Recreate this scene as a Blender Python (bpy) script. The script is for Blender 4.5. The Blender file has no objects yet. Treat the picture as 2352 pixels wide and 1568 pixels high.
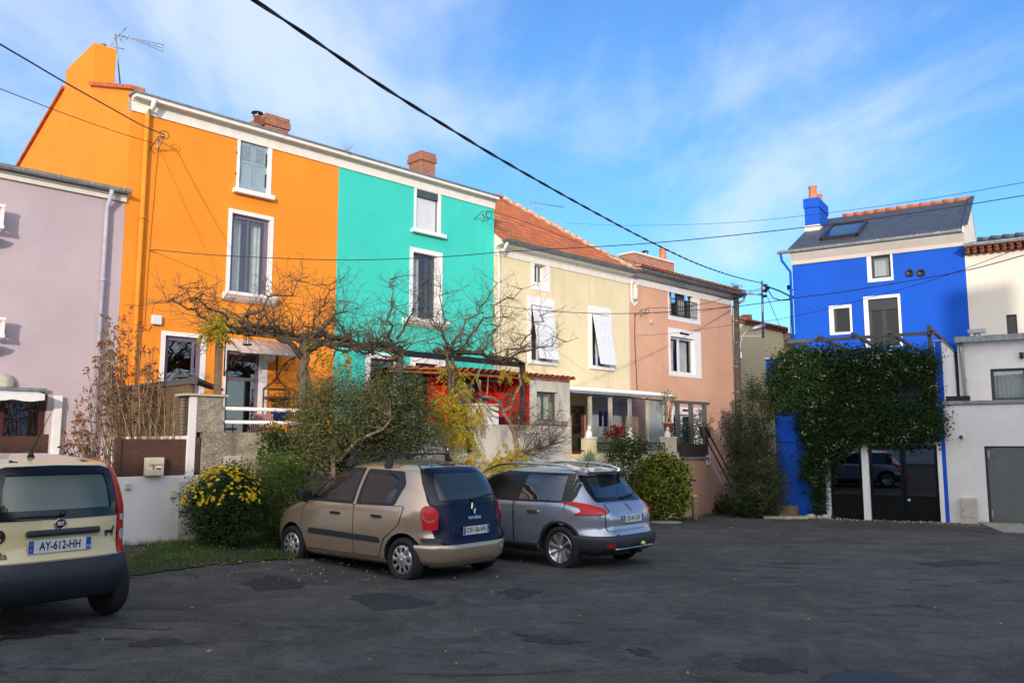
import bpy, bmesh, math, random
import numpy as np
from mathutils import Vector, Matrix
from mathutils.geometry import delaunay_2d_cdt
R=math.radians
C=bpy.context.scene.collection
scene=bpy.context.scene
# ---------------------------------------------------------------- camera
PITCH=R(6.93); CAMZ=1.72
cd=bpy.data.cameras.new('camera'); cam=bpy.data.objects.new('camera',cd); C.objects.link(cam)
cam.location=(0,0,CAMZ); cam.rotation_euler=(math.pi/2+PITCH,0,0)
cd.sensor_width=36; cd.lens=36*1900/2352; cd.clip_end=2000; cd.clip_start=.05
scene.camera=cam
# ---------------------------------------------------------------- light
SUN_AZ=R(3.0); SUN_EL=R(11.0)          # light travels towards +Y, slightly +X
scene.view_settings.view_transform='Standard'; scene.view_settings.look='None'
scene.view_settings.gamma=1; scene.view_settings.exposure=0.35
w=bpy.data.worlds.new('World'); scene.world=w; w.use_nodes=True
nt=w.node_tree; N=nt.nodes; L=nt.links; N.clear()
out=N.new('ShaderNodeOutputWorld'); bg=N.new('ShaderNodeBackground'); bg.inputs['Strength'].default_value=0.12
sky=N.new('ShaderNodeTexSky'); sky.sky_type='NISHITA'; sky.sun_disc=False
sky.sun_elevation=SUN_EL; sky.sun_rotation=math.pi+SUN_AZ; sky.air_density=1.0; sky.dust_density=0.3; sky.ozone_density=3.0
tc=N.new('ShaderNodeTexCoord'); sep=N.new('ShaderNodeSeparateXYZ'); L.new(tc.outputs['Generated'],sep.inputs[0])
def wm(op,a,b=None,clamp=False):
    n=N.new('ShaderNodeMath'); n.operation=op; n.use_clamp=clamp
    for i,v in enumerate((a,b)):
        if v is None: continue
        if isinstance(v,(int,float)): n.inputs[i].default_value=v
        else: L.new(v,n.inputs[i])
    return n.outputs[0]
zc=wm('ADD',wm('MAXIMUM',sep.outputs[2],0.0),0.16)
px=wm('DIVIDE',sep.outputs[0],zc); py=wm('DIVIDE',sep.outputs[1],zc)
cb=N.new('ShaderNodeCombineXYZ'); L.new(px,cb.inputs[0]); L.new(py,cb.inputs[1])
def wnoise(rot,scl,loc,scale,detail,rough,dist):
    mp=N.new('ShaderNodeMapping'); mp.inputs['Rotation'].default_value=(0,0,rot); mp.inputs['Scale'].default_value=scl; mp.inputs['Location'].default_value=loc
    L.new(cb.outputs[0],mp.inputs[0]); n=N.new('ShaderNodeTexNoise'); n.inputs['Scale'].default_value=scale; n.inputs['Detail'].default_value=detail
    n.inputs['Roughness'].default_value=rough; n.inputs['Distortion'].default_value=dist; L.new(mp.outputs[0],n.inputs['Vector']); return n.outputs[0]
n1=wnoise(R(20),(1,.6,1),(3.3,1.7,0),.8,9,.52,.5)
n2=wnoise(R(35),(1.0,.5,1),(0.3,5.7,0),2.2,10,.6,.7)
s=wm('ADD',wm('MULTIPLY',n1,.7),wm('MULTIPLY',n2,.3))
# more cloud towards the left of the view, as in the photograph
s=wm('ADD',s,wm('MULTIPLY',wm('SUBTRACT',wm('MULTIPLY',sep.outputs[0],-1.0),0.05),.10))
mr=N.new('ShaderNodeMapRange'); mr.interpolation_type='SMOOTHSTEP'; mr.inputs['From Min'].default_value=.45; mr.inputs['From Max'].default_value=.645
mr.inputs['To Min'].default_value=0.04; mr.inputs['To Max'].default_value=.78; L.new(s,mr.inputs['Value'])
back=wm('MULTIPLY',wm('ADD',wm('MULTIPLY',sep.outputs[1],-1.0),0.0,True),1.0,True)
hue=N.new('ShaderNodeMix'); hue.data_type='RGBA'; hue.blend_type='MULTIPLY'; hue.inputs[0].default_value=1.0
L.new(sky.outputs[0],hue.inputs[6]); hue.inputs[7].default_value=(.85,1.38,1.85,1)
mx=N.new('ShaderNodeMix'); mx.data_type='RGBA'; L.new(mr.outputs[0],mx.inputs[0]); L.new(hue.outputs[2],mx.inputs[6]); mx.inputs[7].default_value=(5.6,6.3,7.4,1)
mb_=N.new('ShaderNodeMix'); mb_.data_type='RGBA'; L.new(wm('MULTIPLY',back,.75),mb_.inputs[0]); L.new(mx.outputs[2],mb_.inputs[6]); mb_.inputs[7].default_value=(19,17.6,16.6,1)
L.new(mb_.outputs[2],bg.inputs['Color']); L.new(bg.outputs[0],out.inputs[0])
sd=bpy.data.lights.new('sun','SUN'); sd.energy=2.45; sd.angle=R(.7); sd.color=(1,.87,.74)
so=bpy.data.objects.new('sun',sd); C.objects.link(so)
sdir=Vector((math.sin(SUN_AZ)*math.cos(SUN_EL),math.cos(SUN_AZ)*math.cos(SUN_EL),-math.sin(SUN_EL)))
so.rotation_euler=sdir.to_track_quat('-Z','Y').to_euler(); so.location=(0,-5,30)
# ---------------------------------------------------------------- pixel rays (photo measured at 2352 wide)
cp,sp=math.cos(PITCH),math.sin(PITCH)
def ray(x,y):
    xr=(x-1176)/1900; yr=(784-y)/1900
    return Vector((xr,cp-yr*sp,sp+yr*cp))
def atY(x,y,Y):
    r=ray(x,y); t=Y/r.y; return Vector((r.x*t,Y,CAMZ+r.z*t))
c1=lambda x,y:(x*.29298,y*.29298+55.1)
c2=lambda x,y:(x*.2929,y*.2929+643.1)
c4=lambda x,y:(x*.2929+349.1,y*.2929+588)
c5=lambda x,y:(x*.3165+753.4,y*.3165+588)
c6=lambda x,y:(x*.2969+459.4,y*.2969+275.6)
b2=lambda x,y:(x*.2929+1102.5,y*.2929+422.6)
b3=lambda x,y:(x*.25784+1157.6,y*.25784+790.1)
b4=lambda x,y:(x*.2969+1653.8,y*.2969+404.3)
b5=lambda x,y:(x*.3047+1635.4,y*.3047+753.4)
class Frame:
    def __init__(s,o,u,n): s.o=Vector((o[0],o[1],0)); s.u=Vector((u[0],u[1],0)).normalized(); s.n=Vector((n[0],n[1],0)).normalized()
    def P(s,a,q,z): return s.o+s.u*a+s.n*q+Vector((0,0,z))
    def hit(s,x,y,q=0):
        r=ray(x,y); o=Vector((0,0,CAMZ)); d=s.o+s.n*q
        t=(d-o).dot(s.n)/r.dot(s.n); p=o+r*t
        return (p-s.o).dot(s.u),p.z
    def S(s,p,q=0): return s.hit(p[0],p[1],q)[0]
    def Z(s,p,q=0): return s.hit(p[0],p[1],q)[1]
    def rect(s,xl,xr,ym,xm,yt,yb,f,q=0):
        return (s.S(f(xl,ym),q),s.S(f(xr,ym),q),s.Z(f(xm,yb),q),s.Z(f(xm,yt),q))
ROW=Frame((-5.8,18.5),(.709,.7052),(.7052,-.709))
BLU=Frame((10.6,23.4),(.837,-.547),(-.547,-.837))     # garage front; main facade at q=-4.24
WLD=Frame((0,0),(1,0),(0,-1))
QB=-4.24
def sst(a,b,x):
    t=min(1,max(0,(x-a)/(b-a))); return t*t*(3-2*t)
def gz(X,Y):
    y_=min(Y,60); z=-.032*max(0,min(y_,13)-8.3)-.028*max(0,y_-13)
    z+=.28*sst(-1.5,-5,X)*(.35+.65*sst(9.0,13,Y))*(1-sst(16,40,Y)*.3)*sst(-8,2,Y)
    return z
# ---------------------------------------------------------------- mesh builder
class MB:
    def __init__(s): s.v=[]; s.f=[]; s.m=[]; s.sm=[]; s.mats=[]; s.cur=0; s.smooth=False
    def mat(s,m):
        if m not in s.mats: s.mats.append(m)
        s.cur=s.mats.index(m); return s
    def add(s,vs,fs,smooth=None):
        b=len(s.v); s.v+= [tuple(v) for v in vs]
        for f in fs: s.f.append([b+i for i in f]); s.m.append(s.cur); s.sm.append(s.smooth if smooth is None else smooth)
        return s
    def quad(s,a,b,c,d): return s.add([a,b,c,d],[(0,1,2,3)])
    def box(s,F,a0,a1,q0,q1,z0,z1):
        vs=[F.P(a,q,z) for a in (a0,a1) for q in (q0,q1) for z in (z0,z1)]
        return s.add(vs,[(0,1,3,2),(4,6,7,5),(0,4,5,1),(2,3,7,6),(0,2,6,4),(1,5,7,3)])
    def obox(s,c,ax,ay,az):   # centre + half axes
        c=Vector(c);ax=Vector(ax);ay=Vector(ay);az=Vector(az)
        vs=[c+ax*i+ay*j+az*k for i in (-1,1) for j in (-1,1) for k in (-1,1)]
        return s.add(vs,[(0,1,3,2),(4,6,7,5),(0,4,5,1),(2,3,7,6),(0,2,6,4),(1,5,7,3)])
    def bar(s,p,q,w,h=None,up=(0,0,1)):
        p=Vector(p);q=Vector(q);h=h or w; d=(q-p); 
        if d.length<1e-6: return s
        dn=d.normalized(); side=dn.cross(Vector(up))
        if side.length<1e-3: side=dn.cross(Vector((1,0,0)))
        side.normalize(); u2=side.cross(dn)
        return s.obox((p+q)/2,d/2,side*w/2,u2*h/2)
    def extr(s,F,prof,a0,a1,caps=True):
        n=len(prof); vs=[F.P(a0,q,z) for q,z in prof]+[F.P(a1,q,z) for q,z in prof]
        fs=[(i,(i+1)%n,n+(i+1)%n,n+i) for i in range(n)]
        if caps: fs+=[tuple(range(n-1,-1,-1)),tuple(range(n,2*n))]
        return s.add(vs,fs)
    def tube(s,pts,r,n=8,cap=True,smooth=True):
        pts=[Vector(p) for p in pts]; rs=r if isinstance(r,(list,tuple)) else [r]*len(pts)
        vs=[];fs=[]; prev=None
        for i,p in enumerate(pts):
            d=(pts[min(i+1,len(pts)-1)]-pts[max(i-1,0)])
            if d.length<1e-9: d=Vector((0,0,1))
            d.normalize()
            if prev is None:
                a=d.cross(Vector((0,0,1)))
                if a.length<.05: a=d.cross(Vector((1,0,0)))
            else: a=prev-d*prev.dot(d)
            if a.length<1e-6: a=d.orthogonal()
            a.normalize(); prev=a; b=d.cross(a)
            for k in range(n):
                t=2*math.pi*k/n; vs.append(p+(a*math.cos(t)+b*math.sin(t))*rs[i])
        for i in range(len(pts)-1):
            for k in range(n): fs.append((i*n+k,i*n+(k+1)%n,(i+1)*n+(k+1)%n,(i+1)*n+k))
        if cap and n>3: fs+=[tuple(range(n-1,-1,-1)),tuple(range((len(pts)-1)*n,len(pts)*n))]
        return s.add(vs,fs,smooth)
    def lathe(s,c,prof,n=20,axis=(0,0,1),smooth=True):
        c=Vector(c); ax=Vector(axis).normalized(); a=ax.orthogonal().normalized(); b=ax.cross(a)
        vs=[];fs=[]
        for r,h in prof:
            for k in range(n):
                t=2*math.pi*k/n; vs.append(c+ax*h+(a*math.cos(t)+b*math.sin(t))*r)
        m=len(prof)
        for i in range(m-1):
            for k in range(n): fs.append((i*n+k,i*n+(k+1)%n,(i+1)*n+(k+1)%n,(i+1)*n+k))
        fs.append(tuple(range(n-1,-1,-1))); fs.append(tuple(range((m-1)*n,m*n)))
        return s.add(vs,fs,smooth)
    def prism(s,poly,d):      # poly: 3D points, d: extrusion vector
        n=len(poly); d=Vector(d); vs=[Vector(p) for p in poly]+[Vector(p)+d for p in poly]
        return s.add(vs,[tuple(range(n)),tuple(range(2*n-1,n-1,-1))]+[(i,n+i,n+(i+1)%n,(i+1)%n) for i in range(n)])
    def build(s,name,parent=None,bevel=0,base=None):
        me=bpy.data.meshes.new(name); o=bpy.data.objects.new(name,me); C.objects.link(o)
        off=Vector((0,0,0))
        if parent is not None: o.parent=parent; off=WL[parent]
        elif base is not None: o.location=base; off=Vector(base)
        WL[o]=off
        me.from_pydata([Vector(v)-off for v in s.v],[],s.f)
        for m in s.mats: me.materials.append(m)
        me.polygons.foreach_set('material_index',s.m); me.polygons.foreach_set('use_smooth',s.sm)
        me.update()
        if bevel:
            b=o.modifiers.new('bevel','BEVEL'); b.width=bevel; b.segments=2; b.limit_method='ANGLE'; b.angle_limit=R(40)
        return o
WL={}
def thing(name,label,cat,loc,group=None):
    o=bpy.data.objects.new(name,None); C.objects.link(o); o.location=loc; o.empty_display_size=.2
    o['label']=label; o['category']=cat
    if group: o['group']=group
    WL[o]=Vector(loc); return o
def tag(o,label,cat,group=None):
    o['label']=label; o['category']=cat
    if group: o['group']=group
    return o
def kind(o,k): o['kind']=k; return o
# ---------------------------------------------------------------- materials
class NG:
    def __init__(s,name):
        s.m=bpy.data.materials.new(name); s.m.use_nodes=True; s.t=s.m.node_tree; s.N=s.t.nodes; s.L=s.t.links
        s.p=s.N['Principled BSDF']; s.g=s.N.new('ShaderNodeNewGeometry'); s.pos=s.g.outputs['Position']
    def set(s,**k):
        for a,b in k.items():
            i=s.p.inputs[a.replace('_',' ')]
            if hasattr(b,'links'): s.L.new(b,i)
            else: i.default_value=b
        return s
    def math(s,op,a,b=0,clamp=False):
        n=s.N.new('ShaderNodeMath'); n.operation=op; n.use_clamp=clamp
        for i,v in enumerate((a,b)):
            if hasattr(v,'links'): s.L.new(v,n.inputs[i])
            else: n.inputs[i].default_value=v
        return n.outputs[0]
    def map(s,scale=(1,1,1),rot=(0,0,0),vec=None):
        n=s.N.new('ShaderNodeMapping'); n.inputs['Scale'].default_value=scale; n.inputs['Rotation'].default_value=rot
        s.L.new(vec or s.pos,n.inputs[0]); return n.outputs[0]
    def noise(s,scale,detail=4,rough=.55,vec=None,dist=0):
        n=s.N.new('ShaderNodeTexNoise'); n.inputs['Scale'].default_value=scale; n.inputs['Detail'].default_value=detail; n.inputs['Roughness'].default_value=rough
        n.inputs['Distortion'].default_value=dist; s.L.new(vec or s.pos,n.inputs['Vector']); return n.outputs[0]
    def ramp(s,v,a,b,ta=0,tb=1):
        n=s.N.new('ShaderNodeMapRange'); n.interpolation_type='SMOOTHSTEP'
        for k,x in zip(('From Min','From Max','To Min','To Max'),(a,b,ta,tb)): n.inputs[k].default_value=x
        s.L.new(v,n.inputs['Value']); return n.outputs[0]
    def mix(s,f,a,b,mode='MIX'):
        n=s.N.new('ShaderNodeMix'); n.data_type='RGBA'; n.blend_type=mode
        for i,v in ((0,f),(6,a),(7,b)):
            if hasattr(v,'links'): s.L.new(v,n.inputs[i])
            elif i==0: n.inputs[0].default_value=v
            else: n.inputs[i].default_value=(*v,1) if len(v)==3 else v
        return n.outputs[2]
    def bump(s,h,strength=.3,dist=.01):
        n=s.N.new('ShaderNodeBump'); n.inputs['Strength'].default_value=strength; n.inputs['Distance'].default_value=dist
        s.L.new(h,n.inputs['Height']); s.L.new(n.outputs[0],s.p.inputs['Normal']); return s
    def wall2(s,u,v=None):   # (dot(pos,u), z) coordinates
        d=s.N.new('ShaderNodeVectorMath'); d.operation='DOT_PRODUCT'; s.L.new(s.pos,d.inputs[0]); d.inputs[1].default_value=u
        e=s.N.new('ShaderNodeVectorMath'); e.operation='DOT_PRODUCT'; s.L.new(s.pos,e.inputs[0]); e.inputs[1].default_value=v or (0,0,1)
        c=s.N.new('ShaderNodeCombineXYZ'); s.L.new(d.outputs['Value'],c.inputs[0]); s.L.new(e.outputs['Value'],c.inputs[1]); return c.outputs[0]
def sc(c,k): return tuple(min(1,x*k) for x in c[:3])
def plain(name,col,rough=.6,var=.12,scale=6,metal=0,bump=0,bscale=60,coat=0,spec=.5):
    g=NG(name); g.set(Roughness=rough,Metallic=metal,Coat_Weight=coat,Specular_IOR_Level=spec)
    if var: g.set(Base_Color=g.mix(g.ramp(g.noise(scale,5),.3,.7),sc(col,1-var),sc(col,1+var)))
    else: g.set(Base_Color=(*col,1))
    if bump: g.bump(g.noise(bscale,3),bump)
    return g.m
def stucco(name,col,stain=.1,dirt=(.25,.22,.17),low=None):
    g=NG(name); g.set(Roughness=.9,Specular_IOR_Level=.2)
    a=g.mix(g.ramp(g.noise(.9,6,.6),.3,.7),sc(col,.94),sc(col,1.05))
    st=g.noise(1.0,6,.65,vec=g.map((1.8,1.8,.5) if low else (2.6,2.6,.28)),dist=.8 if low else 0)
    a=g.mix(g.ramp(st,*(low or (.52,.75)),0,stain),a,dirt)
    a=g.mix(g.ramp(g.noise(26,4,.7),.4,.75,0,.10),a,sc(col,.72))
    g.set(Base_Color=a); g.bump(g.noise(90,4,.7),.25,.006); return g.m
M={}
M['orange']=stucco('orange render',(.85,.283,.030),.07,(.45,.17,.04))
M['turq']=stucco('turquoise render',(.055,.60,.49),.12,(.05,.32,.27))
M['cream']=stucco('cream render',(.735,.64,.41),.3,(.38,.34,.24))
M['pink']=stucco('pink render',(.65,.375,.25),.2,(.40,.25,.17))
M['lilac']=stucco('lilac render',(.51,.42,.44),.12,(.35,.3,.3))
M['blue']=stucco('blue render',(.012,.098,.56),.06,(.02,.05,.4))
M['whitewall']=stucco('white render',(.74,.71,.68),.12,(.4,.38,.33))
M['creamwall']=stucco('off white render',(.78,.71,.60),.1,(.5,.45,.35))
M['dirtywall']=stucco('weathered white render',(.58,.55,.47),.8,(.20,.185,.14),low=(.47,.74))
M['farwall']=stucco('straw render',(.62,.52,.30),.4,(.35,.3,.18))
M['red']=stucco('red render',(.62,.012,.008),.1,(.3,.02,.01))
M['white']=plain('white paint',(.80,.77,.69),.6,.05,5)
M['whitetrim']=plain('white trim',(.82,.80,.76),.55,.05,8)
M['pvc']=plain('white pvc',(.70,.72,.74),.35,.03,8)
M['zinc']=plain('zinc',(.22,.24,.25),.45,.25,9,metal=.5)
M['zincl']=plain('pale zinc',(.36,.39,.39),.45,.2,7,metal=.4)
M['mauve']=plain('mauve joinery',(.17,.12,.17),.4,.06)
M['anthra']=plain('anthracite joinery',(.028,.033,.036),.4,.1)
M['greyjoin']=plain('dark green grey joinery',(.055,.075,.08),.4,.1)
M['shutter']=plain('blue grey shutter paint',(.28,.37,.42),.5,.08,12)
M['black']=plain('black metal',(.012,.012,.013),.45,.2)
M['blackgloss']=plain('black lacquer',(.006,.006,.007),.12,.1)
M['greydoor']=plain('grey garage paint',(.105,.115,.115),.45,.08,4)
M['rubber']=plain('tyre rubber',(.014,.014,.015),.8,.2,30)
M['plastic']=plain('dark grey plastic',(.022,.025,.033),.55,.15,20,bump=.1,bscale=400)
M['chrome']=plain('bright metal',(.62,.62,.63),.2,.05,metal=1)
M['alloy']=plain('silver wheel paint',(.55,.55,.54),.32,.1,20,metal=.7)
M['soil']=plain('soil',(.045,.034,.022),.95,.4,5,bump=.6,bscale=30)
M['bark']=plain('grey brown bark',(.095,.07,.045),.9,.45,14,bump=.7,bscale=70)
M['twig']=plain('wisteria twigs',(.12,.085,.055),.9,.35,8)
M['olivebark']=plain('pale bark',(.19,.14,.085),.9,.4,10,bump=.6,bscale=50)
M['stem']=plain('dry stems',(.28,.20,.12),.85,.3,10)
M['seed']=plain('dry seed heads',(.22,.085,.03),.9,.4,16)
M['terracotta']=plain('terracotta',(.52,.20,.09),.8,.2,9)
M['concrete']=plain('concrete',(.30,.28,.24),.9,.25,5,bump=.4,bscale=50)
M['boxbeige']=plain('beige cabinet plastic',(.50,.46,.38),.6,.1,6)
M['mailbox']=plain('cream mailbox enamel',(.62,.55,.38),.5,.06,6)
M['navyglaze']=plain('navy glaze',(.012,.02,.09),.2,.15)
M['stone']=plain('pale stone',(.45,.40,.31),.85,.2,12,bump=.4)
M['cable']=plain('black cable sheath',(.015,.015,.016),.6,.1)
M['galv']=plain('galvanised steel',(.34,.36,.37),.45,.15,metal=.6)
M['polewood']=plain('dark wooden pole',(.085,.062,.045),.85,.35,6,bump=.5,bscale=40)
def wood(name,col,u=(.709,.705,0),ph=.15,dirt=.3,plank=True):
    g=NG(name); g.set(Roughness=.75)
    v=g.wall2(u); st=g.N.new('ShaderNodeSeparateXYZ'); g.L.new(v,st.inputs[0])
    grain=g.noise(6,6,.7,vec=g.map((1.2,14,1),vec=v),dist=.4)
    a=g.mix(g.ramp(grain,.3,.72),sc(col,.6),sc(col,1.45))
    a=g.mix(g.ramp(g.noise(5,4,.6,vec=v),.60,.72,0,dirt),a,(.28,.25,.12))
    g.set(Base_Color=a); g.bump(grain,.5,.008); return g.m
M['panelwood']=wood('dark stained boards',(.075,.030,.018))
M['greywood']=wood('weathered grey timber',(.10,.095,.09))
M['postwood']=wood('brown timber post',(.17,.12,.07))
M['cratewood']=wood('weathered crate wood',(.22,.17,.10))
g=NG('brushwood screen'); g.set(Roughness=.9); v=g.wall2((.7052,-.709,0))
n=g.noise(18,5,.8,vec=g.map((9,1.1,1),vec=v)); g.set(Base_Color=g.mix(g.ramp(n,.3,.7),(.07,.042,.018),(.27,.17,.08))); g.bump(n,.9,.02); M['brush']=g.m
# brick
def brick(name,u,c1_=(.42,.12,.06),c2_=(.27,.075,.045),mort=(.34,.30,.24),bw=.22,rh=.07):
    g=NG(name); g.set(Roughness=.9); b=g.N.new('ShaderNodeTexBrick'); g.L.new(g.wall2(u),b.inputs['Vector'])
    b.inputs['Color1'].default_value=(*c1_,1); b.inputs['Color2'].default_value=(*c2_,1); b.inputs['Mortar'].default_value=(*mort,1)
    b.inputs['Scale'].default_value=1; b.inputs['Brick Width'].default_value=bw; b.inputs['Row Height'].default_value=rh; b.inputs['Mortar Size'].default_value=.008
    a=g.mix(g.ramp(g.noise(6,4),.35,.7),b.outputs[0],(.20,.12,.07),'MIX'); a=g.mix(.55,a,b.outputs[0])
    g.set(Base_Color=a); g.bump(g.math('SUBTRACT',1,b.outputs['Fac']),.6,.01); return g.m
M['brick']=brick('old red brick',(1.414,-.004,0)); M['brick2']=brick('red brick white joints',(1.414,-.004,0),(.45,.13,.07),(.33,.09,.055),(.6,.55,.46),.24,.075)
# slate
g=NG('slate'); g.set(Roughness=.5); b=g.N.new('ShaderNodeTexBrick'); g.L.new(g.wall2((.837,-.547,0),(.25,.38,.5)),b.inputs['Vector'])
b.inputs['Color1'].default_value=(.045,.055,.07,1); b.inputs['Color2'].default_value=(.075,.088,.105,1); b.inputs['Mortar'].default_value=(.02,.022,.027,1)
b.inputs['Scale'].default_value=1; b.inputs['Brick Width'].default_value=.2; b.inputs['Row Height'].default_value=.09; b.inputs['Mortar Size'].default_value=.004
g.set(Base_Color=g.mix(g.ramp(g.noise(1.6,6,.6),.58,.72,0,.45),b.outputs[0],(.15,.09,.055))); g.bump(g.math('SUBTRACT',1,b.outputs['Fac']),.5,.01); M['slate']=g.m
def tilemat(name,a,b_,dark):
    g=NG(name); g.set(Roughness=.85); c=g.mix(g.ramp(g.noise(9,2,.5),.35,.65),a,b_)
    g.set(Base_Color=g.mix(g.ramp(g.noise(1.1,6,.65),.50,.68,0,.55),c,dark)); g.bump(g.noise(80,3),.3); return g.m
M['tile']=tilemat('orange clay tiles',(.60,.17,.055),(.42,.105,.04),(.17,.08,.045))
M['tile2']=tilemat('pale clay tiles',(.62,.26,.13),(.50,.19,.09),(.30,.15,.09))
M['tile3']=tilemat('red brown clay tiles',(.34,.10,.05),(.25,.07,.04),(.12,.06,.04))
def glass(name,tint,fac=.10,rough=.02):
    m=bpy.data.materials.new(name); m.use_nodes=True; t=m.node_tree; t.nodes.clear(); o=t.nodes.new('ShaderNodeOutputMaterial')
    tr=t.nodes.new('ShaderNodeBsdfTransparent'); tr.inputs[0].default_value=(*tint,1); gl=t.nodes.new('ShaderNodeBsdfGlossy'); gl.inputs['Roughness'].default_value=rough
    gl.inputs['Color'].default_value=(.95,.97,1,1)
    ge=t.nodes.new('ShaderNodeNewGeometry'); dt=t.nodes.new('ShaderNodeVectorMath'); dt.operation='DOT_PRODUCT'; t.links.new(ge.outputs['Normal'],dt.inputs[0]); t.links.new(ge.outputs['Incoming'],dt.inputs[1])
    def mm(op,a,b):
        n=t.nodes.new('ShaderNodeMath'); n.operation=op
        for i,v in enumerate((a,b)):
            if hasattr(v,'links'): t.links.new(v,n.inputs[i])
            else: n.inputs[i].default_value=v
        return n.outputs[0]
    ab=mm('ABSOLUTE',dt.outputs['Value'],0); fr_=mm('POWER',mm('SUBTRACT',1.0,ab),5.0)
    ad=t.nodes.new('ShaderNodeMath'); ad.operation='ADD'; ad.use_clamp=True; ad.inputs[1].default_value=fac+.04; lw=t.nodes.new('ShaderNodeMath'); lw.operation='MULTIPLY'; lw.inputs[1].default_value=.9; t.links.new(fr_,lw.inputs[0])
    t.links.new(lw.outputs[0],ad.inputs[0]); mx=t.nodes.new('ShaderNodeMixShader'); t.links.new(ad.outputs[0],mx.inputs[0]); t.links.new(tr.outputs[0],mx.inputs[1]); t.links.new(gl.outputs[0],mx.inputs[2])
    t.links.new(mx.outputs[0],o.inputs[0]); return m
M['glass']=glass('window glass',(.75,.80,.80),.09)
M['darkglass']=glass('dark tinted glass',(.22,.25,.27),.12)
M['carglass']=glass('green tinted car glass',(.34,.42,.41),.05)
M['mirror']=glass('dark reflective glass',(.03,.035,.04),.13)
M['winglass']=glass('dark house glass',(.05,.06,.065),.0)
M['frosted']=plain('frosted glazing',(.38,.42,.40),.25,.08,2)
M['blind']=plain('pale blind',(.55,.60,.57),.7,.05,6)
M['curtain']=plain('white net curtain',(.68,.66,.58),.9,.1,6)
M['redcurtain']=plain('red curtain',(.28,.02,.02),.9,.15,6)
def paint(name,col,metal=.0,rough=.28,dirt=.12):
    g=NG(name); a=g.mix(g.ramp(g.noise(3.5,6,.65),.45,.75,0,dirt),col,sc(col,.55))
    g.set(Base_Color=a,Metallic=metal,Roughness=rough,Coat_Weight=1.0,Coat_Roughness=.03); return g.m
M['beigemet']=paint('champagne metallic',(.50,.375,.265),.55,.24)
M['navymet']=paint('navy gloss',(.002,.004,.030),.0,.3,.2)
M['navymet'].node_tree.nodes['Principled BSDF'].inputs['Coat Weight'].default_value=.10; M['navymet'].node_tree.nodes['Principled BSDF'].inputs['Specular IOR Level'].default_value=.2
M['greymet']=paint('steel grey metallic',(.40,.44,.50),.6,.22)
M['cremecar']=paint('pale yellow car paint',(.74,.60,.31),.0,.3,.1)
def lamp(name,col): 
    g=NG(name); g.set(Base_Color=(*col,1),Roughness=.2,Coat_Weight=.25,Specular_IOR_Level=.3); g.bump(g.noise(220,1,vec=g.map((1,1,3))),.25,.004); return g.m
M['smokelens']=lamp('smoked lamp lens',(.30,.16,.16)); M['redlens']=lamp('red lamp lens',(.55,.006,.006)); M['clearlens']=lamp('clear lamp lens',(.6,.58,.58)); M['darkred']=lamp('dark red lens',(.16,.006,.008))
def leafmat(name,a,b_,sp=.25,trans=.25,sc_=5):
    g=NG(name); g.set(Base_Color=g.mix(g.ramp(g.noise(sc_,3,.7),.3,.7),a,b_),Roughness=.55,Specular_IOR_Level=sp)
    t=g.N.new('ShaderNodeBsdfTranslucent'); t.inputs[0].default_value=(*sc(b_,1.6),1); mxs=g.N.new('ShaderNodeMixShader'); mxs.inputs[0].default_value=trans
    g.L.new(g.p.outputs[0],mxs.inputs[1]); g.L.new(t.outputs[0],mxs.inputs[2]); g.L.new(mxs.outputs[0],g.N['Material Output'].inputs[0]); return g.m
M['leafdark']=leafmat('dark green leaves',(.012,.030,.008),(.035,.075,.018))
M['leafolive']=leafmat('grey green leaves',(.055,.062,.03),(.15,.15,.075))
M['leafmid']=leafmat('fresh green leaves',(.04,.085,.018),(.11,.17,.035))
M['leafyellow']=leafmat('yellow autumn leaves',(.28,.18,.015),(.47,.33,.03),trans=.3)
M['leafyg']=leafmat('yellow green leaves',(.24,.25,.03),(.42,.40,.06),trans=.35)
M['leafgold']=leafmat('variegated leaves',(.13,.19,.02),(.42,.42,.06),sc_=9)
M['petal']=leafmat('yellow petals',(.80,.55,.01),(.9,.68,.02),trans=.2)
M['petalw']=leafmat('white petals',(.7,.7,.68),(.85,.85,.82),trans=.2)
M['petalr']=leafmat('red petals',(.3,.01,.015),(.5,.02,.02),trans=.2)
M['yucca']=leafmat('yucca blades',(.16,.20,.12),(.32,.36,.20))
M['grass']=leafmat('grass blades',(.035,.075,.012),(.09,.16,.03),sc_=3)
M['deadleaf']=leafmat('fallen leaves',(.28,.17,.05),(.50,.36,.14),sc_=2)
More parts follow.
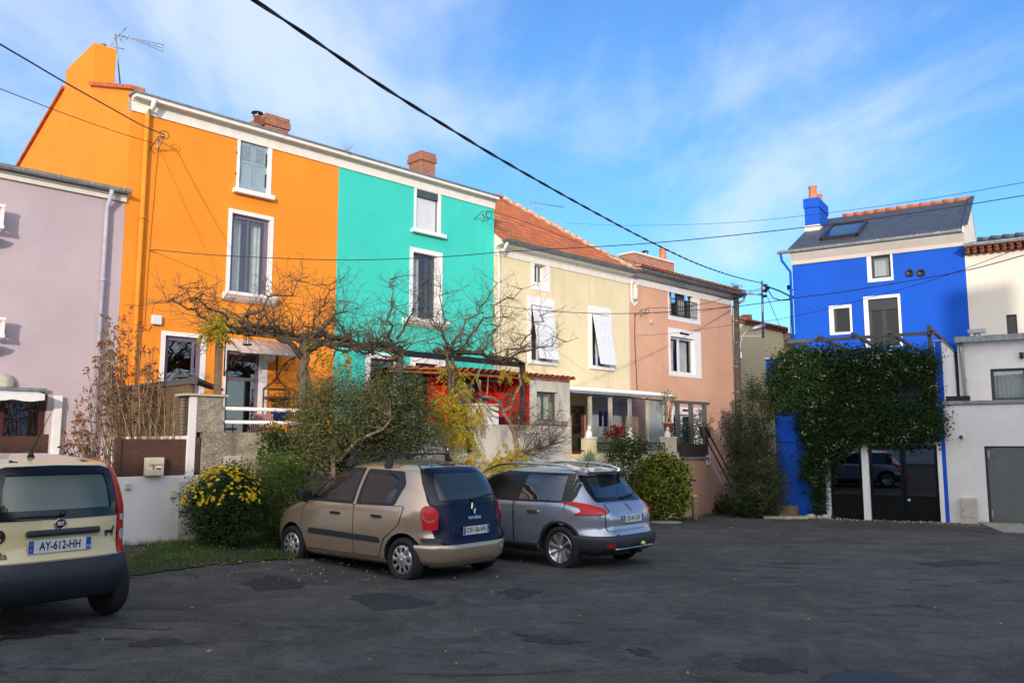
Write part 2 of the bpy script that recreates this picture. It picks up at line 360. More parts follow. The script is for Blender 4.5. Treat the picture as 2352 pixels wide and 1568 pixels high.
# ================================================================ GROUND
def asphalt():
    g=NG('asphalt'); P_=g.pos
    big=g.noise(.28,6,.6); mid=g.noise(1.7,6,.7,dist=.6); fine=g.noise(38,4,.75); sp_=g.noise(120,2,.6); med=g.noise(7,6,.72,dist=.4)
    a=g.mix(g.ramp(big,.3,.7),(.038,.038,.035),(.074,.073,.065))
    a=g.mix(g.ramp(mid,.42,.72,0,.55),a,(.145,.14,.125))
    streak=g.noise(1.0,7,.72,vec=g.map((.9,3.4,1),(0,0,R(-12))),dist=.5)
    a=g.mix(g.ramp(med,.45,.75,0,.45),a,(.13,.127,.115)); a=g.mix(g.ramp(med,.28,.42,.4,0),a,(.035,.036,.037)); patchy=g.noise(.75,5,.6,dist=1.0); a=g.mix(g.ramp(patchy,.52,.66,0,.6),a,(.040,.042,.044))
    stain=g.ramp(streak,.56,.63); a=g.mix(g.math('MULTIPLY',stain,.9),a,(.022,.022,.022))
    a=g.mix(g.ramp(fine,.45,.75,0,.5),a,(.19,.185,.17)); a=g.mix(g.ramp(g.noise(.5,7,.75,vec=g.map((.6,2.2,1),(0,0,R(20))),dist=1.5),.57,.64,0,.75),a,(.018,.018,.018)); a=g.mix(g.ramp(sp_,.68,.74,0,.8),a,(.33,.31,.28))
    vo=g.N.new('ShaderNodeTexVoronoi'); vo.feature='DISTANCE_TO_EDGE'; vo.inputs['Scale'].default_value=.42
    wv=g.N.new('ShaderNodeVectorMath'); wv.operation='ADD'; nn=g.N.new('ShaderNodeTexNoise'); nn.inputs['Scale'].default_value=1.4; nn.inputs['Detail'].default_value=6
    g.L.new(g.pos,nn.inputs['Vector']); scn=g.N.new('ShaderNodeVectorMath'); scn.operation='SCALE'; scn.inputs['Scale'].default_value=1.1; g.L.new(nn.outputs['Color'],scn.inputs[0])
    g.L.new(g.pos,wv.inputs[0]); g.L.new(scn.outputs[0],wv.inputs[1]); g.L.new(wv.outputs[0],vo.inputs['Vector'])
    crack=g.math('MULTIPLY',g.ramp(vo.outputs['Distance'],.0,.008,1,0),g.ramp(g.noise(.35,2),.58,.64))
    a=g.mix(g.math('MULTIPLY',crack,.8),a,(.012,.012,.012))
    g.set(Base_Color=a,Roughness=g.ramp(streak,.5,.66,.93,.72),Specular_IOR_Level=.22)
    h=g.math('ADD',g.math('MULTIPLY',fine,1.2),g.math('ADD',g.math('MULTIPLY',sp_,1.0),g.math('MULTIPLY',mid,1.6)))
    h=g.math('SUBTRACT',h,g.math('MULTIPLY',crack,1.5)); g.bump(h,.5,.012); return g.m
M['asphalt']=asphalt()
def axis(a,b,fa,fb,step):
    l=list(np.arange(fa,fb,step)); far=[]; x=fb; k=step
    while x<b: far.append(x); k*=1.5; x+=k
    near=[]; x=fa; k=step
    while x>a: k*=1.5; x-=k; near.append(x)
    return near[::-1]+l+far+[b]
xs=axis(-150,150,-16,22,1.0); ys=axis(-80,260,-6,44,1.0)
mb=MB().mat(M['asphalt']); mb.smooth=True
mb.add([(x,y,gz(x,y)) for y in ys for x in xs],[(j*len(xs)+i,j*len(xs)+i+1,(j+1)*len(xs)+i+1,(j+1)*len(xs)+i) for j in range(len(ys)-1) for i in range(len(xs)-1)])
kind(mb.build('ground'),'structure')
def onground(x,y):
    r=ray(x,y); t=1
    for _ in range(40):
        p=Vector((r.x*t,r.y*t,CAMZ+r.z*t)); t+= (gz(p.x,p.y)-p.z)/r.z*.8
    return Vector((r.x*t,r.y*t,CAMZ+r.z*t))
def patch(name,pts,m,lift=.004,jit=.055,seed=0,sub=9):
    rnd=random.Random(seed); P=[onground(*p) if len(p)==2 else Vector(p) for p in pts]; out_=[]
    for i,p in enumerate(P):
        q=P[(i+1)%len(P)]
        for k in range(sub):
            t=k/sub; r=p.lerp(q,t)+Vector((rnd.uniform(-jit,jit),rnd.uniform(-jit,jit),0)); out_.append(r)
    co=[Vector((p.x,p.y)) for p in out_]; n=len(co)
    x0,x1=min(c.x for c in co),max(c.x for c in co); y0,y1=min(c.y for c in co),max(c.y for c in co)
    st=max(.12,(x1-x0)/30); gx=np.arange(x0,x1,st)
    for x in gx:
        for y in np.arange(y0,y1,st): co.append(Vector((x+rnd.uniform(-.02,.02),y+rnd.uniform(-.02,.02))))
    r=delaunay_2d_cdt(co,[],[list(range(n))],1,1e-5)
    mb=MB().mat(m); mb.add([(v.x,v.y,gz(v.x,v.y)+lift) for v in r[0]],[tuple(f) for f in r[2]],True); return mb.build(name)
M['patch']=plain('fresh dark asphalt patch',(.019,.019,.020),.8,.6,22,bump=.9,bscale=70)
M['wet']=plain('wet pothole',(.02,.02,.02),.6,.5,9,bump=.7,bscale=50)
M['lichen']=plain('pale worn asphalt',(.10,.10,.095),.9,.35,12,bump=.8,bscale=70)
d4=lambda x,y:(x*.469,y*.469+1194.4)    # crop of lower left
d2=lambda x,y:(x*.5703+1010.6,y*.5703+1148.4)
for k,(pl,m) in enumerate([([(1700,370),(1860,355),(1990,370),(2150,405),(2020,430),(1820,445)],M['patch']),
    ([(1190,310),(1330,268),(1500,300),(1460,335),(1260,345)],M['patch']),([(620,600),(780,575),(1030,605),(830,615),(650,620)],M['patch']),
    ([(0,545),(220,520),(380,545),(180,570),(0,590)],M['wet'])]):
    kind(patch('asphalt_patch',[d4(*p) for p in pl],m,seed=k),'structure')
for k,(pl,m) in enumerate([([(1185,655),(1230,638),(1350,640),(1490,683),(1380,698),(1250,690)],M['patch']),([(1600,690),(1700,684),(1850,695),(2000,740),(1700,745),(1500,735)],M['wet']),
    ([(290,535),(430,545),(590,570),(500,580),(370,570)],M['patch']),([(760,600),(830,595),(880,635),(800,625)],M['patch']),([(1905,255),(2100,238),(2280,255),(2000,268)],M['patch']),
    ([(230,370),(320,352),(420,365),(310,398)],M['patch']),([(1640,85),(1900,95),(2180,110),(2240,130),(1500,108)],M['soil'])]):
    kind(patch('asphalt_patch',[d2(*p) for p in pl],m,seed=k+9),'structure')
# ================================================================ wall helpers
def wall_holes(mb,F,a0,a1,z0,z1,holes,q=0,depth=.22,reveal=None):
    A=sorted({a0,a1,*[x for h in holes for x in h[:2]]}); Zs=sorted({z0,z1,*[x for h in holes for x in h[2:]]})
    A=[x for x in A if a0<=x<=a1]; Zs=[x for x in Zs if z0<=x<=z1]
    for i in range(len(A)-1):
        for j in range(len(Zs)-1):
            ca=(A[i]+A[i+1])/2; cz=(Zs[j]+Zs[j+1])/2
            if any(h[0]<ca<h[1] and h[2]<cz<h[3] for h in holes): continue
            mb.quad(F.P(A[i],q,Zs[j]),F.P(A[i+1],q,Zs[j]),F.P(A[i+1],q,Zs[j+1]),F.P(A[i],q,Zs[j+1]))
    if reveal: mb.mat(reveal)
    for h in holes:
        x0,x1,y0,y1=h; d=q-depth; P=F.P
        mb.quad(P(x0,q,y0),P(x0,d,y0),P(x0,d,y1),P(x0,q,y1)); mb.quad(P(x1,q,y0),P(x1,q,y1),P(x1,d,y1),P(x1,d,y0))
        mb.quad(P(x0,q,y1),P(x0,d,y1),P(x1,d,y1),P(x1,q,y1)); mb.quad(P(x0,q,y0),P(x1,q,y0),P(x1,d,y0),P(x0,d,y0))
def surround(F,o,i,parent,q=0,th=.018,m=None,name='window_surround'):
    mb=MB().mat(m or M['whitetrim']); e=.0
    if i[0]>o[0]: mb.box(F,o[0],i[0],q-.01,q+th,o[2],o[3])
    if o[1]>i[1]: mb.box(F,i[1],o[1],q-.01,q+th,o[2],o[3])
    if o[3]>i[3]: mb.box(F,i[0],i[1],q-.01,q+th-.001,i[3],o[3])
    if i[2]>o[2]: mb.box(F,i[0],i[1],q-.01,q+th-.001,o[2],i[2])
    return mb.build(name,parent)
def sill(F,a0,a1,z,parent,q=0,proj=.12,h=.07,m=None,ornate=False):
    mb=MB().mat(m or M['whitetrim'])
    pr=[(q-.1,z),(q+proj,z),(q+proj,z-h),(q-.1,z-h)]
    if ornate: pr=[(q-.1,z),(q+proj,z),(q+proj,z-h*.35),(q+proj*.8,z-h*.5),(q+proj*.62,z-h*.7),(q+.04,z-h),(q-.1,z-h)]
    mb.extr(F,pr,a0,a1); return mb.build('sill',parent,.006)
def window(F,r,parent,m,q=-.14,bar=.055,v=(),h=(),gl=None,curtain=None,name='window',thick=.05,bot=None):
    a0,a1,z0,z1=r; mb=MB().mat(m); bt=bot or bar
    mb.box(F,a0,a0+bar,q-thick,q,z0,z1); mb.box(F,a1-bar,a1,q-thick,q,z0,z1)
    mb.box(F,a0+bar,a1-bar,q-thick,q-.002,z1-bar,z1); mb.box(F,a0+bar,a1-bar,q-thick,q-.002,z0,z0+bt)
    for x,wd in v: mb.box(F,x-wd/2,x+wd/2,q-thick,q-.003,z0+bt,z1-bar)
    for z,wd in h: mb.box(F,a0+bar,a1-bar,q-thick,q-.004,z-wd/2,z+wd/2)
    f=mb.build(name,parent,.004)
    MB().mat(gl or M['glass']).quad(F.P(a0+bar*.5,q-thick*.55,z0+bt*.5),F.P(a1-bar*.5,q-thick*.55,z0+bt*.5),F.P(a1-bar*.5,q-thick*.55,z1-bar*.5),F.P(a0+bar*.5,q-thick*.55,z1-bar*.5)).build('pane',f)
    if curtain:
        for (x0,x1,cm) in curtain:
            mb=MB().mat(cm); n=int((x1-x0)/.03)+2; qs=q-.2
            vs=[]
            for k in range(n):
                x=x0+(x1-x0)*k/(n-1); d=qs+.02*math.sin(k*1.7); vs+= [F.P(x,d,z0),F.P(x,d,z1)]
            mb.add(vs,[(2*k,2*k+2,2*k+3,2*k+1) for k in range(n-1)],True); mb.build('curtain',f)
    return f
def zavg(F,pts,q=0): return sum(F.Z(p,q) for p in pts)/len(pts)
def gutter(F,a0,a1,q,z,parent,m,r=.085,brk=True,name='gutter'):
    mb=MB().mat(m); pr=[(q+r*math.cos(t),z+r*math.sin(t)) for t in np.linspace(math.pi,2*math.pi,9)]+[(q+r+.012,z+.012),(q+r*.8,z+.01)]+[(q+(r-.012)*math.cos(t),z+(r-.012)*math.sin(t)) for t in np.linspace(2*math.pi,math.pi,9)]
    mb.extr(F,pr,a0,a1)
    if brk:
        x=a0+.3
        while x<a1: mb.box(F,x,x+.03,q-r,q+r+.016,z+.002,z+.016); mb.box(F,x+.001,x+.029,q+r-.001,q+r+.013,z-.05,z); x+=.6
    return mb.build(name,parent)
def pipe(pts,r,parent,m,F=None,collars=(),name='downpipe'):
    mb=MB().mat(m); mb.tube(pts,r,10)
    for c in collars: mb.tube([c-Vector((0,0,.03)),c+Vector((0,0,.03))],r*1.22,10)
    return mb.build(name,parent)
def barrel(F,mb,a0,a1,q0,z0,q1,z1,wd=.2,ln=.36,r=.095,seed=1):
    # rows of half-round tiles from eave (q0,z0) up to (q1,z1)
    rnd=random.Random(seed); L_=math.hypot(q1-q0,z1-z0); nr=max(1,int(L_/ln)); nc=max(1,int(round((a1-a0)/wd))); W=(a1-a0)/nc
    dq=(q1-q0)/L_; dz=(z1-z0)/L_; nq=-dz; nz=dq
    if nz<0: nq,nz=-nq,-nz
    for i in range(nr):
        s0=i*L_/nr-.02; s1=(i+1)*L_/nr+.05
        for j in range(nc):
            c=a0+(j+.5)*W; jz=rnd.uniform(-.006,.006); vs=[]
            for (s_,rr,li) in ((s0,r,.035),(s1,r*.84,.0)):
                for k in range(7):
                    t=math.pi*k/6; a=c-math.cos(t)*rr*W/.2; h=math.sin(t)*rr*.75+li+jz
                    vs.append(F.P(a,q0+dq*s_+nq*h,z0+dz*s_+nz*h))
            mb.add(vs,[(k,k+1,8+k,7+k) for k in range(6)],True)
            mb.add([F.P(c+x*W,q0+dq*s_+nq*h,z0+dz*s_+nz*h) for x,s_,h in ((.2,s0,.02),(.8,s0,.02),(.8,s1,0),(.2,s1,0))],[(0,1,2,3)])
def chimney(F,a0,a1,q0,q1,z0,z1,parent,m,cap=None,corbel=True,capm=None):
    mb=MB().mat(m); mb.box(F,a0,a1,q0,q1,z0,z1)
    if corbel: mb.box(F,a0-.04,a1+.04,q0-.04,q1+.04,z1-.26,z1-.1); mb.box(F,a0-.02,a1+.02,q0-.02,q1+.02,z1-.099,z1+.03)
    return mb.build('chimney',parent,.01)
def pot(F,a,q,z,h,r,parent,m=None,name='chimney_pot'):
    mb=MB().mat(m or M['terracotta']); mb.lathe(F.P(a,q,z),[(r*1.15,0),(r*1.1,.04),(r,.06),(r*.85,h*.8),(r*.98,h*.86),(r*.98,h)],14); return mb.build(name,parent)
def cowl(F,a,q,z,parent):
    mb=MB().mat(M['chrome']); p=F.P(a,q,z); mb.lathe(p,[(.08,0),(.08,.14),(.10,.15),(.10,.17)],14)
    for k in range(4):
        t=k*math.pi/2+.4; o=Vector((math.cos(t)*.11,math.sin(t)*.11,0)); mb.tube([p+o+Vector((0,0,.12)),p+o*1.1+Vector((0,0,.24))],.008,5)
    mb.mat(M['black']); mb.lathe(p+Vector((0,0,.23)),[(.15,0),(.14,.02),(.04,.06)],16); return mb.build('cowl',parent)
FL=gz(-6,18)
# ================================================================ ORANGE HOUSE
s0=-2.94; sB=ROW.S((773,600)); sT=ROW.S(c5(1203,300)); sCr=13.9; sPr=20.7
zband=(ROW.Z(c1(1015,680))+ROW.Z(c6(1650,520))+ROW.Z(c6(2300,695)))/3
zcove=(ROW.Z(c1(1030,612),.02)+ROW.Z(c6(2310,645),.02))/2
QC=.22
zgt=(ROW.Z(c1(1045,500),QC+.1)+ROW.Z(c6(2340,575),QC+.1))/2
print('s',s0,sB,sT,'z band',zband,zcove,zgt)
RZ=10.45
OR=thing('terraced_house','bright orange three storey house with blue grey attic shutters and tall orange chimney','house',ROW.P(s0,0,0),'terraced houses in the painted row')
oA=ROW.rect(305,520,370,410,185,560,c6); oA_o=ROW.rect(282,553,370,410,150,562,c6)
oF=ROW.rect(237,535,1000,385,745,1360,c6); oF_o=ROW.rect(208,562,1000,385,715,1362,c6)
oG=ROW.rect(1290,1580,600,1440,445,900,c2); oG=(oG[0],oG[1],2.2,oG[3]); oG_o=ROW.rect(1255,1612,600,1440,412,900,c2); oG_o=(oG_o[0],oG_o[1],2.2,oG_o[3])
oD=ROW.rect(575,842,1000,720,748,1400,c4); oD=(oD[0],oD[1],1.36,oD[3]); oD_o=ROW.rect(553,900,1000,720,700,1400,c4); oD_o=(oD_o[0],oD_o[1],1.36,oD_o[3])
print('orange rects',[tuple(round(v,2) for v in r) for r in (oA,oF,oG,oD,oG_o,oD_o)])
mb=MB().mat(M['orange']); wall_holes(mb,ROW,s0,sB,-.3,zband+.02,[oA,oF,oG,oD],reveal=M['whitetrim'])
mb.mat(M['orange'])
# gable wall
gp=[(0,-.3),(0,zgt+.08),(-2.61,9.9),(-4.6,RZ),(-9.0,RZ-1.3),(-9.0,-.3)]
mb.add([ROW.P(s0,q,z) for q,z in gp],[(0,1,2,3,4,5)]); 
mb.quad(ROW.P(s0,-9,-.3),ROW.P(sB,-9,-.3),ROW.P(sB,-9,RZ-1.3),ROW.P(s0,-9,RZ-1.3)); mb.add([ROW.P(s0+.22,q,z) for q,z in gp],[(0,1,2,3,4,5)])
mb.build('wall',OR)
def cornice(F,a0,a1,zb,zc_,zg,qc,parent,cove=.0,m=None,endl=False):
    mb=MB().mat(m or M['white'])
    pr=[(-.2,zb),(.03,zb),(.03,zc_-.0),(.05,zc_+.02),(.10,zc_+(zg-zc_)*.35),(qc*.8,zg-.14),(qc,zg-.13),(qc+.0,zg-.052),(-.2,zg-.052)]
    mb.extr(F,pr,a0,a1); return mb.build('cornice',parent)
cornice(ROW,s0,sB,zband,zcove,zgt,QC,OR)
mb=MB().mat(M['zinc']); mb.box(ROW,s0-.04,sB,-.1,QC+.03,zgt-.052,zgt-.012); mb.build('gutter',OR)
def slab(F,mb,a0,a1,pts,th=.08):
    for (qa,za),(qb,zb) in zip(pts,pts[1:]): mb.add([F.P(a,q,z+d) for a in (a0,a1) for (q,z) in ((qa,za),(qb,zb)) for d in (0,th)],[(0,1,3,2),(4,6,7,5),(0,4,5,1),(2,3,7,6),(0,2,6,4),(1,5,7,3)])
mb=MB().mat(M['tile']); slab(ROW,mb,s0+.05,sB,[(0,zgt-.14),(-4.6,zgt+.36),(-9.1,RZ-1.3)])
slab(ROW,mb,s0-.07,s0+.24,[(.06,zgt+.06),(-2.62,9.9)],.085); slab(ROW,mb,s0-.07,s0+.24,[(-4.63,RZ),(-9.1,RZ-1.32)],.07)
mb.build('roof',OR)
mb=MB().mat(M['orange']); mb.box(ROW,s0-.004,s0+.50,-4.62,-2.61,9.3,10.95); mb.build('chimney',OR,.015)
pot(ROW,s0+.3,-3.0,10.95,.2,.09,OR,M['concrete'])
surround(ROW,oA_o,oA,OR); sill(ROW,ROW.S(c6(250,570)),ROW.S(c6(560,570)),oA[2]+.0,OR,proj=.14,h=.11)
surround(ROW,oF_o,oF,OR); sill(ROW,ROW.S(c6(170,1370)),ROW.S(c6(572,1370)),oF[2]+.02,OR,proj=.22,h=.2,ornate=True)
surround(ROW,oG_o,oG,OR); surround(ROW,oD_o,oD,OR,name='door_surround')
# shutters
def louvre_shutter(F,a0,a1,z0,z1,q,parent,left):
    mb=MB().mat(M['shutter']); st=.055; zm=z0+(z1-z0)*.55
    mb.box(F,a0,a0+st,q-.035,q,z0,z1); mb.box(F,a1-st,a1,q-.035,q,z0,z1)
    for zz,hh in ((z0,.09),(zm,.07),(z1-.07,.07)): mb.box(F,a0+st,a1-st,q-.033,q-.002,zz,zz+hh)
    mb.box(F,a0+st,a1-st,q-.025,q-.012,z0+.09,zm); n=9
    for k in range(n):
        z=zm+.08+(z1-.07-zm-.08)*k/n; mb.add([F.P(a,qq,zz) for a in (a0+st,a1-st) for qq,zz in ((q-.028,z+.05),(q-.002,z),(q-.002,z+.012),(q-.028,z+.06))],[(0,1,2,3),(7,6,5,4),(0,4,5,1),(1,5,6,2),(2,6,7,3),(3,7,4,0)])
    o=mb.build('shutter',parent)
    for zz in (z0+.28,z1-.3):
        mb=MB().mat(M['black']); x=a0+.01 if left else a1-.01; d=-1 if left else 1
        mb.box(F,x-.015,x+.015,q,q+.014,zz-.16,zz+.16); mb.box(F,min(x,x+d*.1),max(x,x+d*.1),q+.001,q+.02,zz-.012,zz+.012); mb.box(F,x+d*.1-.012,x+d*.1+.012,q,q+.045,zz-.03,zz+.03); mb.build('hinge',o)
mA=(oA[0]+oA[1])/2
louvre_shutter(ROW,oA[0]+.01,mA-.004,oA[2]+.06,oA[3]-.01,-.03,OR,True); louvre_shutter(ROW,mA+.004,oA[1]-.01,oA[2]+.06,oA[3]-.01,-.03,OR,False)
window(ROW,oF,OR,M['mauve'],q=-.08,bar=.09,gl=M['glass'],v=[(oF[0]+(oF[1]-oF[0])*.47,.03)],h=[],curtain=[(oF[0]+.1,oF[0]+(oF[1]-oF[0])*.4,M['curtain']),(oF[0]+(oF[1]-oF[0])*.66,oF[1]-.1,M['curtain'])])
window(ROW,oG,OR,M['mauve'],q=-.06,bar=.09,gl=M['darkglass'],v=[(oG[1]-.16,.05)])
dW=oD[1]-oD[0]
f=window(ROW,(oD[0],oD[1]-.0,oD[2],oD[3]),OR,M['mauve'],q=-.05,bar=.075,gl=M['darkglass'],name='door',bot=.52,
  h=[(oD[2]+(oD[3]-oD[2])*k,.07) for k in (.47,.74)])
MB().mat(M['chrome']).tube([ROW.P(oD[1]-.1,-.04,2.35),ROW.P(oD[1]-.1,.0,2.35),ROW.P(oD[1]-.2,.0,2.35)],.01,6).build('handle',f)
# downpipe with swan neck
sp1=ROW.S(c1(1155,760),.08); zz=zband-.1; P=ROW.P
mb=MB().mat(M['white']); mb.tube([P(sp1+.05,QC+.06,zgt-.1),P(sp1+.05,QC-.02,zgt-.3),P(sp1,.12,zband+.12),P(sp1,.08,zband-.02)],.05,10); mb.build('downpipe',OR)
pipe([P(sp1,.08,zband-.03),P(sp1,.08,.2)],.05,OR,M['orange'],collars=[P(sp1,.08,z) for z in (6.3,4.1,2.2)])
# alarm box, wall bracket
r=ROW.rect(1180,1260,310,1220,278,352,c2); mb=MB().mat(M['pvc']); mb.box(ROW,r[0],r[1],.0,.09,r[2],r[3]); tag(mb.build('alarm_box',None,.02,P(r[0],0,r[2])),'white square alarm siren box on the orange wall','alarm box')
# wall hugging cables on orange facade
def cable_on(F,pts,r,label,m=None,q=.02,name='wall_cable'):
    mb=MB().mat(m or M['cable']); mb.tube([F.P(*F.hit(x,y,q)[:1],q,F.hit(x,y,q)[1]) for x,y in pts],r,5); 
    return tag(mb.build(name),label,'cable')
cable_on(ROW,[c1(1238,960),c1(1215,1200),c1(1200,1400),c1(1185,1568),c2(1150,0),c2(1140,200),c2(1130,370),c2(1160,395),c2(1185,360)],.009,'thin orange painted cable running down the orange facade to the alarm box',M['orange'])
# glazed awning over the door
AW=thing('door_canopy','curved translucent canopy on scrolled iron brackets over the orange house door','canopy',P(oD[0],0,3.9))
ax0,ax1=ROW.S(c4(560,640),.05),ROW.S(c4(1010,695),.05); azt=ROW.Z(c4(780,655),.02); azb=ROW.Z(c4(850,765),.85)
g=NG('dusty translucent sheet'); g.set(Base_Color=(.52,.42,.36,1),Roughness=.5); M['canopy']=g.m
mb=MB().mat(M['canopy']); n=8; vs=[]
for i in range(n+1):
    t=i/n; q=.02+.83*t; z=azt+(azb-azt)*(t**1.35)
    vs+=[P(ax0,q,z),P(ax1,q,z),P(ax0,q,z-.012),P(ax1,q,z-.012)]
fs=[]
for i in range(n):
    b=i*4; fs+=[(b,b+1,b+5,b+4),(b+2,b+6,b+7,b+3),(b,b+4,b+6,b+2),(b+1,b+3,b+7,b+5)]
mb.add(vs,fs,True); mb.build('canopy_sheet',AW)
mb=MB().mat(M['zincl'])
for k in range(6):
    x=ax0+(ax1-ax0)*k/5; mb.tube([P(x,.02+.84*i/n,azt+(azb-azt)*((i/n)**1.35)+.008) for i in range(n+1)],.013,6)
mb.tube([P(ax0,.86,azb),P(ax1,.86,azb)],.016,6); mb.build('canopy_rib',AW)
for x in (ax0+.06,ax1-.06):
    mb=MB().mat(M['black']); mb.tube([P(x,.02,azt),P(x,.02,azb-.45)],.014,6); mb.tube([P(x,.03,azb-.45),P(x,.25,azb-.2),P(x,.55,azb-.05),P(x,.82,azb-.02)],.013,6)
    mb.tube([P(x,.45+.13*math.cos(t)*(1-t/9),azb-.24+.13*math.sin(t)*(1-t/9)) for t in np.linspace(0,7.5,22)],.011,5)
    mb.tube([P(x,.72+.09*math.cos(t)*(1-t/9),azb-.12+.09*math.sin(t)*(1-t/9)) for t in np.linspace(0,7.5,20)],.010,5); mb.build('bracket',AW)
# ================================================================ TURQUOISE HOUSE
TQ=thing('terraced_house','turquoise three storey house with roller shutter at the attic window','house',P(sB,0,0),'terraced houses in the painted row')
tA=ROW.rect(1672,1838,700,1750,552,865,c6); tA_o=ROW.rect(1655,1862,700,1750,500,867,c6)
tF=(ROW.S(c6(1645,1250)),ROW.S(c6(1828,1250)),ROW.Z(c5(700,472)),ROW.Z(c6(1740,1037))); tF_o=(ROW.S(c6(1620,1250)),ROW.S(c6(1872,1250)),tF[2]-.01,ROW.Z(c6(1740,1003)))
tG=ROW.rect(305,492,850,400,745,1060,c5); tG=(tG[0],tG[1],1.9,tG[3]); tG_o=ROW.rect(268,535,850,400,705,1060,c5); tG_o=(tG_o[0],tG_o[1],1.9,tG_o[3])
tD=ROW.rect(632,795,850,720,780,1200,c5); tD=(tD[0],tD[1],1.36,tD[3]); tD_o=ROW.rect(597,857,850,720,743,1200,c5); tD_o=(tD_o[0],tD_o[1],1.36,tD_o[3])
mb=MB().mat(M['turq']); wall_holes(mb,ROW,sB,sT,-.3,zband+.02,[tA,tF,tG,tD],reveal=M['whitetrim']); mb.mat(M['turq'])
mb.quad(P(sT,0,-.3),P(sT,-9,-.3),P(sT,-9,zgt+.2),P(sT,0,zgt-.1)); mb.quad(P(sB,-9,-.3),P(sT,-9,-.3),P(sT,-9,RZ-1.3),P(sB,-9,RZ-1.3)); mb.build('wall',TQ)
cornice(ROW,sB,sT+.02,zband,zcove,zgt,QC,TQ); mb=MB().mat(M['zinc']); mb.box(ROW,sB,sT+.15,-.1,QC+.03,zgt-.052,zgt-.012); mb.build('gutter',TQ)
mb=MB().mat(M['tile']); slab(ROW,mb,sB,sT+.1,[(0,zgt-.14),(-4.6,zgt+.36),(-9.1,RZ-1.3)]); mb.build('roof',TQ)
surround(ROW,tA_o,tA,TQ); sill(ROW,tA_o[0]-.1,tA_o[1]+.12,tA[2],TQ,proj=.14,h=.1)
surround(ROW,tF_o,tF,TQ); sill(ROW,tF_o[0]-.22,tF_o[1]+.12,tF[2]+.02,TQ,proj=.24,h=.2,ornate=True)
surround(ROW,tG_o,tG,TQ); surround(ROW,tD_o,tD,TQ,name='door_surround')
mb=MB().mat(M['pvc']); z=tA[2]+.05
while z<tA[3]-.22: mb.box(ROW,tA[0]+.03,tA[1]-.03,-.075,-.06+.006,z,z+.042); z+=.046
rs=mb.build('roller_shutter',TQ,.004); mb=MB().mat(M['greyjoin']); mb.box(ROW,tA[0],tA[1],-.12,.02,tA[3]-.2,tA[3]); mb.box(ROW,tA[0],tA[0]+.03,-.12,-.03,tA[2],tA[3]-.2); mb.box(ROW,tA[1]-.03,tA[1],-.12,-.03,tA[2],tA[3]-.2); mb.build('shutter_box',rs,.01)
window(ROW,tF,TQ,M['greyjoin'],q=-.1,bar=.06,v=[(tF[1]-.26,.07)],gl=M['glass'],curtain=[(tF[0]+.05,tF[0]+.45,M['curtain'])])
window(ROW,tG,TQ,M['anthra'],q=-.1,bar=.06,gl=M['darkglass']); window(ROW,tD,TQ,M['anthra'],q=-.12,bar=.06,gl=M['darkglass'],name='door',v=[((tD[0]+tD[1])/2,.05)])
# shared-ridge chimneys
def chim_at(px0,px1,ytop,ybase,q,parent,m,dq=.5,**k):
    a0=ROW.S((px0,ytop),q); a1=ROW.S((px1,ytop),q); z=ROW.Z(((px0+px1)/2,ytop),q); return chimney(ROW,a0,a1,q-dq,q,9.0,z,parent,m,**k),(a0,a1,z)
chim_at(612,664,270,300,-1.6,OR,M['brick'],.9); cowl(ROW,ROW.S((590,280),-1.5),-1.5,ROW.Z((590,281),-1.5),OR)
chim_at(968,1000,352,395,-1.3,TQ,M['brick'],.6)
mb=MB().mat(M['stem']); rnd=random.Random(3)
for k in range(12):
    p=P(ROW.S((797,340),.3),.35,zgt-.05); d=Vector((rnd.uniform(-.2,.2),rnd.uniform(-.1,.1),rnd.uniform(.1,.22))); mb.tube([p,p+d*.6,p+d],.004,3)
tag(mb.build('weed'),'small dry weed growing in the gutter between the orange and turquoise houses','plant')
# ---------------------------------------------------------------- annex with red recess, white outhouse
QA=2.7; ZT=2.05
sa0=ROW.S(c5(858,1000),QA-1.0); sa1=ROW.S(c5(1465,1000),QA-.0); sa2=ROW.S(c5(1755,1000),QA)
AN=thing('outhouse','small white outhouse with tiled roof and dark window beside the red porch','outbuilding',P(sa1,0,0))
wA=ROW.rect(1515,1667,1090,1590,985,1195,c5,QA); zt=ROW.Z(c5(1600,885),QA)
mb=MB().mat(M['dirtywall']); wall_holes(mb,ROW,sa1,sa2,-.5,zt,[wA],q=QA,depth=.15)
mb.quad(P(sa2,0,-.5),P(sa2,QA,-.5),P(sa2,QA,zt),P(sa2,0,zt)); mb.quad(P(sa1,0,1.3),P(sa1,QA,1.3),P(sa1,QA,zt),P(sa1,0,zt)); mb.quad(P(sa1,0,-.5),P(sa2,0,-.5),P(sa2,0,zt),P(sa1,0,zt)); mb.build('wall',AN)
window(ROW,wA,AN,M['greyjoin'],q=QA-.1,bar=.05,gl=M['glass'],v=[(wA[0]+(wA[1]-wA[0])*.42,.05)],curtain=[(wA[0]+.05,wA[1]-.05,M['curtain'])])
mb=MB().mat(M['concrete']); mb.box(ROW,wA[0]-.12,wA[1]+.3,QA-.05,QA+.08,wA[2]-.1,wA[2]); mb.build('sill',AN,.01)
mb=MB().mat(M['tile']); barrel(ROW,mb,sa0-.5,sa2+.08,QA+.12,zt-.02,.0,zt+.22,r=.1); slab(ROW,mb,sa0-.5,sa2,[(QA,zt-.08),(0,zt+.14)],.05); mb.build('roof',AN)
RP=thing('porch','bright red porch wall recessed under a grey fascia','porch',P(sa0,QA-1,1.3))
zf=ROW.Z(c5(1160,860),QA-.2)
mb=MB().mat(M['red']); rw=ROW.rect(940,1095,960,1010,900,1225,c5,QA-1)
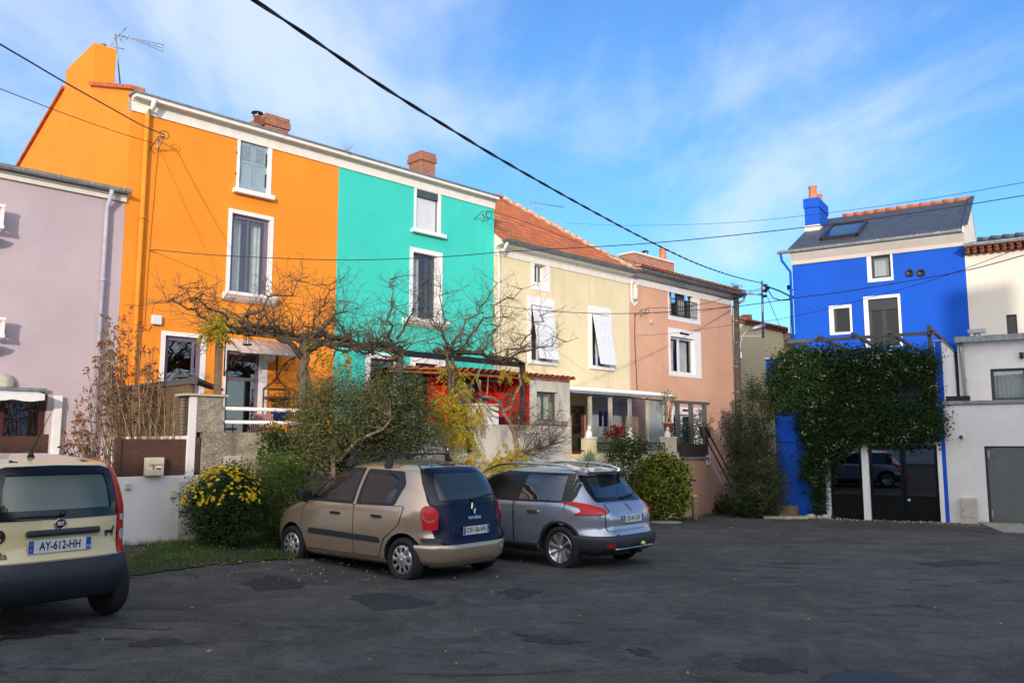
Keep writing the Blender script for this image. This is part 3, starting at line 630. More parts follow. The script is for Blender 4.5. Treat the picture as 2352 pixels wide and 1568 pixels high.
wall_holes(mb,ROW,sa0-.6,sa1-.003,1.2,zt-.1,[(rw[0],rw[1],1.5,rw[3])],q=QA-1,depth=.1); mb.quad(P(sa1-.006,QA-1,1.2),P(sa1-.006,QA-.01,1.2),P(sa1-.006,QA-.01,zf),P(sa1-.006,QA-1,zf)); mb.build('wall',RP)
window(ROW,(rw[0],rw[1],1.5,rw[3]),RP,M['greyjoin'],q=QA-1.06,bar=.06,gl=M['darkglass'])
mb=MB().mat(M['zinc']); mb.box(ROW,sa0-.6,sa1-.002,QA-.08,QA-.02,zf,zt-.06); mb.build('fascia',RP)
# ================================================================ CREAM HOUSE
CR=thing('terraced_house','cream two storey house with white shutters propped open and orange tiled roof','house',P(sT,0,0),'terraced houses in the painted row')
kz=(ROW.Z(b2(150,570))+ROW.Z(b2(1165,775)))/2; kc=(ROW.Z(b2(130,512),.03)+ROW.Z(b2(1165,745),.03))/2; kg=(ROW.Z(b2(130,405),.4)+ROW.Z(b2(1190,672),.4))/2
print('cream z',kz,kc,kg)
kA=ROW.rect(425,512,730,470,625,775,b2); kA_o=ROW.rect(400,547,730,470,590,836,b2)
k1=ROW.rect(400,560,1150,470,955,1390,b2); k1_o=ROW.rect(370,582,1150,470,890,1395,b2)
k2=ROW.rect(878,1012,1200,940,1022,1432,b2); k2_o=ROW.rect(850,1030,1200,940,965,1436,b2)
kd=ROW.rect(600,730,700,640,545,1000,b3); kd=(kd[0],kd[1],1.3,kd[3])
kw=ROW.rect(840,975,680,905,585,745,b3)
mb=MB().mat(M['cream']); wall_holes(mb,ROW,sT,sCr,-.7,kz+.03,[kA,k1,k2,kd,kw],reveal=M['whitetrim']); mb.mat(M['cream'])
mb.quad(P(sT,-9,-.7),P(sCr,-9,-.7),P(sCr,-9,kg),P(sT,-9,kg)); mb.quad(P(sCr-.03,0,-.7),P(sCr-.03,-9,-.7),P(sCr-.03,-9,kg),P(sCr-.03,0,kg)); mb.build('wall',CR)
cornice(ROW,sT+.02,sCr,kz,kc,kg,.34,CR); gutter(ROW,sT+.0,sCr,.41,kg-.02,CR,M['zinc'])
T_=3.0; sl=.79; e=.3
A_=P(sT+.02,e,kg); B_=P(sCr-.0,e,kg); Cc=P(sCr-T_-e,-T_,kg+(T_+e)*sl); D_=P(sT+.02,-T_,kg+(T_+e)*sl); E_=P(sCr,-9.1,kg); F_=P(sT+.02,-9.1,kg)
g=NG('flat interlocking orange tiles'); g.set(Roughness=.85); v=g.wall2((.709,.7052,0),(-.45,.45,.62)); b=g.N.new('ShaderNodeTexBrick'); g.L.new(v,b.inputs['Vector'])
b.inputs['Color1'].default_value=(.66,.19,.055,1); b.inputs['Color2'].default_value=(.50,.13,.04,1); b.inputs['Mortar'].default_value=(.14,.045,.02,1); b.inputs['Scale'].default_value=1; b.inputs['Brick Width'].default_value=.23; b.inputs['Row Height'].default_value=.26; b.inputs['Mortar Size'].default_value=.016; b.offset=0; b.inputs['Mortar Smooth'].default_value=.6
g.set(Base_Color=g.mix(g.ramp(g.noise(.8,7,.7),.5,.66,0,.72),b.outputs[0],(.20,.085,.045))); g.bump(g.math('SUBTRACT',1,b.outputs['Fac']),.9,.03); M['tileflat']=g.m
mb=MB().mat(M['creamwall']); mb.add([P(sT+.021,.34,kg-.05),P(sT+.021,-.3,kg-.05),P(sT+.021,-.3,kg+.45),P(sT+.021,.3,kg-.01)],[(0,1,2,3)]); mb.mat(M['tileflat']); mb.add([A_,B_,Cc,D_,E_,F_],[(0,1,2,3),(1,4,2),(3,2,4,5)]); mb.build('roof',CR)
mb=MB().mat(M['stone']); mb.tube([B_+(Cc-B_)*t+Vector((0,0,.03+.03*(i%2))) for i,t in enumerate(np.linspace(0,1,23))],.085,7)
mb.mat(M['tile']); 
for t in np.linspace(.02,.98,22): c_=B_+(Cc-B_)*t; mb.tube([c_+Vector((0,0,.05)),c_+(Cc-B_).normalized()*.27+Vector((0,0,.02))],[.085,.07],8)
mb.build('hip_ridge',CR)
surround(ROW,kA_o,kA,CR); surround(ROW,k1_o,k1,CR); surround(ROW,k2_o,k2,CR); sill(ROW,k1_o[0],k1_o[1]+.05,k1[2],CR,proj=.1,h=.1); sill(ROW,k2_o[0],k2_o[1]+.05,k2[2],CR,proj=.1,h=.1)
window(ROW,kA,CR,M['white'],q=-.16,bar=.05,gl=M['darkglass'],v=[(kA[0]+(kA[1]-kA[0])*.62,.03)])
for r in (k1,k2):
    window(ROW,r,CR,M['pvc'],q=-.16,bar=.06,gl=M['darkglass'],v=[((r[0]+r[1])/2,.08)])
    mb=MB().mat(M['pvc']); a0,a1=r[0]+.02,r[1]-.02; H=(r[3]-r[2])*.97; an=R(10.5); n=7; wd=(a1-a0)/n
    for k in range(n):
        x0=a0+k*wd; vs=[P(x,.02+math.sin(an)*h+o*math.cos(an),r[3]-.03-math.cos(an)*h+o*math.sin(an)) for x in (x0+.002,x0+wd-.002) for h in (0,H) for o in (0,.025)]
        mb.add(vs,[(0,1,3,2),(4,6,7,5),(0,4,5,1),(2,3,7,6),(0,2,6,4),(1,5,7,3)])
    o=mb.build('propped_shutter',CR,.004)
    for hh in (.1,.42,.72):
        for x in (a0+.09,a0+.3*(a1-a0)+.05,a0+.62*(a1-a0),a1-.09):
            mb=MB().mat(M['pvc']); h=H*hh; c_=P(x,.03+math.sin(an)*h+.025*math.cos(an),r[3]-.03-math.cos(an)*h+.025*math.sin(an)); mb.obox(c_,ROW.u*.012,ROW.n*.01,Vector((0,0,.045))); mb.build('shutter_fitting',o)
f=window(ROW,kd,CR,plain('brown red door paint',(.22,.035,.012),.5),q=-.05,bar=.12,gl=M['darkglass'],name='door')
window(ROW,kw,CR,M['pvc'],q=-.1,bar=.05,gl=M['darkglass'],v=[((kw[0]+kw[1])/2,.05)]); surround(ROW,(kw[0]-.35,kw[1]+.3,kw[2]-.3,kw[3]+.45),kw,CR)
mb=MB().mat(M['white']); sp2=sT+.14; mb.tube([P(sp2,.42,kg-.1),P(sp2,.3,kg-.3),P(sp2,.07,kc-.02),P(sp2,.07,kz-.4),P(sp2,.07,3.4)],.045,8); mb.build('downpipe',CR)
pot(ROW,ROW.S((1272,520),-2.6),-2.6,ROW.Z((1272,526),-2.6)-.1,.32,.12,CR)
# ================================================================ PINK HOUSE
PK=thing('terraced_house','salmon pink two storey house at the far end of the row with small iron balconette','house',P(sCr,0,0),'terraced houses in the painted row')
pz=(ROW.Z(b2(1165,775))+ROW.Z(b2(1975,955)))/2; pc=(ROW.Z(b2(1190,718),.04)+ROW.Z(b2(1975,905),.04))/2; pg=(ROW.Z(b2(1205,640),.45)+ROW.Z(b2(2025,862),.45))/2
print('pink z',pz,pc,pg)
pA=ROW.rect(1482,1668,940,1570,840,1042,b2); pA_o=ROW.rect(1476,1722,940,1570,770,1078,b2)
pF=ROW.rect(1494,1684,1330,1590,1205,1485,b2); pF_o=ROW.rect(1480,1732,1330,1590,1142,1512,b2)
pG=ROW.rect(1507,1722,700,1640,628,900,b3); pG=(pG[0],pG[1],1.3,pG[3]); pG_o=ROW.rect(1495,1772,700,1640,562,900,b3); pG_o=(pG_o[0],pG_o[1],1.3,pG_o[3])
mb=MB().mat(M['pink']); wall_holes(mb,ROW,sCr+.005,sPr,-1,pz+.03,[pA,pF,pG],reveal=M['whitetrim']); mb.mat(M['pink'])
mb.quad(P(sPr,0,-1),P(sPr,-8,-1),P(sPr,-8,pg),P(sPr,0,pg)); mb.quad(P(sCr,-8,-1),P(sPr,-8,-1),P(sPr,-8,pg),P(sCr,-8,pg)); mb.build('wall',PK)
mb=MB().mat(M['white']); mb.box(ROW,sCr+.005,sPr,-.01,.03,pz,pc); mb.build('band',PK)
mb=MB().mat(M['zincl']); mb.extr(ROW,[(-.1,pc),(.08,pc),(.16,pc+.02),(.40,pg-.12),(.40,pg-.05),(-.1,pg-.05)],sCr+.01,sPr+.25); mb.build('cornice',PK)
gutter(ROW,sCr+.02,sPr+.3,.47,pg,PK,M['zinc'],r=.1)
mb=MB().mat(M['tile2']); barrel(ROW,mb,sCr+.02,sPr+.28,.5,pg+.05,-3,pg+1.05,r=.1); slab(ROW,mb,sCr+.02,sPr+.25,[(.45,pg-.03),(-4,pg+1.2),(-8.2,pg-.05)]); mb.build('roof',PK)
a0=ROW.S(b2(1207,600),-1.2); a1=ROW.S(b2(1520,590),-1.2); zt_=ROW.Z(b2(1360,582),-1.2)
mb=MB().mat(M['brick2']); mb.box(ROW,a0,a1,-1.9,-1.2,pg,zt_); mb.build('chimney',PK); mb=MB().mat(M['creamwall']); mb.box(ROW,a0-.05,a1+.05,-1.95,-1.15,zt_+.001,zt_+.07); mb.build('chimney_cap',PK,.02)
cowl(ROW,ROW.S(b2(1296,575),-1.5),-1.5,zt_+.05,PK); pot(ROW,ROW.S(b2(1433,560),-1.5),-1.5,zt_+.06,.55,.15,PK)
surround(ROW,pA_o,pA,PK); surround(ROW,pF_o,pF,PK); surround(ROW,pG_o,pG,PK)
for r,nm in ((pA,.42),(pF,.42)):
    window(ROW,r,PK,M['pvc'] if r is pF else M['anthra'],q=-.1,bar=.07,gl=M['glass'],v=[(r[0]+(r[1]-r[0])*nm,.12)],curtain=[(r[0]+.1,r[0]+.38*(r[1]-r[0]),M['curtain']),(r[0]+.62*(r[1]-r[0]),r[1]-.08,M['curtain'])])
window(ROW,pG,PK,M['pvc'],q=-.1,bar=.07,gl=M['darkglass'],name='door',v=[(pG[0]+(pG[1]-pG[0])*.45,.1)],curtain=[(pG[0]+.5*(pG[1]-pG[0]),pG[1]-.3,M['curtain'])])
for r in (pA,pF,pG):
    mb=MB().mat(M['black']); mm=(r[0]+r[1])/2+.1; mb.box(ROW,mm-.3,mm+.3,.017,.03,r[3]+.12,r[3]+.19); mb.build('air_vent',PK)
def iron_rail(F,a0,a1,q,z0,z1,name,parent,pitch=.12,pat=0):
    mb=MB().mat(M['black']); B=lambda a,z,b,w_:mb.bar(F.P(a,q,z),F.P(b,q,w_),.018)
    mb.box(F,a0,a1,q-.02,q+.02,z1-.03,z1); mb.box(F,a0,a1,q-.015,q+.015,z0,z0+.025)
    if pat==0:
        x=a0
        while x<=a1+.001: mb.box(F,x-.008,x+.008,q-.008,q+.008,z0+.025,z1-.03); x+=pitch
    else:
        n=max(1,int((a1-a0)/.42)); W=(a1-a0)/n; zc=(z0+z1)/2; h=(z1-z0)/2-.03
        for k in range(n):
            c=a0+(k+.5)*W
            for r_ in (1,.55):
                for (x,z,x2,z2) in ((-1,0,0,1),(0,1,1,0),(1,0,0,-1),(0,-1,-1,0)): mb.bar(F.P(c+x*W*.34*r_,q,zc+z*h*r_),F.P(c+x2*W*.34*r_,q,zc+z2*h*r_),.014)
            for e_ in (-.5,.5): mb.box(F,c+e_*W-.009,c+e_*W+.009,q-.008,q+.008,z0+.02,z1-.03)
            for s_ in (-1,1): mb.tube([F.P(c+s_*W*.42+.05*math.cos(t),q,zc+.09*math.sin(t)) for t in np.linspace(0,6.28,13)],.008,4)
    return mb.build(name,parent)
iron_rail(ROW,pA[0]-.02,pA[1]+.1,.12,pA[2]+.02,pA[2]+.62,'balconette_rail',PK)
# praying statue niche and round plaque
mb=MB().mat(M['white']); an=ROW.S(b2(1203,880)); za=ROW.Z(b2(1203,930)); 
out=[(-.17,0),(.0,-.14),(.17,0),(.2,.45),(.17,.68),(.08,.82),(0,.86),(-.08,.82),(-.17,.68),(-.2,.45)]
mb.prism([P(an+x,.002,za+y) for x,y in out],ROW.n*.05); mb.box(ROW,an-.02,an+.02,.0,.05,za+.86,za+1.15); mb.box(ROW,an-.09,an+.09,.0,.045,za+.98,za+1.02)
nt_=tag(mb.build('wall_niche',None,.01,P(an,0,za)),'small white arched shrine with a cross on the pink wall','wall shrine')
mb=MB().mat(M['stone']); mb.prism([P(an+x*.62,.055,za+.08+y*.78) for x,y in out],ROW.n*.004); mb.build('recess',nt_)
mb=MB().mat(M['white']); mb.lathe(P(an,.075,za+.1),[(.09,0),(.08,.2),(.07,.38),(.035,.42),(.05,.48),(.035,.54),(.0,.56)],10); mb.build('figurine',nt_)
mb=MB().mat(M['boxbeige']); c_=b2(1338,1080); mb.lathe(P(ROW.S(c_),0,ROW.Z(c_)),[(.1,0),(.09,.05),(.05,.07)],14,ROW.n); tag(mb.build('wall_vent',None,0,P(ROW.S(c_),0,ROW.Z(c_))),'small round pale vent on the pink wall','vent')
mb=MB().mat(M['zinc']); mb.tube([P(sPr+.22,.5,pg-.05),P(sPr+.22,.45,pg-.25),P(sPr+.02,.1,pg-.5),P(sPr-.0,.08,pg-.9),P(sPr,.08,-.4)],.05,8); mb.build('downpipe',PK)
# ================================================================ LILAC HOUSE
LI=thing('terraced_house','pale lilac house with stepped white eaves at the left edge','house',P(s0-6,0,0),'terraced houses in the painted row')
lg=ROW.Z(c1(960,1270),.42); lb1=ROW.Z(c1(950,1315),.3); lb2=ROW.Z(c1(950,1335),.2); lb3=ROW.Z(c1(945,1385),.06)
print('lilac z',lg,lb1,lb2,lb3)
lo=(-9.2,ROW.S(c2(372,1000)),1.2,ROW.Z(c2(250,890)))
mb=MB().mat(M['lilac']); wall_holes(mb,ROW,-10,s0-.003,-.3,lb3,[lo],q=-.015,depth=.3); mb.mat(M['lilac']); mb.quad(P(-10,-8,-.3),P(s0-.003,-8,-.3),P(s0-.003,-8,lg),P(-10,-8,lg)); mb.quad(P(-10,-8,-.3),P(-10,0,-.3),P(-10,0,lg),P(-10,-8,lg)); mb.build('wall',LI)
mb=MB().mat(M['white']); mb.box(ROW,-10,s0-.002,-.2,.05,lb3,lb2+.0); mb.box(ROW,-10,s0-.002,-.2,.10,lb2+.001,lb1+.06); mb.box(ROW,-10,s0+.0,-.2,.15,lb1+.061,lg-.06); mb.build('cornice',LI)
gutter(ROW,-10,s0+.02,.215,lg-.01,LI,M['zincl'],r=.06)
mb=MB().mat(M['tile3']); slab(ROW,mb,-10,s0-.01,[(.14,lg-.07),(-4,lg+1.0),(-8,lg-.1)]); mb.build('roof',LI)
sl_=ROW.S(c2(795,200),.07); pipe([P(sl_+.02,.215,lg-.06),P(sl_+.02,.20,lb3+.05),P(sl_,.08,lb3-.2),P(sl_,.08,.3)],.045,LI,plain('lilac grey pipe',(.45,.44,.52),.5),collars=[P(sl_,.08,z) for z in (4.9,3.4)])
# balcony pieces, lamp, awning
z0_=ROW.Z(c2(20,445),.25); z1_=ROW.Z(c2(20,300),.25); e_=ROW.S(c2(42,370),.25)
for zz0,zz1,ee,lab in ((z0_,z1_,e_,'white window balconette on the lilac wall above the wall lamp'),(ROW.Z((5,525),.2),ROW.Z((5,473),.2),ROW.S((9,500),.2),'upper white window balconette at the very left edge of the lilac wall')):
    mb=MB().mat(M['whitetrim']); mb.box(ROW,ee-1.1,ee,.2,.28,zz1-.04,zz1+.02); mb.box(ROW,ee-1.1,ee,.2,.28,zz0-.02,zz0+.05); mb.box(ROW,ee-.06,ee-.01,.0,.27,zz0+.05,zz1-.04)
    for k in range(1,6): mb.box(ROW,ee-.06-.18*k,ee-.03-.18*k,.22,.26,zz0+.05,zz1-.04)
    mb.extr(ROW,[(0,zz0-.12),(.26,zz0-.12),(.2,zz0-.22),(.08,zz0-.3),(0,zz0-.36)],ee-1.1,ee-.05); tag(mb.build('balconette',None,.006,P(ee,0,zz0)),lab,'balconette')
c_=c2(45,808); mb=MB().mat(M['stone']); p_=P(ROW.S(c_,.1),0,ROW.Z(c_,.1)); mb.lathe(p_,[(.17,0),(.17,.05),(.13,.09),(.0,.13)],20,ROW.n); tag(mb.build('wall_lamp',None,0,p_),'round glass bulkhead lamp on the lilac wall above the awning','wall lamp')
AWN=thing('awning','white scalloped awning over the lilac house window','awning',P(-6,0,3))
zt2=ROW.Z(c2(200,870),.05); za_=ROW.Z(c2(200,890),.5); zb_=ROW.Z(c2(200,935),.5); xe=ROW.S(c2(352,915),.5)
mb=MB().mat(M['whitetrim']); xs_=np.linspace(-9.5,xe,60); vs=[P(x,.5,za_) for x in xs_]+[P(x,.5,zb_-.035*abs(math.sin((x)*6.5))) for x in xs_]+[P(x,.02,zt2) for x in xs_]
n=60; mb.add(vs,[(i,i+1,n+i+1,n+i) for i in range(n-1)]+[(i,2*n+i,2*n+i+1,i+1) for i in range(n-1)]); mb.build('fabric',AWN); mb=MB().mat(M['zinc']); mb.box(ROW,-9.6,xe+.12,-.0,.12,zt2,zt2+.06); mb.build('cassette',AWN)
window(ROW,(lo[0],lo[1],lo[2],lo[3]),LI,plain('dark red brown joinery',(.07,.02,.015),.4),q=-.12,bar=.1,gl=M['darkglass'],v=[(lo[1]-.7,.06)],curtain=[(lo[0],lo[1]-.75,M['curtain']),(lo[1]-.68,lo[1]-.35,M['redcurtain'])])
x0_=ROW.S(c2(405,1100)); x1_=ROW.S(c2(470,1100)); mb=MB().mat(M['whitetrim']); mb.box(ROW,x0_,x1_,-.01,.1,-.2,ROW.Z(c2(430,905),.1)); mb.build('pilaster',LI,.01)
# ================================================================ BLUE HOUSE
B=BLU; BP=B.P
m0=B.S((1821,640),QB); m1=B.S(b4(1905,800),QB)
bz=(B.Z(b4(565,688),QB)+B.Z(b4(1888,533),QB))/2; be=(B.Z(b4(560,582),QB+.35)+B.Z(b4(1885,408),QB+.35))/2
print('blue',m0,m1,bz,be)
BH=thing('detached_house','tall royal blue house with slate roof and blue chimney above a creeper clad garage','house',BP(m0,0,0))
def brect(xl,xr,ym,xm,yt,yb): return (B.S(b4(xl,ym),QB),B.S(b4(xr,ym),QB),B.Z(b4(xm,yb),QB),B.Z(b4(xm,yt),QB))
ba=brect(1170,1322,710,1240,612,788); ba_o=brect(1138,1338,710,1240,600,815)
bs=brect(880,1006,1110,940,1022,1207); bs_o=brect(846,1022,1110,935,998,1225)
bf=brect(1150,1382,1100,1260,945,1320); bf_o=brect(1116,1403,1100,1255,922,1322)
mb=MB().mat(M['blue']); wall_holes(mb,B,m0,m1,-.6,bz+.03,[ba,bs,bf],q=QB,reveal=M['whitetrim'])
mb.mat(M['blue']); zr=be+2.05; DQ=4.05
for s_,m_ in ((m0,M['blue']),(m1,M['creamwall'])):
    mb.mat(m_); mb.add([BP(s_,QB+a,z) for a,z in ((0,-.6),(0,be-.1),(-DQ,zr-.05),(-2*DQ,be-.1),(-2*DQ,-.6))],[(0,1,2,3,4)])
mb.mat(M['blue']); mb.quad(BP(m0,QB-2*DQ,-.6),BP(m1,QB-2*DQ,-.6),BP(m1,QB-2*DQ,be),BP(m0,QB-2*DQ,be)); mb.build('wall',BH)
mb=MB().mat(M['creamwall']); mb.extr(B,[(QB-.1,bz),(QB+.03,bz),(QB+.04,be-.45),(QB+.1,be-.33),(QB+.3,be-.12),(QB+.3,be-.06),(QB-.1,be-.06)],m0,m1); mb.build('cornice',BH)
gutter(B,m0-.4,m1,QB+.37,be,BH,M['zincl'])
mb=MB().mat(M['slate']); slab(B,mb,m0-.03,m1+.0,[(QB+.36,be+.02),(QB-DQ,zr),(QB-2*DQ-.3,be-.05)],.06); rf=mb.build('roof',BH)
mb=MB().mat(M['tile'])
x=m0+1.0
while x<m1-.05: mb.tube([BP(x,QB-DQ,zr+.07),BP(min(x+.42,m1+.02),QB-DQ,zr+.05)],[.11,.09],8); x+=.39
mb.build('ridge_tiles',BH)
mb=MB().mat(M['creamwall']); mb.extr(B,[(QB+.34,be-.1),(QB+.34,be+.12),(QB-DQ,zr+.12),(QB-DQ,zr-.2)],m1+.002,m1+.06); mb.mat(M['slate']); mb.extr(B,[(QB+.36,be+.121),(QB+.36,be+.15),(QB-DQ,zr+.16),(QB-DQ,zr+.121)],m1+.001,m1+.16); mb.build('verge',BH)
mb=MB().mat(M['blue']); ca,cb_=m0-.02,m0+.5; q0,q1=QB-3.75,QB-2.2; zc0=B.Z(b4(715,168),q1)
mb.box(B,ca,cb_,q0,q1,8.2,zc0-.38); mb.box(B,ca-.03,cb_+.03,q0-.03,q1+.03,zc0-.379,zc0); ch=mb.build('chimney',BH,.02)
mb=MB().mat(M['creamwall']); zf0=B.Z(b4(715,385),q1); mb.box(B,ca-.01,cb_+.02,q0,q1+.02,zf0-.25,zf0+.03); mb.build('flashing',ch)
pot(B,ca+.26,q1-.35,zc0,.55,.165,BH); pot(B,ca+.3,q0+.4,zc0,.42,.14,BH)
# skylight on the roof plane
rd=(BP(0,-DQ,zr)-BP(0,.36,be+.02)); rd=rd-B.u*rd.dot(B.u); rdl=rd.length; rdn=rd/rdl; rn=B.u.cross(rdn); rn=rn if rn.z>0 else -rn
def rpt(s_,t): return BP(s_,QB+.36,be+.09)+rdn*t
def roofhit(x,y):
    r_=ray(*b4(x,y)); o=Vector((0,0,CAMZ)); p0=rpt(0,0); t=(p0-o).dot(rn)/r_.dot(rn); p=o+r_*t; return (p-p0).dot(B.u),(p-p0).dot(rdn)
u0=roofhit(800,470); u1=roofhit(1085,440); t0=roofhit(940,480)[1]; t1=roofhit(960,382)[1]; ua,ub=u0[0],u1[0]
print('skylight',ua,ub,t0,t1)
mb=MB().mat(M['anthra'])
for (a,b_,c,d) in ((ua,ub,t0,t0+.1),(ua,ub,t1-.1,t1),(ua,ua+.09,t0,t1),(ub-.09,ub,t0,t1)): mb.obox((rpt(a,c)+rpt(b_,d))/2+rn*.05,B.u*(b_-a)/2,rdn*(d-c)/2,rn*.06)
sk=mb.build('skylight',BH); MB().mat(M['mirror']).quad(rpt(ua+.05,t0+.05)+rn*.07,rpt(ub-.05,t0+.05)+rn*.07,rpt(ub-.05,t1-.05)+rn*.07,rpt(ua+.05,t1-.05)+rn*.07).build('pane',sk)
surround(B,ba_o,ba,BH,q=QB); surround(B,bs_o,bs,BH,q=QB); surround(B,bf_o,bf,BH,q=QB)
window(B,ba,BH,M['anthra'],q=QB-.1,bar=.08,gl=M['glass'],curtain=[(ba[0]+.05,ba[1]-.05,plain('grey blind',(.45,.5,.5),.6,.03))])
window(B,bs,BH,M['anthra'],q=QB-.1,bar=.07,gl=M['winglass'])
window(B,bf,BH,M['anthra'],q=QB-.1,bar=.08,gl=M['winglass'],v=[((bf[0]+bf[1])/2,.14)]); mb=MB().mat(M['anthra']); mb.box(B,bf[0]+.01,bf[1]-.01,QB-.12,QB-.06,bf[3]-.38,bf[3]-.01); mb.build('shutter_box',BH)
for x in (1467,1556):
    c_=b4(x,750); p_=BP(B.S(c_,QB),QB,B.Z(c_,QB)); mb=MB().mat(M['black']); mb.lathe(p_,[(.13,0),(.13,.03),(.1,.05),(.085,.02)],20,B.n); mb.build('air_vent',BH)
# downpipe stub left
mb=MB().mat(M['blue']); mb.tube([BP(m0-.3,QB+.37,be-.05),BP(m0-.28,QB+.3,be-.3),BP(m0-.05,QB+.1,be-.7),BP(m0-.05,QB+.06,5)],.045,8); mb.build('downpipe',BH)
# ---- garage extension (part of the blue house)
g0=B.S((1785,1100)); gR=B.S(b5(1765,1000)); gL=B.S(b5(1715,1000)); gtop=B.Z((1960,941)); wtop=B.Z((1960,842))
dl=(B.S(b5(892,1200)),B.S(b5(1135,1200)),B.Z(b5(1000,1440)),B.Z(b5(1000,884))); dr=(B.S(b5(1192,1200)),B.S(b5(1710,1200)),B.Z(b5(1450,1447)),B.Z(b5(1450,884)))
pz1=B.Z(b5(1710,100)); print('garage',g0,gR,gL,gtop,wtop,dl,dr,pz1)
BG=-.75
mb=MB().mat(M['blue']); wall_holes(mb,B,g0,gR-.0,BG,gtop,[(dl[0]-.005,dl[1]+.005,BG,dl[3]),(dr[0]-.005,dr[1]+.005,BG,dr[3])],q=0,depth=.12,reveal=M['whitetrim'])
mb.mat(M['blue']); mb.quad(BP(g0,0,BG),BP(g0,QB,BG),BP(g0,QB,gtop),BP(g0,0,gtop)); mb.quad(BP(g0,0,gtop),BP(gR,0,gtop),BP(gR,QB,gtop),BP(g0,QB,gtop)); mb.build('garage_wall',BH)
pw0=B.S(b5(1690,300)); pw1=B.S(b5(1745,300))
mb=MB().mat(M['blue']); mb.box(B,pw0,pw1-.02,-.22,.012,gtop+.003,pz1); mb.mat(M['whitewall']); mb.box(B,pw1-.19,pw1,QB+.005,.006,gtop+.004,pz1-.01)
mb.mat(M['zinc']); mb.box(B,pw1-.22,pw1+.03,QB+.01,.03,pz1+.001,pz1+.04); mb.mat(M['blue']); mb.box(B,gL+.05,gR-.002,.001,.016,BG,gtop+.2); mb.build('party_wall',BH)
mb=MB().mat(M['blue']); mb.box(B,B.S((1757,850)),B.S((1757,850))+1.0,-.3,-.1,B.Z((1770,880)),B.Z((1770,825))); mb.mat(M['zincl']); mb.box(B,B.S((1755,850)),B.S((1755,850))+1.1,-.34,-.06,B.Z((1770,824)),B.Z((1770,819))); mb.build('side_wall',BH)
def gdoor(r,leaves,name,lab=None):
    a0,a1,z0,z1=r; n=leaves; W=(a1-a0)/n; o=None; zm=B.Z(b5(1000,1262))
    for k in range(n):
        x0=a0+k*W+.006; x1=a0+(k+1)*W-.006; mb=MB().mat(M['blackgloss']); q=-.06
        mb.box(B,x0,x0+.07,q-.04,q,BG,z1-.01); mb.box(B,x1-.07,x1,q-.04,q,BG,z1-.01); mb.box(B,x0+.07,x1-.07,q-.04,q-.001,z1-.09,z1-.01); mb.box(B,x0+.07,x1-.07,q-.035,q-.01,BG,zm); mb.box(B,x0+.07,x1-.07,q-.04,q-.002,zm,zm+.07)
        o=mb.build('garage_door',BH,.004); MB().mat(M['mirror']).quad(BP(x0+.05,q-.02,zm+.05),BP(x1-.05,q-.02,zm+.05),BP(x1-.05,q-.02,z1-.06),BP(x0+.05,q-.02,z1-.06)).build('pane',o)
    return o
o=gdoor(dl,1,''); o=gdoor(dr,2,'')
mb=MB().mat(plain('pale blue sticker',(.1,.35,.7),.4,0)); c_=b5(1483,1296); mb.lathe(BP(B.S(c_),-.058,B.Z(c_)),[(.045,0),(.045,.003)],16,B.n); mb.mat(M['whitetrim']); mb.lathe(BP(B.S(c_),-.056,B.Z(c_)),[(.022,0),(.022,.003)],12,B.n); mb.build('sticker',o)
mb=MB().mat(M['whitetrim']); x0,x1=dl[1],dr[0]; mb.box(B,x0+.01,x1-.01,-.1,.03,BG,dl[3]+.02)
mb.box(B,dl[0]-.13,dl[0]-.008,-.1,.028,BG,dl[3]+.018); mb.box(B,dr[1]+.008,dr[1]+.12,-.1,.028,BG,dl[3]+.018); mb.box(B,dl[0]-.13,dr[1]+.12,-.1,.026,dl[3]+.021,dl[3]+.1); mb.build('door_frame',BH,.006)
# terrace screen of brown boards, white coping behind
mb=MB().mat(wood('dark brown terrace boards',(.028,.02,.015),(.837,-.547,0))); z=gtop+.06; k=0
while z<wtop+.1: mb.box(B,g0+.25,pw0-.03,-.05-.004*(k%2),-.015,z,z+.17); z+=.178; k+=1
mb.mat(M['greywood'])
for x in np.linspace(g0+.3,pw0-.1,5): mb.box(B,x-.04,x+.04,-.12,-.052,gtop+.01,wtop+.15)
tag(mb.build('terrace_screen'),'brown board privacy screen on the terrace over the blue garage','screen')
mb=MB().mat(M['whitetrim']); mb.box(B,B.S((1905,835),-3.2),B.S((2125,835),-3.2),-3.3,-3.1,B.Z((2000,848),-3.2),B.Z((2000,838),-3.2)); mb.build('terrace_coping',BH)
# street number 7
def text(s_,size,place,m,name,parent=None,ext=.0,base=None,sx=1.0,bold=0,align='CENTER'):
    cu=bpy.data.curves.new('t','FONT'); cu.body=s_; cu.size=size; cu.align_x=align; cu.align_y='CENTER'; cu.offset=bold; cu.resolution_u=3
    ob=bpy.data.objects.new('t',cu); C.objects.link(ob); dg=bpy.context.evaluated_depsgraph_get(); dg.update(); me=bpy.data.meshes.new_from_object(ob.evaluated_get(dg))
    vs=[place(v.co.x*sx,v.co.y) for v in me.vertices]; fs=[tuple(p.vertices) for p in me.polygons]; bpy.data.objects.remove(ob); bpy.data.curves.remove(cu); bpy.data.meshes.remove(me)
    mb=MB().mat(m); mb.add(vs,fs); return mb.build(name,parent,0,base)
c_=b5(598,975); xs7,zs7=B.S(c_),B.Z(c_); text('7',.22,lambda x,y:BP(xs7+x,.012,zs7+y),M['black'],'house_number',BH,bold=.004)
mb=MB().mat(M['cable']); mb.tube([BP(g0+.02,.01,B.Z((1800,1015))),BP(g0+.55,.01,B.Z((1800,1015)))],.01,5); tag(mb.build('wall_cable'),'short dark cable on the blue garage wall above the number 7','cable')
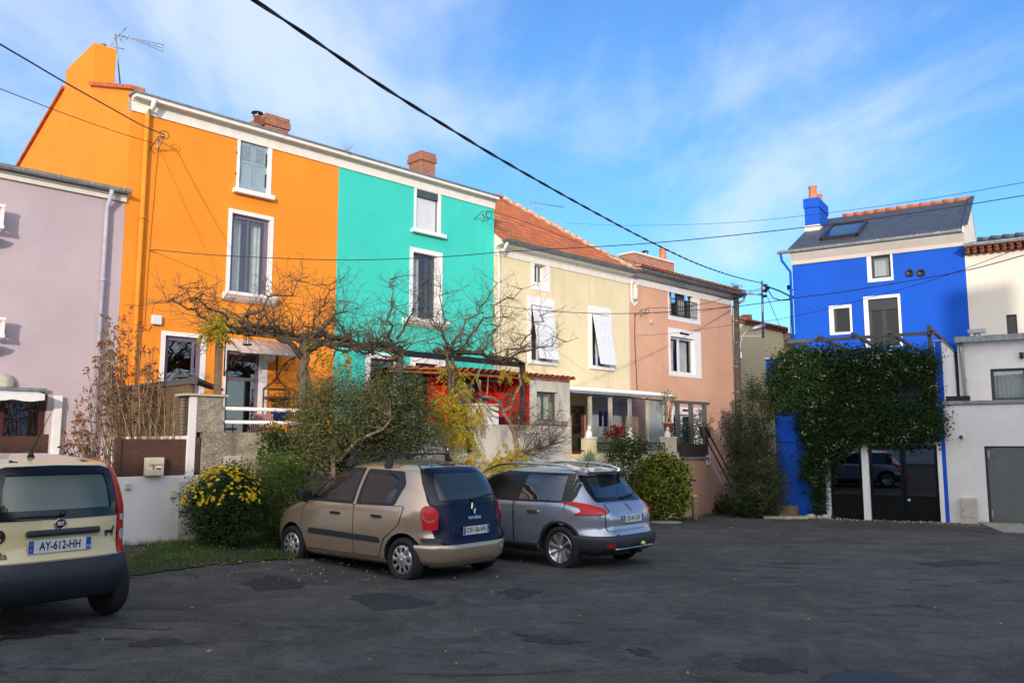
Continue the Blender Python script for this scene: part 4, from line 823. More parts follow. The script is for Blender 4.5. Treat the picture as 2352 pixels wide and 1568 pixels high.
# pergola above terrace
PG=thing('pergola','grey timber pergola over the terrace of the blue house','pergola',BP(g0,0,gtop))
pgz=(B.Z(b4(520,1275))+B.Z(b4(1640,1198)))/2; xa,xb=B.S(b4(505,1275)),B.S(b4(1660,1198))
mb=MB().mat(M['greywood']); mb.box(B,xa,xb,-.04,.04,pgz-.09,pgz); mb.build('beam',PG)
for x in (xa+.06,B.S(b4(1615,1200))): mb=MB().mat(M['greywood']); mb.box(B,x-.05,x+.05,-.13,-.041,gtop,pgz+.18); mb.build('post',PG)
for px_ in (520,765,1035,1318,1640):
    x=B.S(b4(px_,1240)); mb=MB().mat(M['greywood']); mb.box(B,x-.035,x+.035,QB+.02,.22,pgz+.002,pgz+.1); mb.build('rafter',PG)
# ================================================================ MODERN WHITE HOUSE + CREAM HOUSE BEHIND
MW=thing('modern_house','white modern house with grey garage door and roof terrace at the right edge','house',BP(gR,0,0))
w0=gR+.002; cz=(B.Z(b5(1770,553))+B.Z(b5(2352,535)))/2; gd=(B.S(b5(2072,1200)),B.S(b5(2072,1200))+2.6,-.75,B.Z(b5(2200,888)))
mb=MB().mat(M['whitewall']); wall_holes(mb,B,w0,9,BG,cz-.1,[gd],q=-.004,depth=.14,reveal=M['anthra']); mb.mat(M['whitewall']); mb.quad(BP(w0,0,cz-.1),BP(9,0,cz-.1),BP(9,QB,cz-.1),BP(w0,QB,cz-.1))
uz=(B.Z(b5(1845,118),-3.2)+B.Z(b5(2352,85),-3.2))/2; uw=(B.S(b5(2102,400),-3.2),B.S(b5(2102,400),-3.2)+2.2,B.Z(b5(2200,545),-3.2),B.Z(b5(2230,303),-3.2)); u_0=B.S(b5(1850,200),-3.2)
wall_holes(mb,B,u_0,9,cz-.1,uz,[uw],q=-3.2,depth=.12,reveal=M['anthra']); mb.mat(M['whitewall']); mb.quad(BP(9,0,BG),BP(9,QB,BG),BP(9,QB,uz),BP(9,0,uz)); mb.build('wall',MW)
mb=MB().mat(M['zinc']); mb.box(B,w0-.03,9,-.3,.05,cz-.1,cz); mb.build('coping',MW,.01)
mb=MB().mat(M['zinc']); mb.box(B,B.S(b5(1826,95),-2.9),9,QB+.004,-2.9,uz+.001,uz+.17); mb.build('roof',MW)
dp=B.S(b5(1900,300),-3.1); pipe([BP(dp-.05,-3.1,uz+.05),BP(dp-.05,-3.1,uz-.25),BP(dp,-3.1,cz-.05)],.05,MW,M['galv'],collars=[BP(dp,-3.1,cz+.75)])
mb=MB().mat(M['greydoor']); mb.box(B,gd[0]+.06,gd[1]-.06,-.1,-.075,BG,gd[3]-.06); mb.mat(M['anthra']); mb.box(B,gd[0],gd[0]+.058,-.12,-.06,BG,gd[3]); mb.box(B,gd[0]+.058,gd[1],-.12,-.061,gd[3]-.058,gd[3])
do=mb.build('garage_door',MW,.004); mb=MB().mat(M['greydoor']); mb.box(B,gd[0]+.2,gd[1]-.2,-.074,-.068,-.3,gd[3]-.2); mb.build('door_panel',do,.003)
mb=MB().mat(M['galv']); mb.tube([BP(gd[0]+1.9,-.06,.35),BP(gd[0]+1.9,-.02,.35),BP(gd[0]+1.76,-.02,.35)],.012,6); mb.build('handle',do)
for py_ in (950,1395):
    mb=MB().mat(M['galv']); z=B.Z(b5(2090,py_)); mb.box(B,gd[0]+.07,gd[0]+.11,-.074,-.05,z-.09,z+.09); mb.build('hinge',do)
window(B,uw,MW,M['anthra'],q=-3.28,bar=.08,gl=M['glass'],v=[(uw[0]+.9,.12)],curtain=[(uw[0]+.05,uw[1]-.05,M['blind'])])
mb=MB().mat(M['black']); c_=b5(2335,208); p_=BP(B.S(c_,-3.2),-3.2,B.Z(c_,-3.2)); mb.lathe(p_+B.n*.1+Vector((0,0,-.09)),[(.06,0),(.06,.18)],12); mb.obox(p_+B.n*.03,B.u*.05,B.n*.03,Vector((0,0,.06))); tag(mb.build('wall_lamp',None,0,p_),'black cylinder lamp on the white modern house','wall lamp')
mb=MB().mat(M['boxbeige']); c_=b5(1880,812); p_=BP(B.S(c_),0,B.Z(c_)); mb.obox(p_+B.n*.03,B.u*.03,B.n*.03,Vector((0,0,.04))); mb.mat(M['black']); mb.lathe(p_+B.n*.06-Vector((0,0,.03)),[(.04,0),(.04,.07)],12,B.n); tag(mb.build('wall_spotlight',None,0,p_),'tiny black spotlight on the white wall left of the grey garage door','spotlight')
mb=MB().mat(M['plastic']); p_=BP(B.S(b5(1852,548),-.2),-.2,cz+.001); vs_=[]; mb.extr(Frame((p_.x,p_.y),B.u,B.n),[(-.1,p_.z),(.1,p_.z),(.13,p_.z+.14),(-.13,p_.z+.14)],-.3,.3); tr_=tag(mb.build('planter_trough',None,0,p_),'small dark trough with a low plant on the white terrace wall','planter')
# cream gabled house behind
CH=thing('neighbour_house','cream house with slate roof and double tiled eaves behind the modern white house','house',BP(m1,QB,0))
ct=(B.Z(b4(1895,612),QB)+B.Z(b4(2352,565),QB))/2; cg_=(B.Z(b4(1890,548),QB+.35)+B.Z(b4(2352,500),QB+.35))/2
cw=brect(2218,2300,1150,2255,1070,1225)
mb=MB().mat(M['creamwall']); wall_holes(mb,B,m1+.003,10,2,ct+.1,[cw],q=QB-.012,depth=.15); mb.quad(BP(m1+.003,QB,2),BP(m1+.003,QB-8,2),BP(m1+.003,QB-8,cg_),BP(m1+.003,QB,cg_)); mb.quad(BP(m1,QB-8,2),BP(10,QB-8,2),BP(10,QB-8,cg_),BP(m1,QB-8,cg_)); mb.quad(BP(10,QB,2),BP(10,QB-8,2),BP(10,QB-8,cg_),BP(10,QB,cg_)); mb.build('wall',CH)
window(B,cw,CH,M['anthra'],q=QB-.1,bar=.05,gl=M['winglass'])
mb=MB().mat(M['tile3'])
for row,(qq,zz_) in enumerate(((QB+.0,ct+.02),(QB+.14,ct+.02+(cg_-ct)*.45))):
    x=m1+.01
    mb.box(B,m1+.005,10,QB-.1,qq+.10,zz_-.02,zz_+.0)
    while x<9.9:
        mb.tube([BP(x+.09,QB-.1,zz_+.06),BP(x+.09,qq+.26,zz_+.06)],[.075,.085],8); x+=.2
mb.build('eaves_tiles',CH); gutter(B,m1+.02,10,QB+.48,cg_+.06,CH,M['zincl'])
mb=MB().mat(M['slate']); slab(B,mb,m1+.01,10,[(QB+.42,cg_+.03),(QB-3.2,cg_+.85),(QB-8,cg_-.3)],.05); mb.build('roof',CH)
mb=MB().mat(M['slate']); x=m1+.2
while x<10: mb.tube([BP(x,QB-3.2,cg_+.95),BP(x+.4,QB-3.2,cg_+.92)],[.1,.08],8); x+=.38
mb.build('ridge_tiles',CH)
mb=MB().mat(M['galv']); c_=b4(1988,1225); p_=BP(B.S(c_,-3.7),-3.7,uz+.16); mb.lathe(p_,[(.1,0),(.1,.16)],12); mb.obox(p_+Vector((0,0,.24)),B.u*.24,B.n*.12,Vector((0,0,.06))); tag(mb.build('roof_vent',None,0,p_),'metal ventilation cowl on the flat roof of the modern house','roof vent')
# ================================================================ FAR HOUSES
FF=Frame((0,40),(1,0),(0,-1)); fx=lambda X,Y:FF.S((X,Y)); fz=lambda X,Y:FF.Z((X,Y))
FH=thing('distant_house','straw coloured house with red tile verge seen between the pink and blue houses','house',FF.P(fx(1750,800),0,0))
x0,x1=fx(1690,800),fx(1800,790); zl,zr_=fz(1697,738),fz(1797,762)
mb=MB().mat(M['farwall']); mb.prism([FF.P(x0,0,-1.5),FF.P(x1,0,-1.5),FF.P(x1,0,zr_),FF.P(x0,0,zl)],(0,9,0)); mb.build('wall',FH)
mb=MB().mat(M['tile3']); mb.prism([FF.P(x0,.15,zl),FF.P(x1+.2,.15,zr_-.03),FF.P(x1+.2,.15,zr_+.12),FF.P(x0,.15,zl+.15)],(0,9.3,0))
for k in range(14): t=k/13; mb.tube([FF.P(x0+(x1-x0)*t,.2,zl+(zr_-zl)*t+.16),FF.P(x0+(x1-x0)*t+.17,.2,zl+(zr_-zl)*t+.13)],[.09,.07],7)
mb.build('roof',FH)
for (pa,pb,py) in ((1697,1718,724),(1723,1751,722)):
    mb=MB().mat(M['brick']); a0,a1=fx(pa,py),fx(pb,py); zz_=FF.Z((pa,py),-1.5); v0=[FF.P(a0,-1.5,zl-.5),FF.P(a1,-1.5,zl-.5),FF.P(a1-.08,-1.5,zz_),FF.P(a0+.08,-1.5,zz_)]; mb.prism(v0,(0,.7,0)); mb.build('chimney',FH)
FH2=thing('distant_house','low brick house with dark red roof behind the blue house garage','house',FF.P(fx(1815,800),-3,0))
mb=MB().mat(M['brick']); a0,a1=FF.S((1800,800),-3),FF.S((1900,800),-3); mb.box(FF,a0,a1,-10,-3,-1.5,FF.Z((1800,772),-3)); mb.build('wall',FH2)
mb=MB().mat(M['tile3']); zz_=FF.Z((1800,772),-3); mb.prism([FF.P(a0-.1,-2.8,zz_),FF.P(a1,-2.8,zz_-.6),FF.P(a1,-2.8,zz_-.4),FF.P(a0-.1,-2.8,zz_+.25)],(0,7,0)); mb.build('roof',FH2)
# ================================================================ HOUSES BEHIND THE CAMERA (cast the afternoon shade over the square)
def backhouse(x0,x1,ye,D,pts,lab,wallm,openings):
    t=thing('street_house',lab,'house',(x0,-ye,0))
    mb=MB().mat(wallm); FB=Frame((0,-ye),(-1,0),(0,1)); he=pts[0]
    wall_holes(mb,FB,-x1,-x0,-.2,he,openings,q=0,depth=.15)
    mb.prism([(x0,-ye,-.2),(x0,-ye,he),(x0,-ye-D,he),(x0,-ye-D,-.2)],(.02,0,0)); mb.prism([(x1-.02,-ye,-.2),(x1-.02,-ye,he),(x1-.02,-ye-D,he),(x1-.02,-ye-D,-.2)],(.02,0,0)); mb.quad((x0,-ye-D,-.2),(x1,-ye-D,-.2),(x1,-ye-D,he),(x0,-ye-D,he))
    mb.add([(x,y,z) for x in (x0,x1) for y,z in ((-ye,he),(-ye-D,he),(-ye-D/2,pts[1]))],[(0,1,2),(3,5,4)]); mb.build('wall',t)
    mb=MB().mat(M['tile3']); slab(FB,mb,-x1-.2,-x0+.2,[(.3,he-.02),(-D/2,pts[1]+.05),(-D-.3,he-.02)],.1); mb.build('roof',t)
    for r in openings: window(FB,r,t,M['pvc'],q=-.1,bar=.08,gl=M['darkglass'],v=[((r[0]+r[1])/2,.1)])
    return t,FB
bh1,_=backhouse(-34,.3,14,6,(5.2,7.1),'long low white house across the square behind the viewer',M['whitewall'],[(4,5.4,.9,2.3),(9,10.4,.9,2.3)])
bh2,FB2=backhouse(7.2,14.2,12,8,(11.2,12.9),'tall white house across the square behind the viewer',M['whitewall'],[(-13,-11.8,4.8,6.6),(-9.4,-8.2,4.8,6.6),(-9,-7.8,.2,2.3)])
bh4,_=backhouse(.6,7.15,12.5,6.5,(8.2,10.3),'medium white house across the square behind the viewer',M['whitewall'],[(-5,-3.8,4.8,6.6)])
mb=MB().mat(M['brick']); mb.box(WLD,11.7,13.4,15.4,16.6,11,14.6); mb.build('chimney',bh2)
bh3,_=backhouse(14.6,60,14,7,(6.6,8.8),'lower white house further along the street behind the viewer',M['whitewall'],[(-20,-18.8,1,2.4)])
mb=MB().mat(M['whitewall']); mb.box(WLD,16,24,-8,-7.8,-.6,2.6)
FS=Frame((19.5,-2),(-.45,.89),(-.89,-.45))
# ================================================================ FRONT GARDEN WALLS (row side)
QF=3.7
def gw(F,q,base=-.6): return lambda a0,a1,th,z0,z1,mb:mb.box(F,a0,a1,q-th,q,z0,z1)
aL=ROW.S(c2(905,1500),QF); aR=ROW.S(c2(1575,1500),QF); aP=ROW.S((512,950),QF); zw=ROW.Z(c2(1200,1537),QF)
print('front wall',aL,aR,aP,zw)
mb=MB().mat(M['whitewall']); mb.box(ROW,-9.5,aR,QF-.2,QF,-.2,zw); tag(mb.build('garden_wall',None,.01,P(aR,QF,0)),'low smooth white garden wall with a flush meter cupboard behind the yellow flowers','wall')
def boardpanel(F,q,a0,a1,z0,z1,n,lab,m,th=.04,posts=True):
    t=thing('board_fence',lab,'fence',F.P(a0,q,z0)); h=(z1-z0)/n; mb=MB().mat(m)
    for k in range(n): mb.box(F,a0+.08,a1-.08,q-th+.003*(k%2),q,z0+k*h,z0+(k+1)*h-.002)
    mb.mat(M['black']); mb.box(F,a0+.08,a1-.08,q-th-.01,q-th-.002,z0,z1)
    mb.build('boards',t)
    for x in (a0,a1-.08): mb=MB().mat(m); mb.box(F,x,x+.078,q-th-.02,q+.03,z0,z1+.03); mb.build('post',t,.005)
    return t
boardpanel(ROW,QF-.05,aL,aR-.02,zw+.005,ROW.Z(c2(1250,1245),QF),4,'dark stained board fence on the white wall carrying a cream mailbox',M['panelwood'])
boardpanel(ROW,QF-.05,-9.4,ROW.S(c2(385,1280),QF),zw+.1,ROW.Z(c2(200,1222),QF),2,'dark board fence in front of the lilac house behind the yellow car',M['panelwood'])
# mailbox
mbx=ROW.rect(1152,1288,1460,1220,1390,1532,c2,QF+.12); MBX=thing('mailbox','cream metal mailbox with number 2 on the dark board fence','mailbox',P(mbx[0],QF,mbx[2]))
mb=MB().mat(M['mailbox']); mb.box(ROW,mbx[0],mbx[1],QF-.01,QF+.12,mbx[2],mbx[3]); mb.build('box',MBX,.008)
H_=mbx[3]-mbx[2]; W_=mbx[1]-mbx[0]; mb=MB().mat(plain('mailbox flap shadow enamel',(.5,.43,.3),.5,.05)); mb.extr(ROW,[(QF+.121,mbx[2]+H_*.66),(QF+.14,mbx[2]+H_*.6),(QF+.141,mbx[2]+H_*.63),(QF+.121,mbx[2]+H_*.72)],mbx[0]+.03,mbx[1]-.03); mb.build('flap',MBX)
mb=MB().mat(M['whitetrim']); mb.box(ROW,mbx[0]+.12*W_,mbx[0]+.32*W_,QF+.12,QF+.124,mbx[2]+.33*H_,mbx[2]+.42*H_); mb.box(ROW,mbx[0]+.55*W_,mbx[0]+.86*W_,QF+.12,QF+.124,mbx[2]+.4*H_,mbx[2]+.55*H_); mb.mat(M['petalr']); mb.box(ROW,mbx[0]+.56*W_,mbx[0]+.82*W_,QF+.1241,QF+.126,mbx[2]+.34*H_,mbx[2]+.42*H_); mb.build('name_plate',MBX)
text('2',.09,lambda x,y:P(mbx[0]+W_*.36+x,QF+.1225,mbx[2]+H_*.47+y),M['black'],'number',MBX,bold=.002)
# intercoms and meter cupboard
r=ROW.rect(985,1028,1600,1005,1562,1592,c2,QF+.05)
cc=lambda x,y:(x*.29298,y*.29298+1080*.91875)
for (xl,xr,yt,yb,lab,m) in ((988,1028,403,447,'small grey box high on the white garden wall','boxbeige'),(1343,1384,458,513,'small cream doorbell plate on the white garden wall beside the meter cupboard','mailbox')):
    r=ROW.rect(xl,xr,(yt+yb)/2,(xl+xr)/2,yt,yb,cc,QF+.05); mb=MB().mat(M[m]); mb.box(ROW,r[0],r[1],QF,QF+.05,r[2],r[3]); tag(mb.build('doorbell',None,.006,P(r[0],QF,r[2])),lab,'doorbell')
r=ROW.rect(1400,1545,600,1470,388,865,cc,QF+.02); MC=thing('meter_cupboard','tall pale meter cupboard with two doors at the end of the white garden wall','meter cupboard',P(r[0],QF,0)); zm=ROW.Z(cc(1470,620),QF)
mb=MB().mat(M['boxbeige']); mb.box(ROW,r[0],r[1],QF-.05,QF+.015,.05,r[3]); mb.build('frame',MC)
for (z0,z1) in ((zm+.02,r[3]-.03),(.24,zm-.02)): mb=MB().mat(M['boxbeige']); mb.box(ROW,r[0]+.03,r[1]-.03,QF+.0155,QF+.03,z0,z1); mb.mat(M['black']); mb.box(ROW,r[0]+.05,r[0]+.07,QF+.0301,QF+.036,(z0+z1)/2,(z0+z1)/2+.03); mb.build('door',MC,.004)
mb=MB().mat(M['zinc']); mb.box(ROW,r[0],r[1],QF+.0151,QF+.045,zm-.012,zm+.012); mb.build('hood',MC)
# brushwood screen perpendicular
zt0=ROW.Z((450,868),QF); zb0=zt0-.95
BS=thing('brushwood_screen','brown brushwood privacy screen with grey cap between the lilac and orange houses','screen',P(s0,2,1))
sb=ROW.S((446,930),QF)-.02
mb=MB().mat(M['brush']); mb.add([ROW.P(sb-.05+o,q,z) for o in (0,.06) for q,z in ((.1,zb0-.2),(QF-.05,zb0),(QF-.05,zt0-.09),(.1,zt0-.12))],[(0,1,2,3),(7,6,5,4),(0,4,5,1),(1,5,6,2),(2,6,7,3)]); mb.build('brushwood',BS)
mb=MB().mat(M['greywood']); mb.box(ROW,sb-.08,sb+.06,.05,QF,zt0-.1,zt0); mb.build('cap_board',BS); mb=MB().mat(M['whitewall']); mb.box(ROW,sb-.06,sb+.04,.05,QF-.03,.9,zb0-.01); mb.build('plinth',BS)
# stone pillar
STW=NG('mossy rough render'); 
def rough():
    g=STW; n=g.noise(3,7,.7); f=g.noise(34,4,.75); a=g.mix(g.ramp(n,.38,.66),(.20,.165,.115),(.40,.345,.26)); a=g.mix(g.ramp(f,.52,.62,0,.85),a,(.56,.50,.40)); a=g.mix(g.ramp(g.noise(1.2,6,.7,vec=g.map((2,2,.5))),.5,.64,0,.75),a,(.11,.095,.06))
    g.set(Base_Color=a,Roughness=.95); g.bump(f,.8,.02); return g.m
M['roughwall']=rough()
tz=ROW.Z((600,993),QF); pzt=ROW.Z((480,905),QF); aE=ROW.S((720,1000),QF)+2.2
TW=thing('terrace_wall','mossy rough rendered terrace wall and pillar below the orange house terrace','wall',P(aR,QF,0))
mb=MB().mat(M['roughwall']); mb.box(ROW,aR+.002,aE,QF-.22,QF-.003,-.1,tz); mb.build('wall',TW)
mb=MB().mat(M['roughwall']); mb.box(ROW,sb+.07,aP,QF-.35,QF+.0,tz+.001,pzt-.04); mb.mat(M['whitewall']); mb.box(ROW,sb-.05,sb+.068,QF-.36,QF-.001,-.05,pzt-.05); mb.build('pillar',TW)
mb=MB().mat(M['stone']); mb.box(ROW,sb-.15,aP+.07,QF-.42,QF+.06,pzt-.04,pzt); mb.build('pillar_cap',TW,.01)
mb=MB().mat(M['concrete']); mb.box(ROW,sb+.05,sB+.5,.01,QF-.23,1.2,1.35); mb.box(ROW,sB+.501,sT,.01,QA-.25,1.2,1.35); mb.build('terrace_floor',TW)
r=ROW.rect(1750,1885,300,1815,185,340,cc,QF); mb=MB().mat(M['stone']); mb.box(ROW,r[0],r[1],QF-.01,QF+.012,.75,r[3]); mb.build('hatch',TW)
# tilted lid over the pillar
mb=MB().mat(M['greywood']); z0=ROW.Z((455,866),QF-.1)
mb.prism([P(sb-.05,QF-.1,z0),P(sb+.95,QF-.9,z0-.17),P(sb+.95,QF-1.5,z0-.10),P(sb-.05,QF-.7,z0+.02)],(0,0,.05)); mb.mat(M['postwood']); mb.box(ROW,sb-.02,sb+.06,QF-.2,QF-.1,pzt+.001,z0)
tag(mb.build('lean_to_lid'),'weathered dark sloping board lid beside the stone pillar','board lid')
# white tubular railing
RL=thing('railing','two white tubular rails above the orange house terrace wall','railing',P(aP,QF,tz))
for y in (938,968):
    z=ROW.Z((600,y+2),QF-.1); mb=MB().mat(M['whitetrim']); mb.tube([P(aP-.02,QF-.1,z),P(aE,QF-.1,z)],.032,10); mb.build('rail',RL)
for x in (aP+.03,aP+1.9,aE-.1): mb=MB().mat(M['whitetrim']); mb.tube([P(x,QF-.1,tz),P(x,QF-.1,ROW.Z((600,938),QF-.1))],.022,8); mb.build('post',RL)
# turquoise terrace wall, dirty white
tz2=ROW.Z(c5(1250,1225),QA)
mb=MB().mat(M['dirtywall']); mb.box(ROW,aE+.003,sa1-.003,QA-.2,QA+.35,-.6,tz2); tag(mb.build('terrace_wall',None,.01,P(aE,QA,0)),'stained white terrace wall under the red porch','wall')
mb=MB().mat(M['white']); r=ROW.rect(1095,1240,1140,1165,1070,1225,c5,QA+.3); mb.box(ROW,r[0],r[1],QA-.1,QA+.3,tz2+.001,r[3]-.05); mb.box(ROW,r[0]-.05,r[1]+.05,QA-.14,QA+.34,r[3]-.049,r[3]); tag(mb.build('pier',None,.01,P(r[0],QA,tz2)),'short white pier carrying a dark blue pot','pier')
# blue pot with cut stems
pt=P((r[0]+r[1])/2,QA+.1,r[3]); PT=thing('plant_pot','dark blue glazed pot with bare cactus like stems on the white pier','plant pot',pt)
mb=MB().mat(M['navyglaze']); mb.lathe(pt,[(.07,0),(.09,.02),(.125,.12),(.135,.16),(.14,.18),(.11,.18),(.10,.15)],24); mb.build('pot',PT)
mb=MB().mat(plain('green grey stems',(.22,.23,.12),.7,.3)); rnd=random.Random(4)
for k in range(5): a=rnd.uniform(-.08,.08); b_=rnd.uniform(-.07,.07); q=pt+Vector((a,b_,.15)); mb.tube([q,q+Vector((a*.5,0,.2)),q+Vector((a*.7,b_*.6,rnd.uniform(.3,.6)))],[.02,.018,.015],7)
mb.build('stem',PT)
# ================================================================ CARS
def smoothcurve(pts,win=.05):
    z=np.array([p[0] for p in pts],float); v=np.array([p[1] for p in pts],float)
    g=np.linspace(z[0],z[-1],600); y=np.interp(g,z,v); k=max(1,int(win/(g[1]-g[0]))); yp=np.pad(y,k,mode='edge'); ker=np.ones(2*k+1)/(2*k+1); y2=np.convolve(yp,ker,'valid')
    return lambda x:float(np.interp(x,g,y2))
class Car:
    def __init__(s,name,label,origin,heading,L_,xr,xf,wd,n=5.5,ztop=1.6,zbot=.2,cat='car'):
        h=Vector((heading[0],heading[1],0)).normalized(); s.h=h; s.l=Vector((-h.y,h.x,0)); o=Vector(origin); s.o=o
        s.root=thing(name,label,cat,o); s.xr=smoothcurve(xr); s.xf=smoothcurve(xf); s.w=smoothcurve(wd,.03); s.n=n; s.zt=ztop; s.zb=zbot; s.cache={}
    def W(s,x,y,z): return s.o+s.h*x+s.l*y+Vector((0,0,z))
    def width(s,x,z,off=0):
        a,b=s.xr(z),s.xf(z); t=min(.999,abs((x-(a+b)/2)/((b-a)/2))); n=s.n
        return s.w(z)*(1-t**n)**(1/n)+off
    def outline(s,z):
        k=round(z*400)
        if k not in s.cache:
            a,b=s.xr(z),s.xf(z); c,hl=(a+b)/2,(b-a)/2; w_=s.w(z); e=2/s.n
            th=np.linspace(0,math.pi,500); th=th-0.0; ct=-np.cos(th); st=np.sin(th)
            X=c+hl*np.sign(ct)*np.abs(ct)**e; Y=w_*np.abs(st)**e     # from rear centre round the left side to the front
            d=np.concatenate([[0],np.cumsum(np.hypot(np.diff(X),np.diff(Y)))]); s.cache[k]=(X,Y,d)
        return s.cache[k]
    def wrap(s,a,z,off=0):   # a: distance from rear centre along the slice (+ = left side)
        X,Y,d=s.outline(z); t=min(abs(a),d[-1]); x=np.interp(t,d,X); y=np.interp(t,d,Y)
        x2,y2=np.interp(min(t+.02,d[-1]),d,X),np.interp(min(t+.02,d[-1]),d,Y); x1,y1=np.interp(max(t-.02,0),d,X),np.interp(max(t-.02,0),d,Y)
        tx,ty=x2-x1,y2-y1; l=math.hypot(tx,ty) or 1; nx,ny=-ty/l,tx/l
        if t<.02: nx,ny=-1,0
        sg=1 if a>=0 else -1
        return s.W(x+nx*off,sg*(y+ny*off),z)
    def side(s,x,z,off=0,sg=1): return s.W(x,sg*s.width(x,z,off),z)
    def shell(s,nz=64,K=140,inset=0,z0=None,z1=None):
        z0=z0 if z0 is not None else s.zb; z1=z1 if z1 is not None else s.zt
        zs=[z0+(z1-z0)*(1-(1-i/(nz-1))**1.6) for i in range(nz)]
        vs=[];fs=[]
        for z in zs:
            X,Y,d=s.outline(z); X=list(X)+list(X[::-1][1:-1]); Y=list(Y)+list(-Y[::-1][1:-1]); X=np.array(X+[X[0]]);Y=np.array(Y+[Y[0]])
            dd=np.concatenate([[0],np.cumsum(np.hypot(np.diff(X),np.diff(Y)))]); t=np.linspace(0,dd[-1],K,endpoint=False)
            xx=np.interp(t,dd,X); yy=np.interp(t,dd,Y)
            if inset:
                a,b=s.xr(z),s.xf(z); c=(a+b)/2; fx_=max(.05,((b-a)/2-inset)/((b-a)/2)); fy=max(.05,(s.w(z)-inset)/s.w(z)); xx=c+(xx-c)*fx_; yy=yy*fy
            vs+=[s.W(x,y,z) for x,y in zip(xx,yy)]
        for i in range(len(zs)-1):
            for k in range(K): fs.append((i*K+k,i*K+(k+1)%K,(i+1)*K+(k+1)%K,(i+1)*K+k))
        fs.append(tuple(range(K-1,-1,-1))); fs.append(tuple(range((len(zs)-1)*K,len(zs)*K)))
        mb=MB(); mb.add(vs,fs,True); return mb
    def cut(s,ob,mbs):
        for mb in mbs:
            c=mb.build('cutter'); md=ob.modifiers.new('b','BOOLEAN'); md.operation='DIFFERENCE'; md.solver='EXACT'; md.object=c
            dg=bpy.context.evaluated_depsgraph_get(); dg.update(); me=bpy.data.meshes.new_from_object(ob.evaluated_get(dg)); ob.modifiers.clear(); old=ob.data; ob.data=me; bpy.data.meshes.remove(old); cm=c.data; bpy.data.objects.remove(c); bpy.data.meshes.remove(cm)
    def body(s,paint_,wheels,rw,openings,cav,dark,flare=None,inset=.055):
        mb=s.shell(); mb.mat(paint_)
        mb.m=[0]*len(mb.f); mb.mats=[paint_,dark]; ob=mb.build('body')
        cut=[]
        c_=s.shell(40,90,inset,cav[0],cav[1]); cut.append(c_)
        for (x,z) in wheels:
            for sg in (1,-1):
                m_=MB(); m_.lathe(s.W(x,sg*.42,z),[(rw,0),(rw,.8)],44,s.l*sg,False); cut.append(m_)
        for kind_,poly in openings:
            m_=MB()
            if kind_=='side': m_.prism([s.W(x,-1.3,z) for x,z in poly],s.l*2.6)
            elif kind_=='rear': m_.prism([s.W(-1,y,z) for y,z in poly],s.h*2.4)
            else: m_.prism([s.W(1.9,y,z) for y,z in poly],s.h*3)
            cut.append(m_)
        s.cut(ob,cut)
        me=ob.data
        for i,m_ in enumerate((paint_,dark)):
            if i<len(me.materials): me.materials[i]=m_
            else: me.materials.append(m_)
        iv=[]
        for p in me.polygons:
            r=p.center-s.o; x,y,z=r.dot(s.h),r.dot(s.l),r.z
            zc=min(max(z,s.zb),s.zt); a,b=s.xr(zc),s.xf(zc)
            ins=(x-a>.012 and b-x>.012 and abs(y)<s.width(x,zc)-.012 and s.zb+.005<z<s.zt-.004)
            iv.append(1 if ins else 0)
        me.polygons.foreach_set('material_index',iv); me.polygons.foreach_set('use_smooth',[i==0 for i in iv]); me.update()
        me.transform(Matrix.Translation(-s.o)); ob.parent=s.root; WL[ob]=s.o; s.ob=ob
        m2=ob.modifiers.new('wn','WEIGHTED_NORMAL'); m2.keep_sharp=True
        return ob
    def panel(s,outl,mapf,m,name,parent=None,hole=None,step=.05,rnd=0,rim=True,depth=.012):
        def dens(P,cl=True):
            o=[]
            for i,p in enumerate(P):
                q=P[(i+1)%len(P)]; n=max(1,int(math.hypot(q[0]-p[0],q[1]-p[1])/step))
                o+=[(p[0]+(q[0]-p[0])*k/n,p[1]+(q[1]-p[1])*k/n) for k in range(n)]
            return o
        def chai(P,n):      # corner fillets
            o=[]; rad=.045*n
            for i,p in enumerate(P):
                a=P[i-1]; c=P[(i+1)%len(P)]; da=math.hypot(a[0]-p[0],a[1]-p[1]); dc=math.hypot(c[0]-p[0],c[1]-p[1]); ra=min(rad,da*.45)/da; rc=min(rad,dc*.45)/dc
                A=(p[0]+(a[0]-p[0])*ra,p[1]+(a[1]-p[1])*ra); B_=(p[0]+(c[0]-p[0])*rc,p[1]+(c[1]-p[1])*rc)
                for t in (0,.25,.5,.75,1): o.append((A[0]*(1-t)**2+2*p[0]*t*(1-t)+B_[0]*t*t,A[1]*(1-t)**2+2*p[1]*t*(1-t)+B_[1]*t*t))
            return o
        if rnd: outl=chai(outl,rnd)
        D=dens(outl); co=[Vector(p) for p in D]; faces=[list(range(len(D)))]
        if hole:
            Hh=dens(chai(hole,rnd) if rnd else hole); faces.append(list(range(len(co),len(co)+len(Hh)))); co+=[Vector(p) for p in Hh]
        def inside(P,x,y):
            c=False; j=len(P)-1
            for i in range(len(P)):
                if (P[i][1]>y)!=(P[j][1]>y) and x<(P[j][0]-P[i][0])*(y-P[i][1])/(P[j][1]-P[i][1]+1e-12)+P[i][0]: c=not c
                j=i
            return c
        x0,x1=min(p[0] for p in D),max(p[0] for p in D); y0,y1=min(p[1] for p in D),max(p[1] for p in D)
        for x in np.arange(x0+step*.6,x1,step):
            for y in np.arange(y0+step*.6,y1,step):
                if inside(D,x,y) and not (hole and inside(Hh,x,y)): co.append(Vector((x,y)))
        r=delaunay_2d_cdt(co,[],faces,2 if hole else 1,1e-6)
        fs=[tuple(f) for f in r[2]]
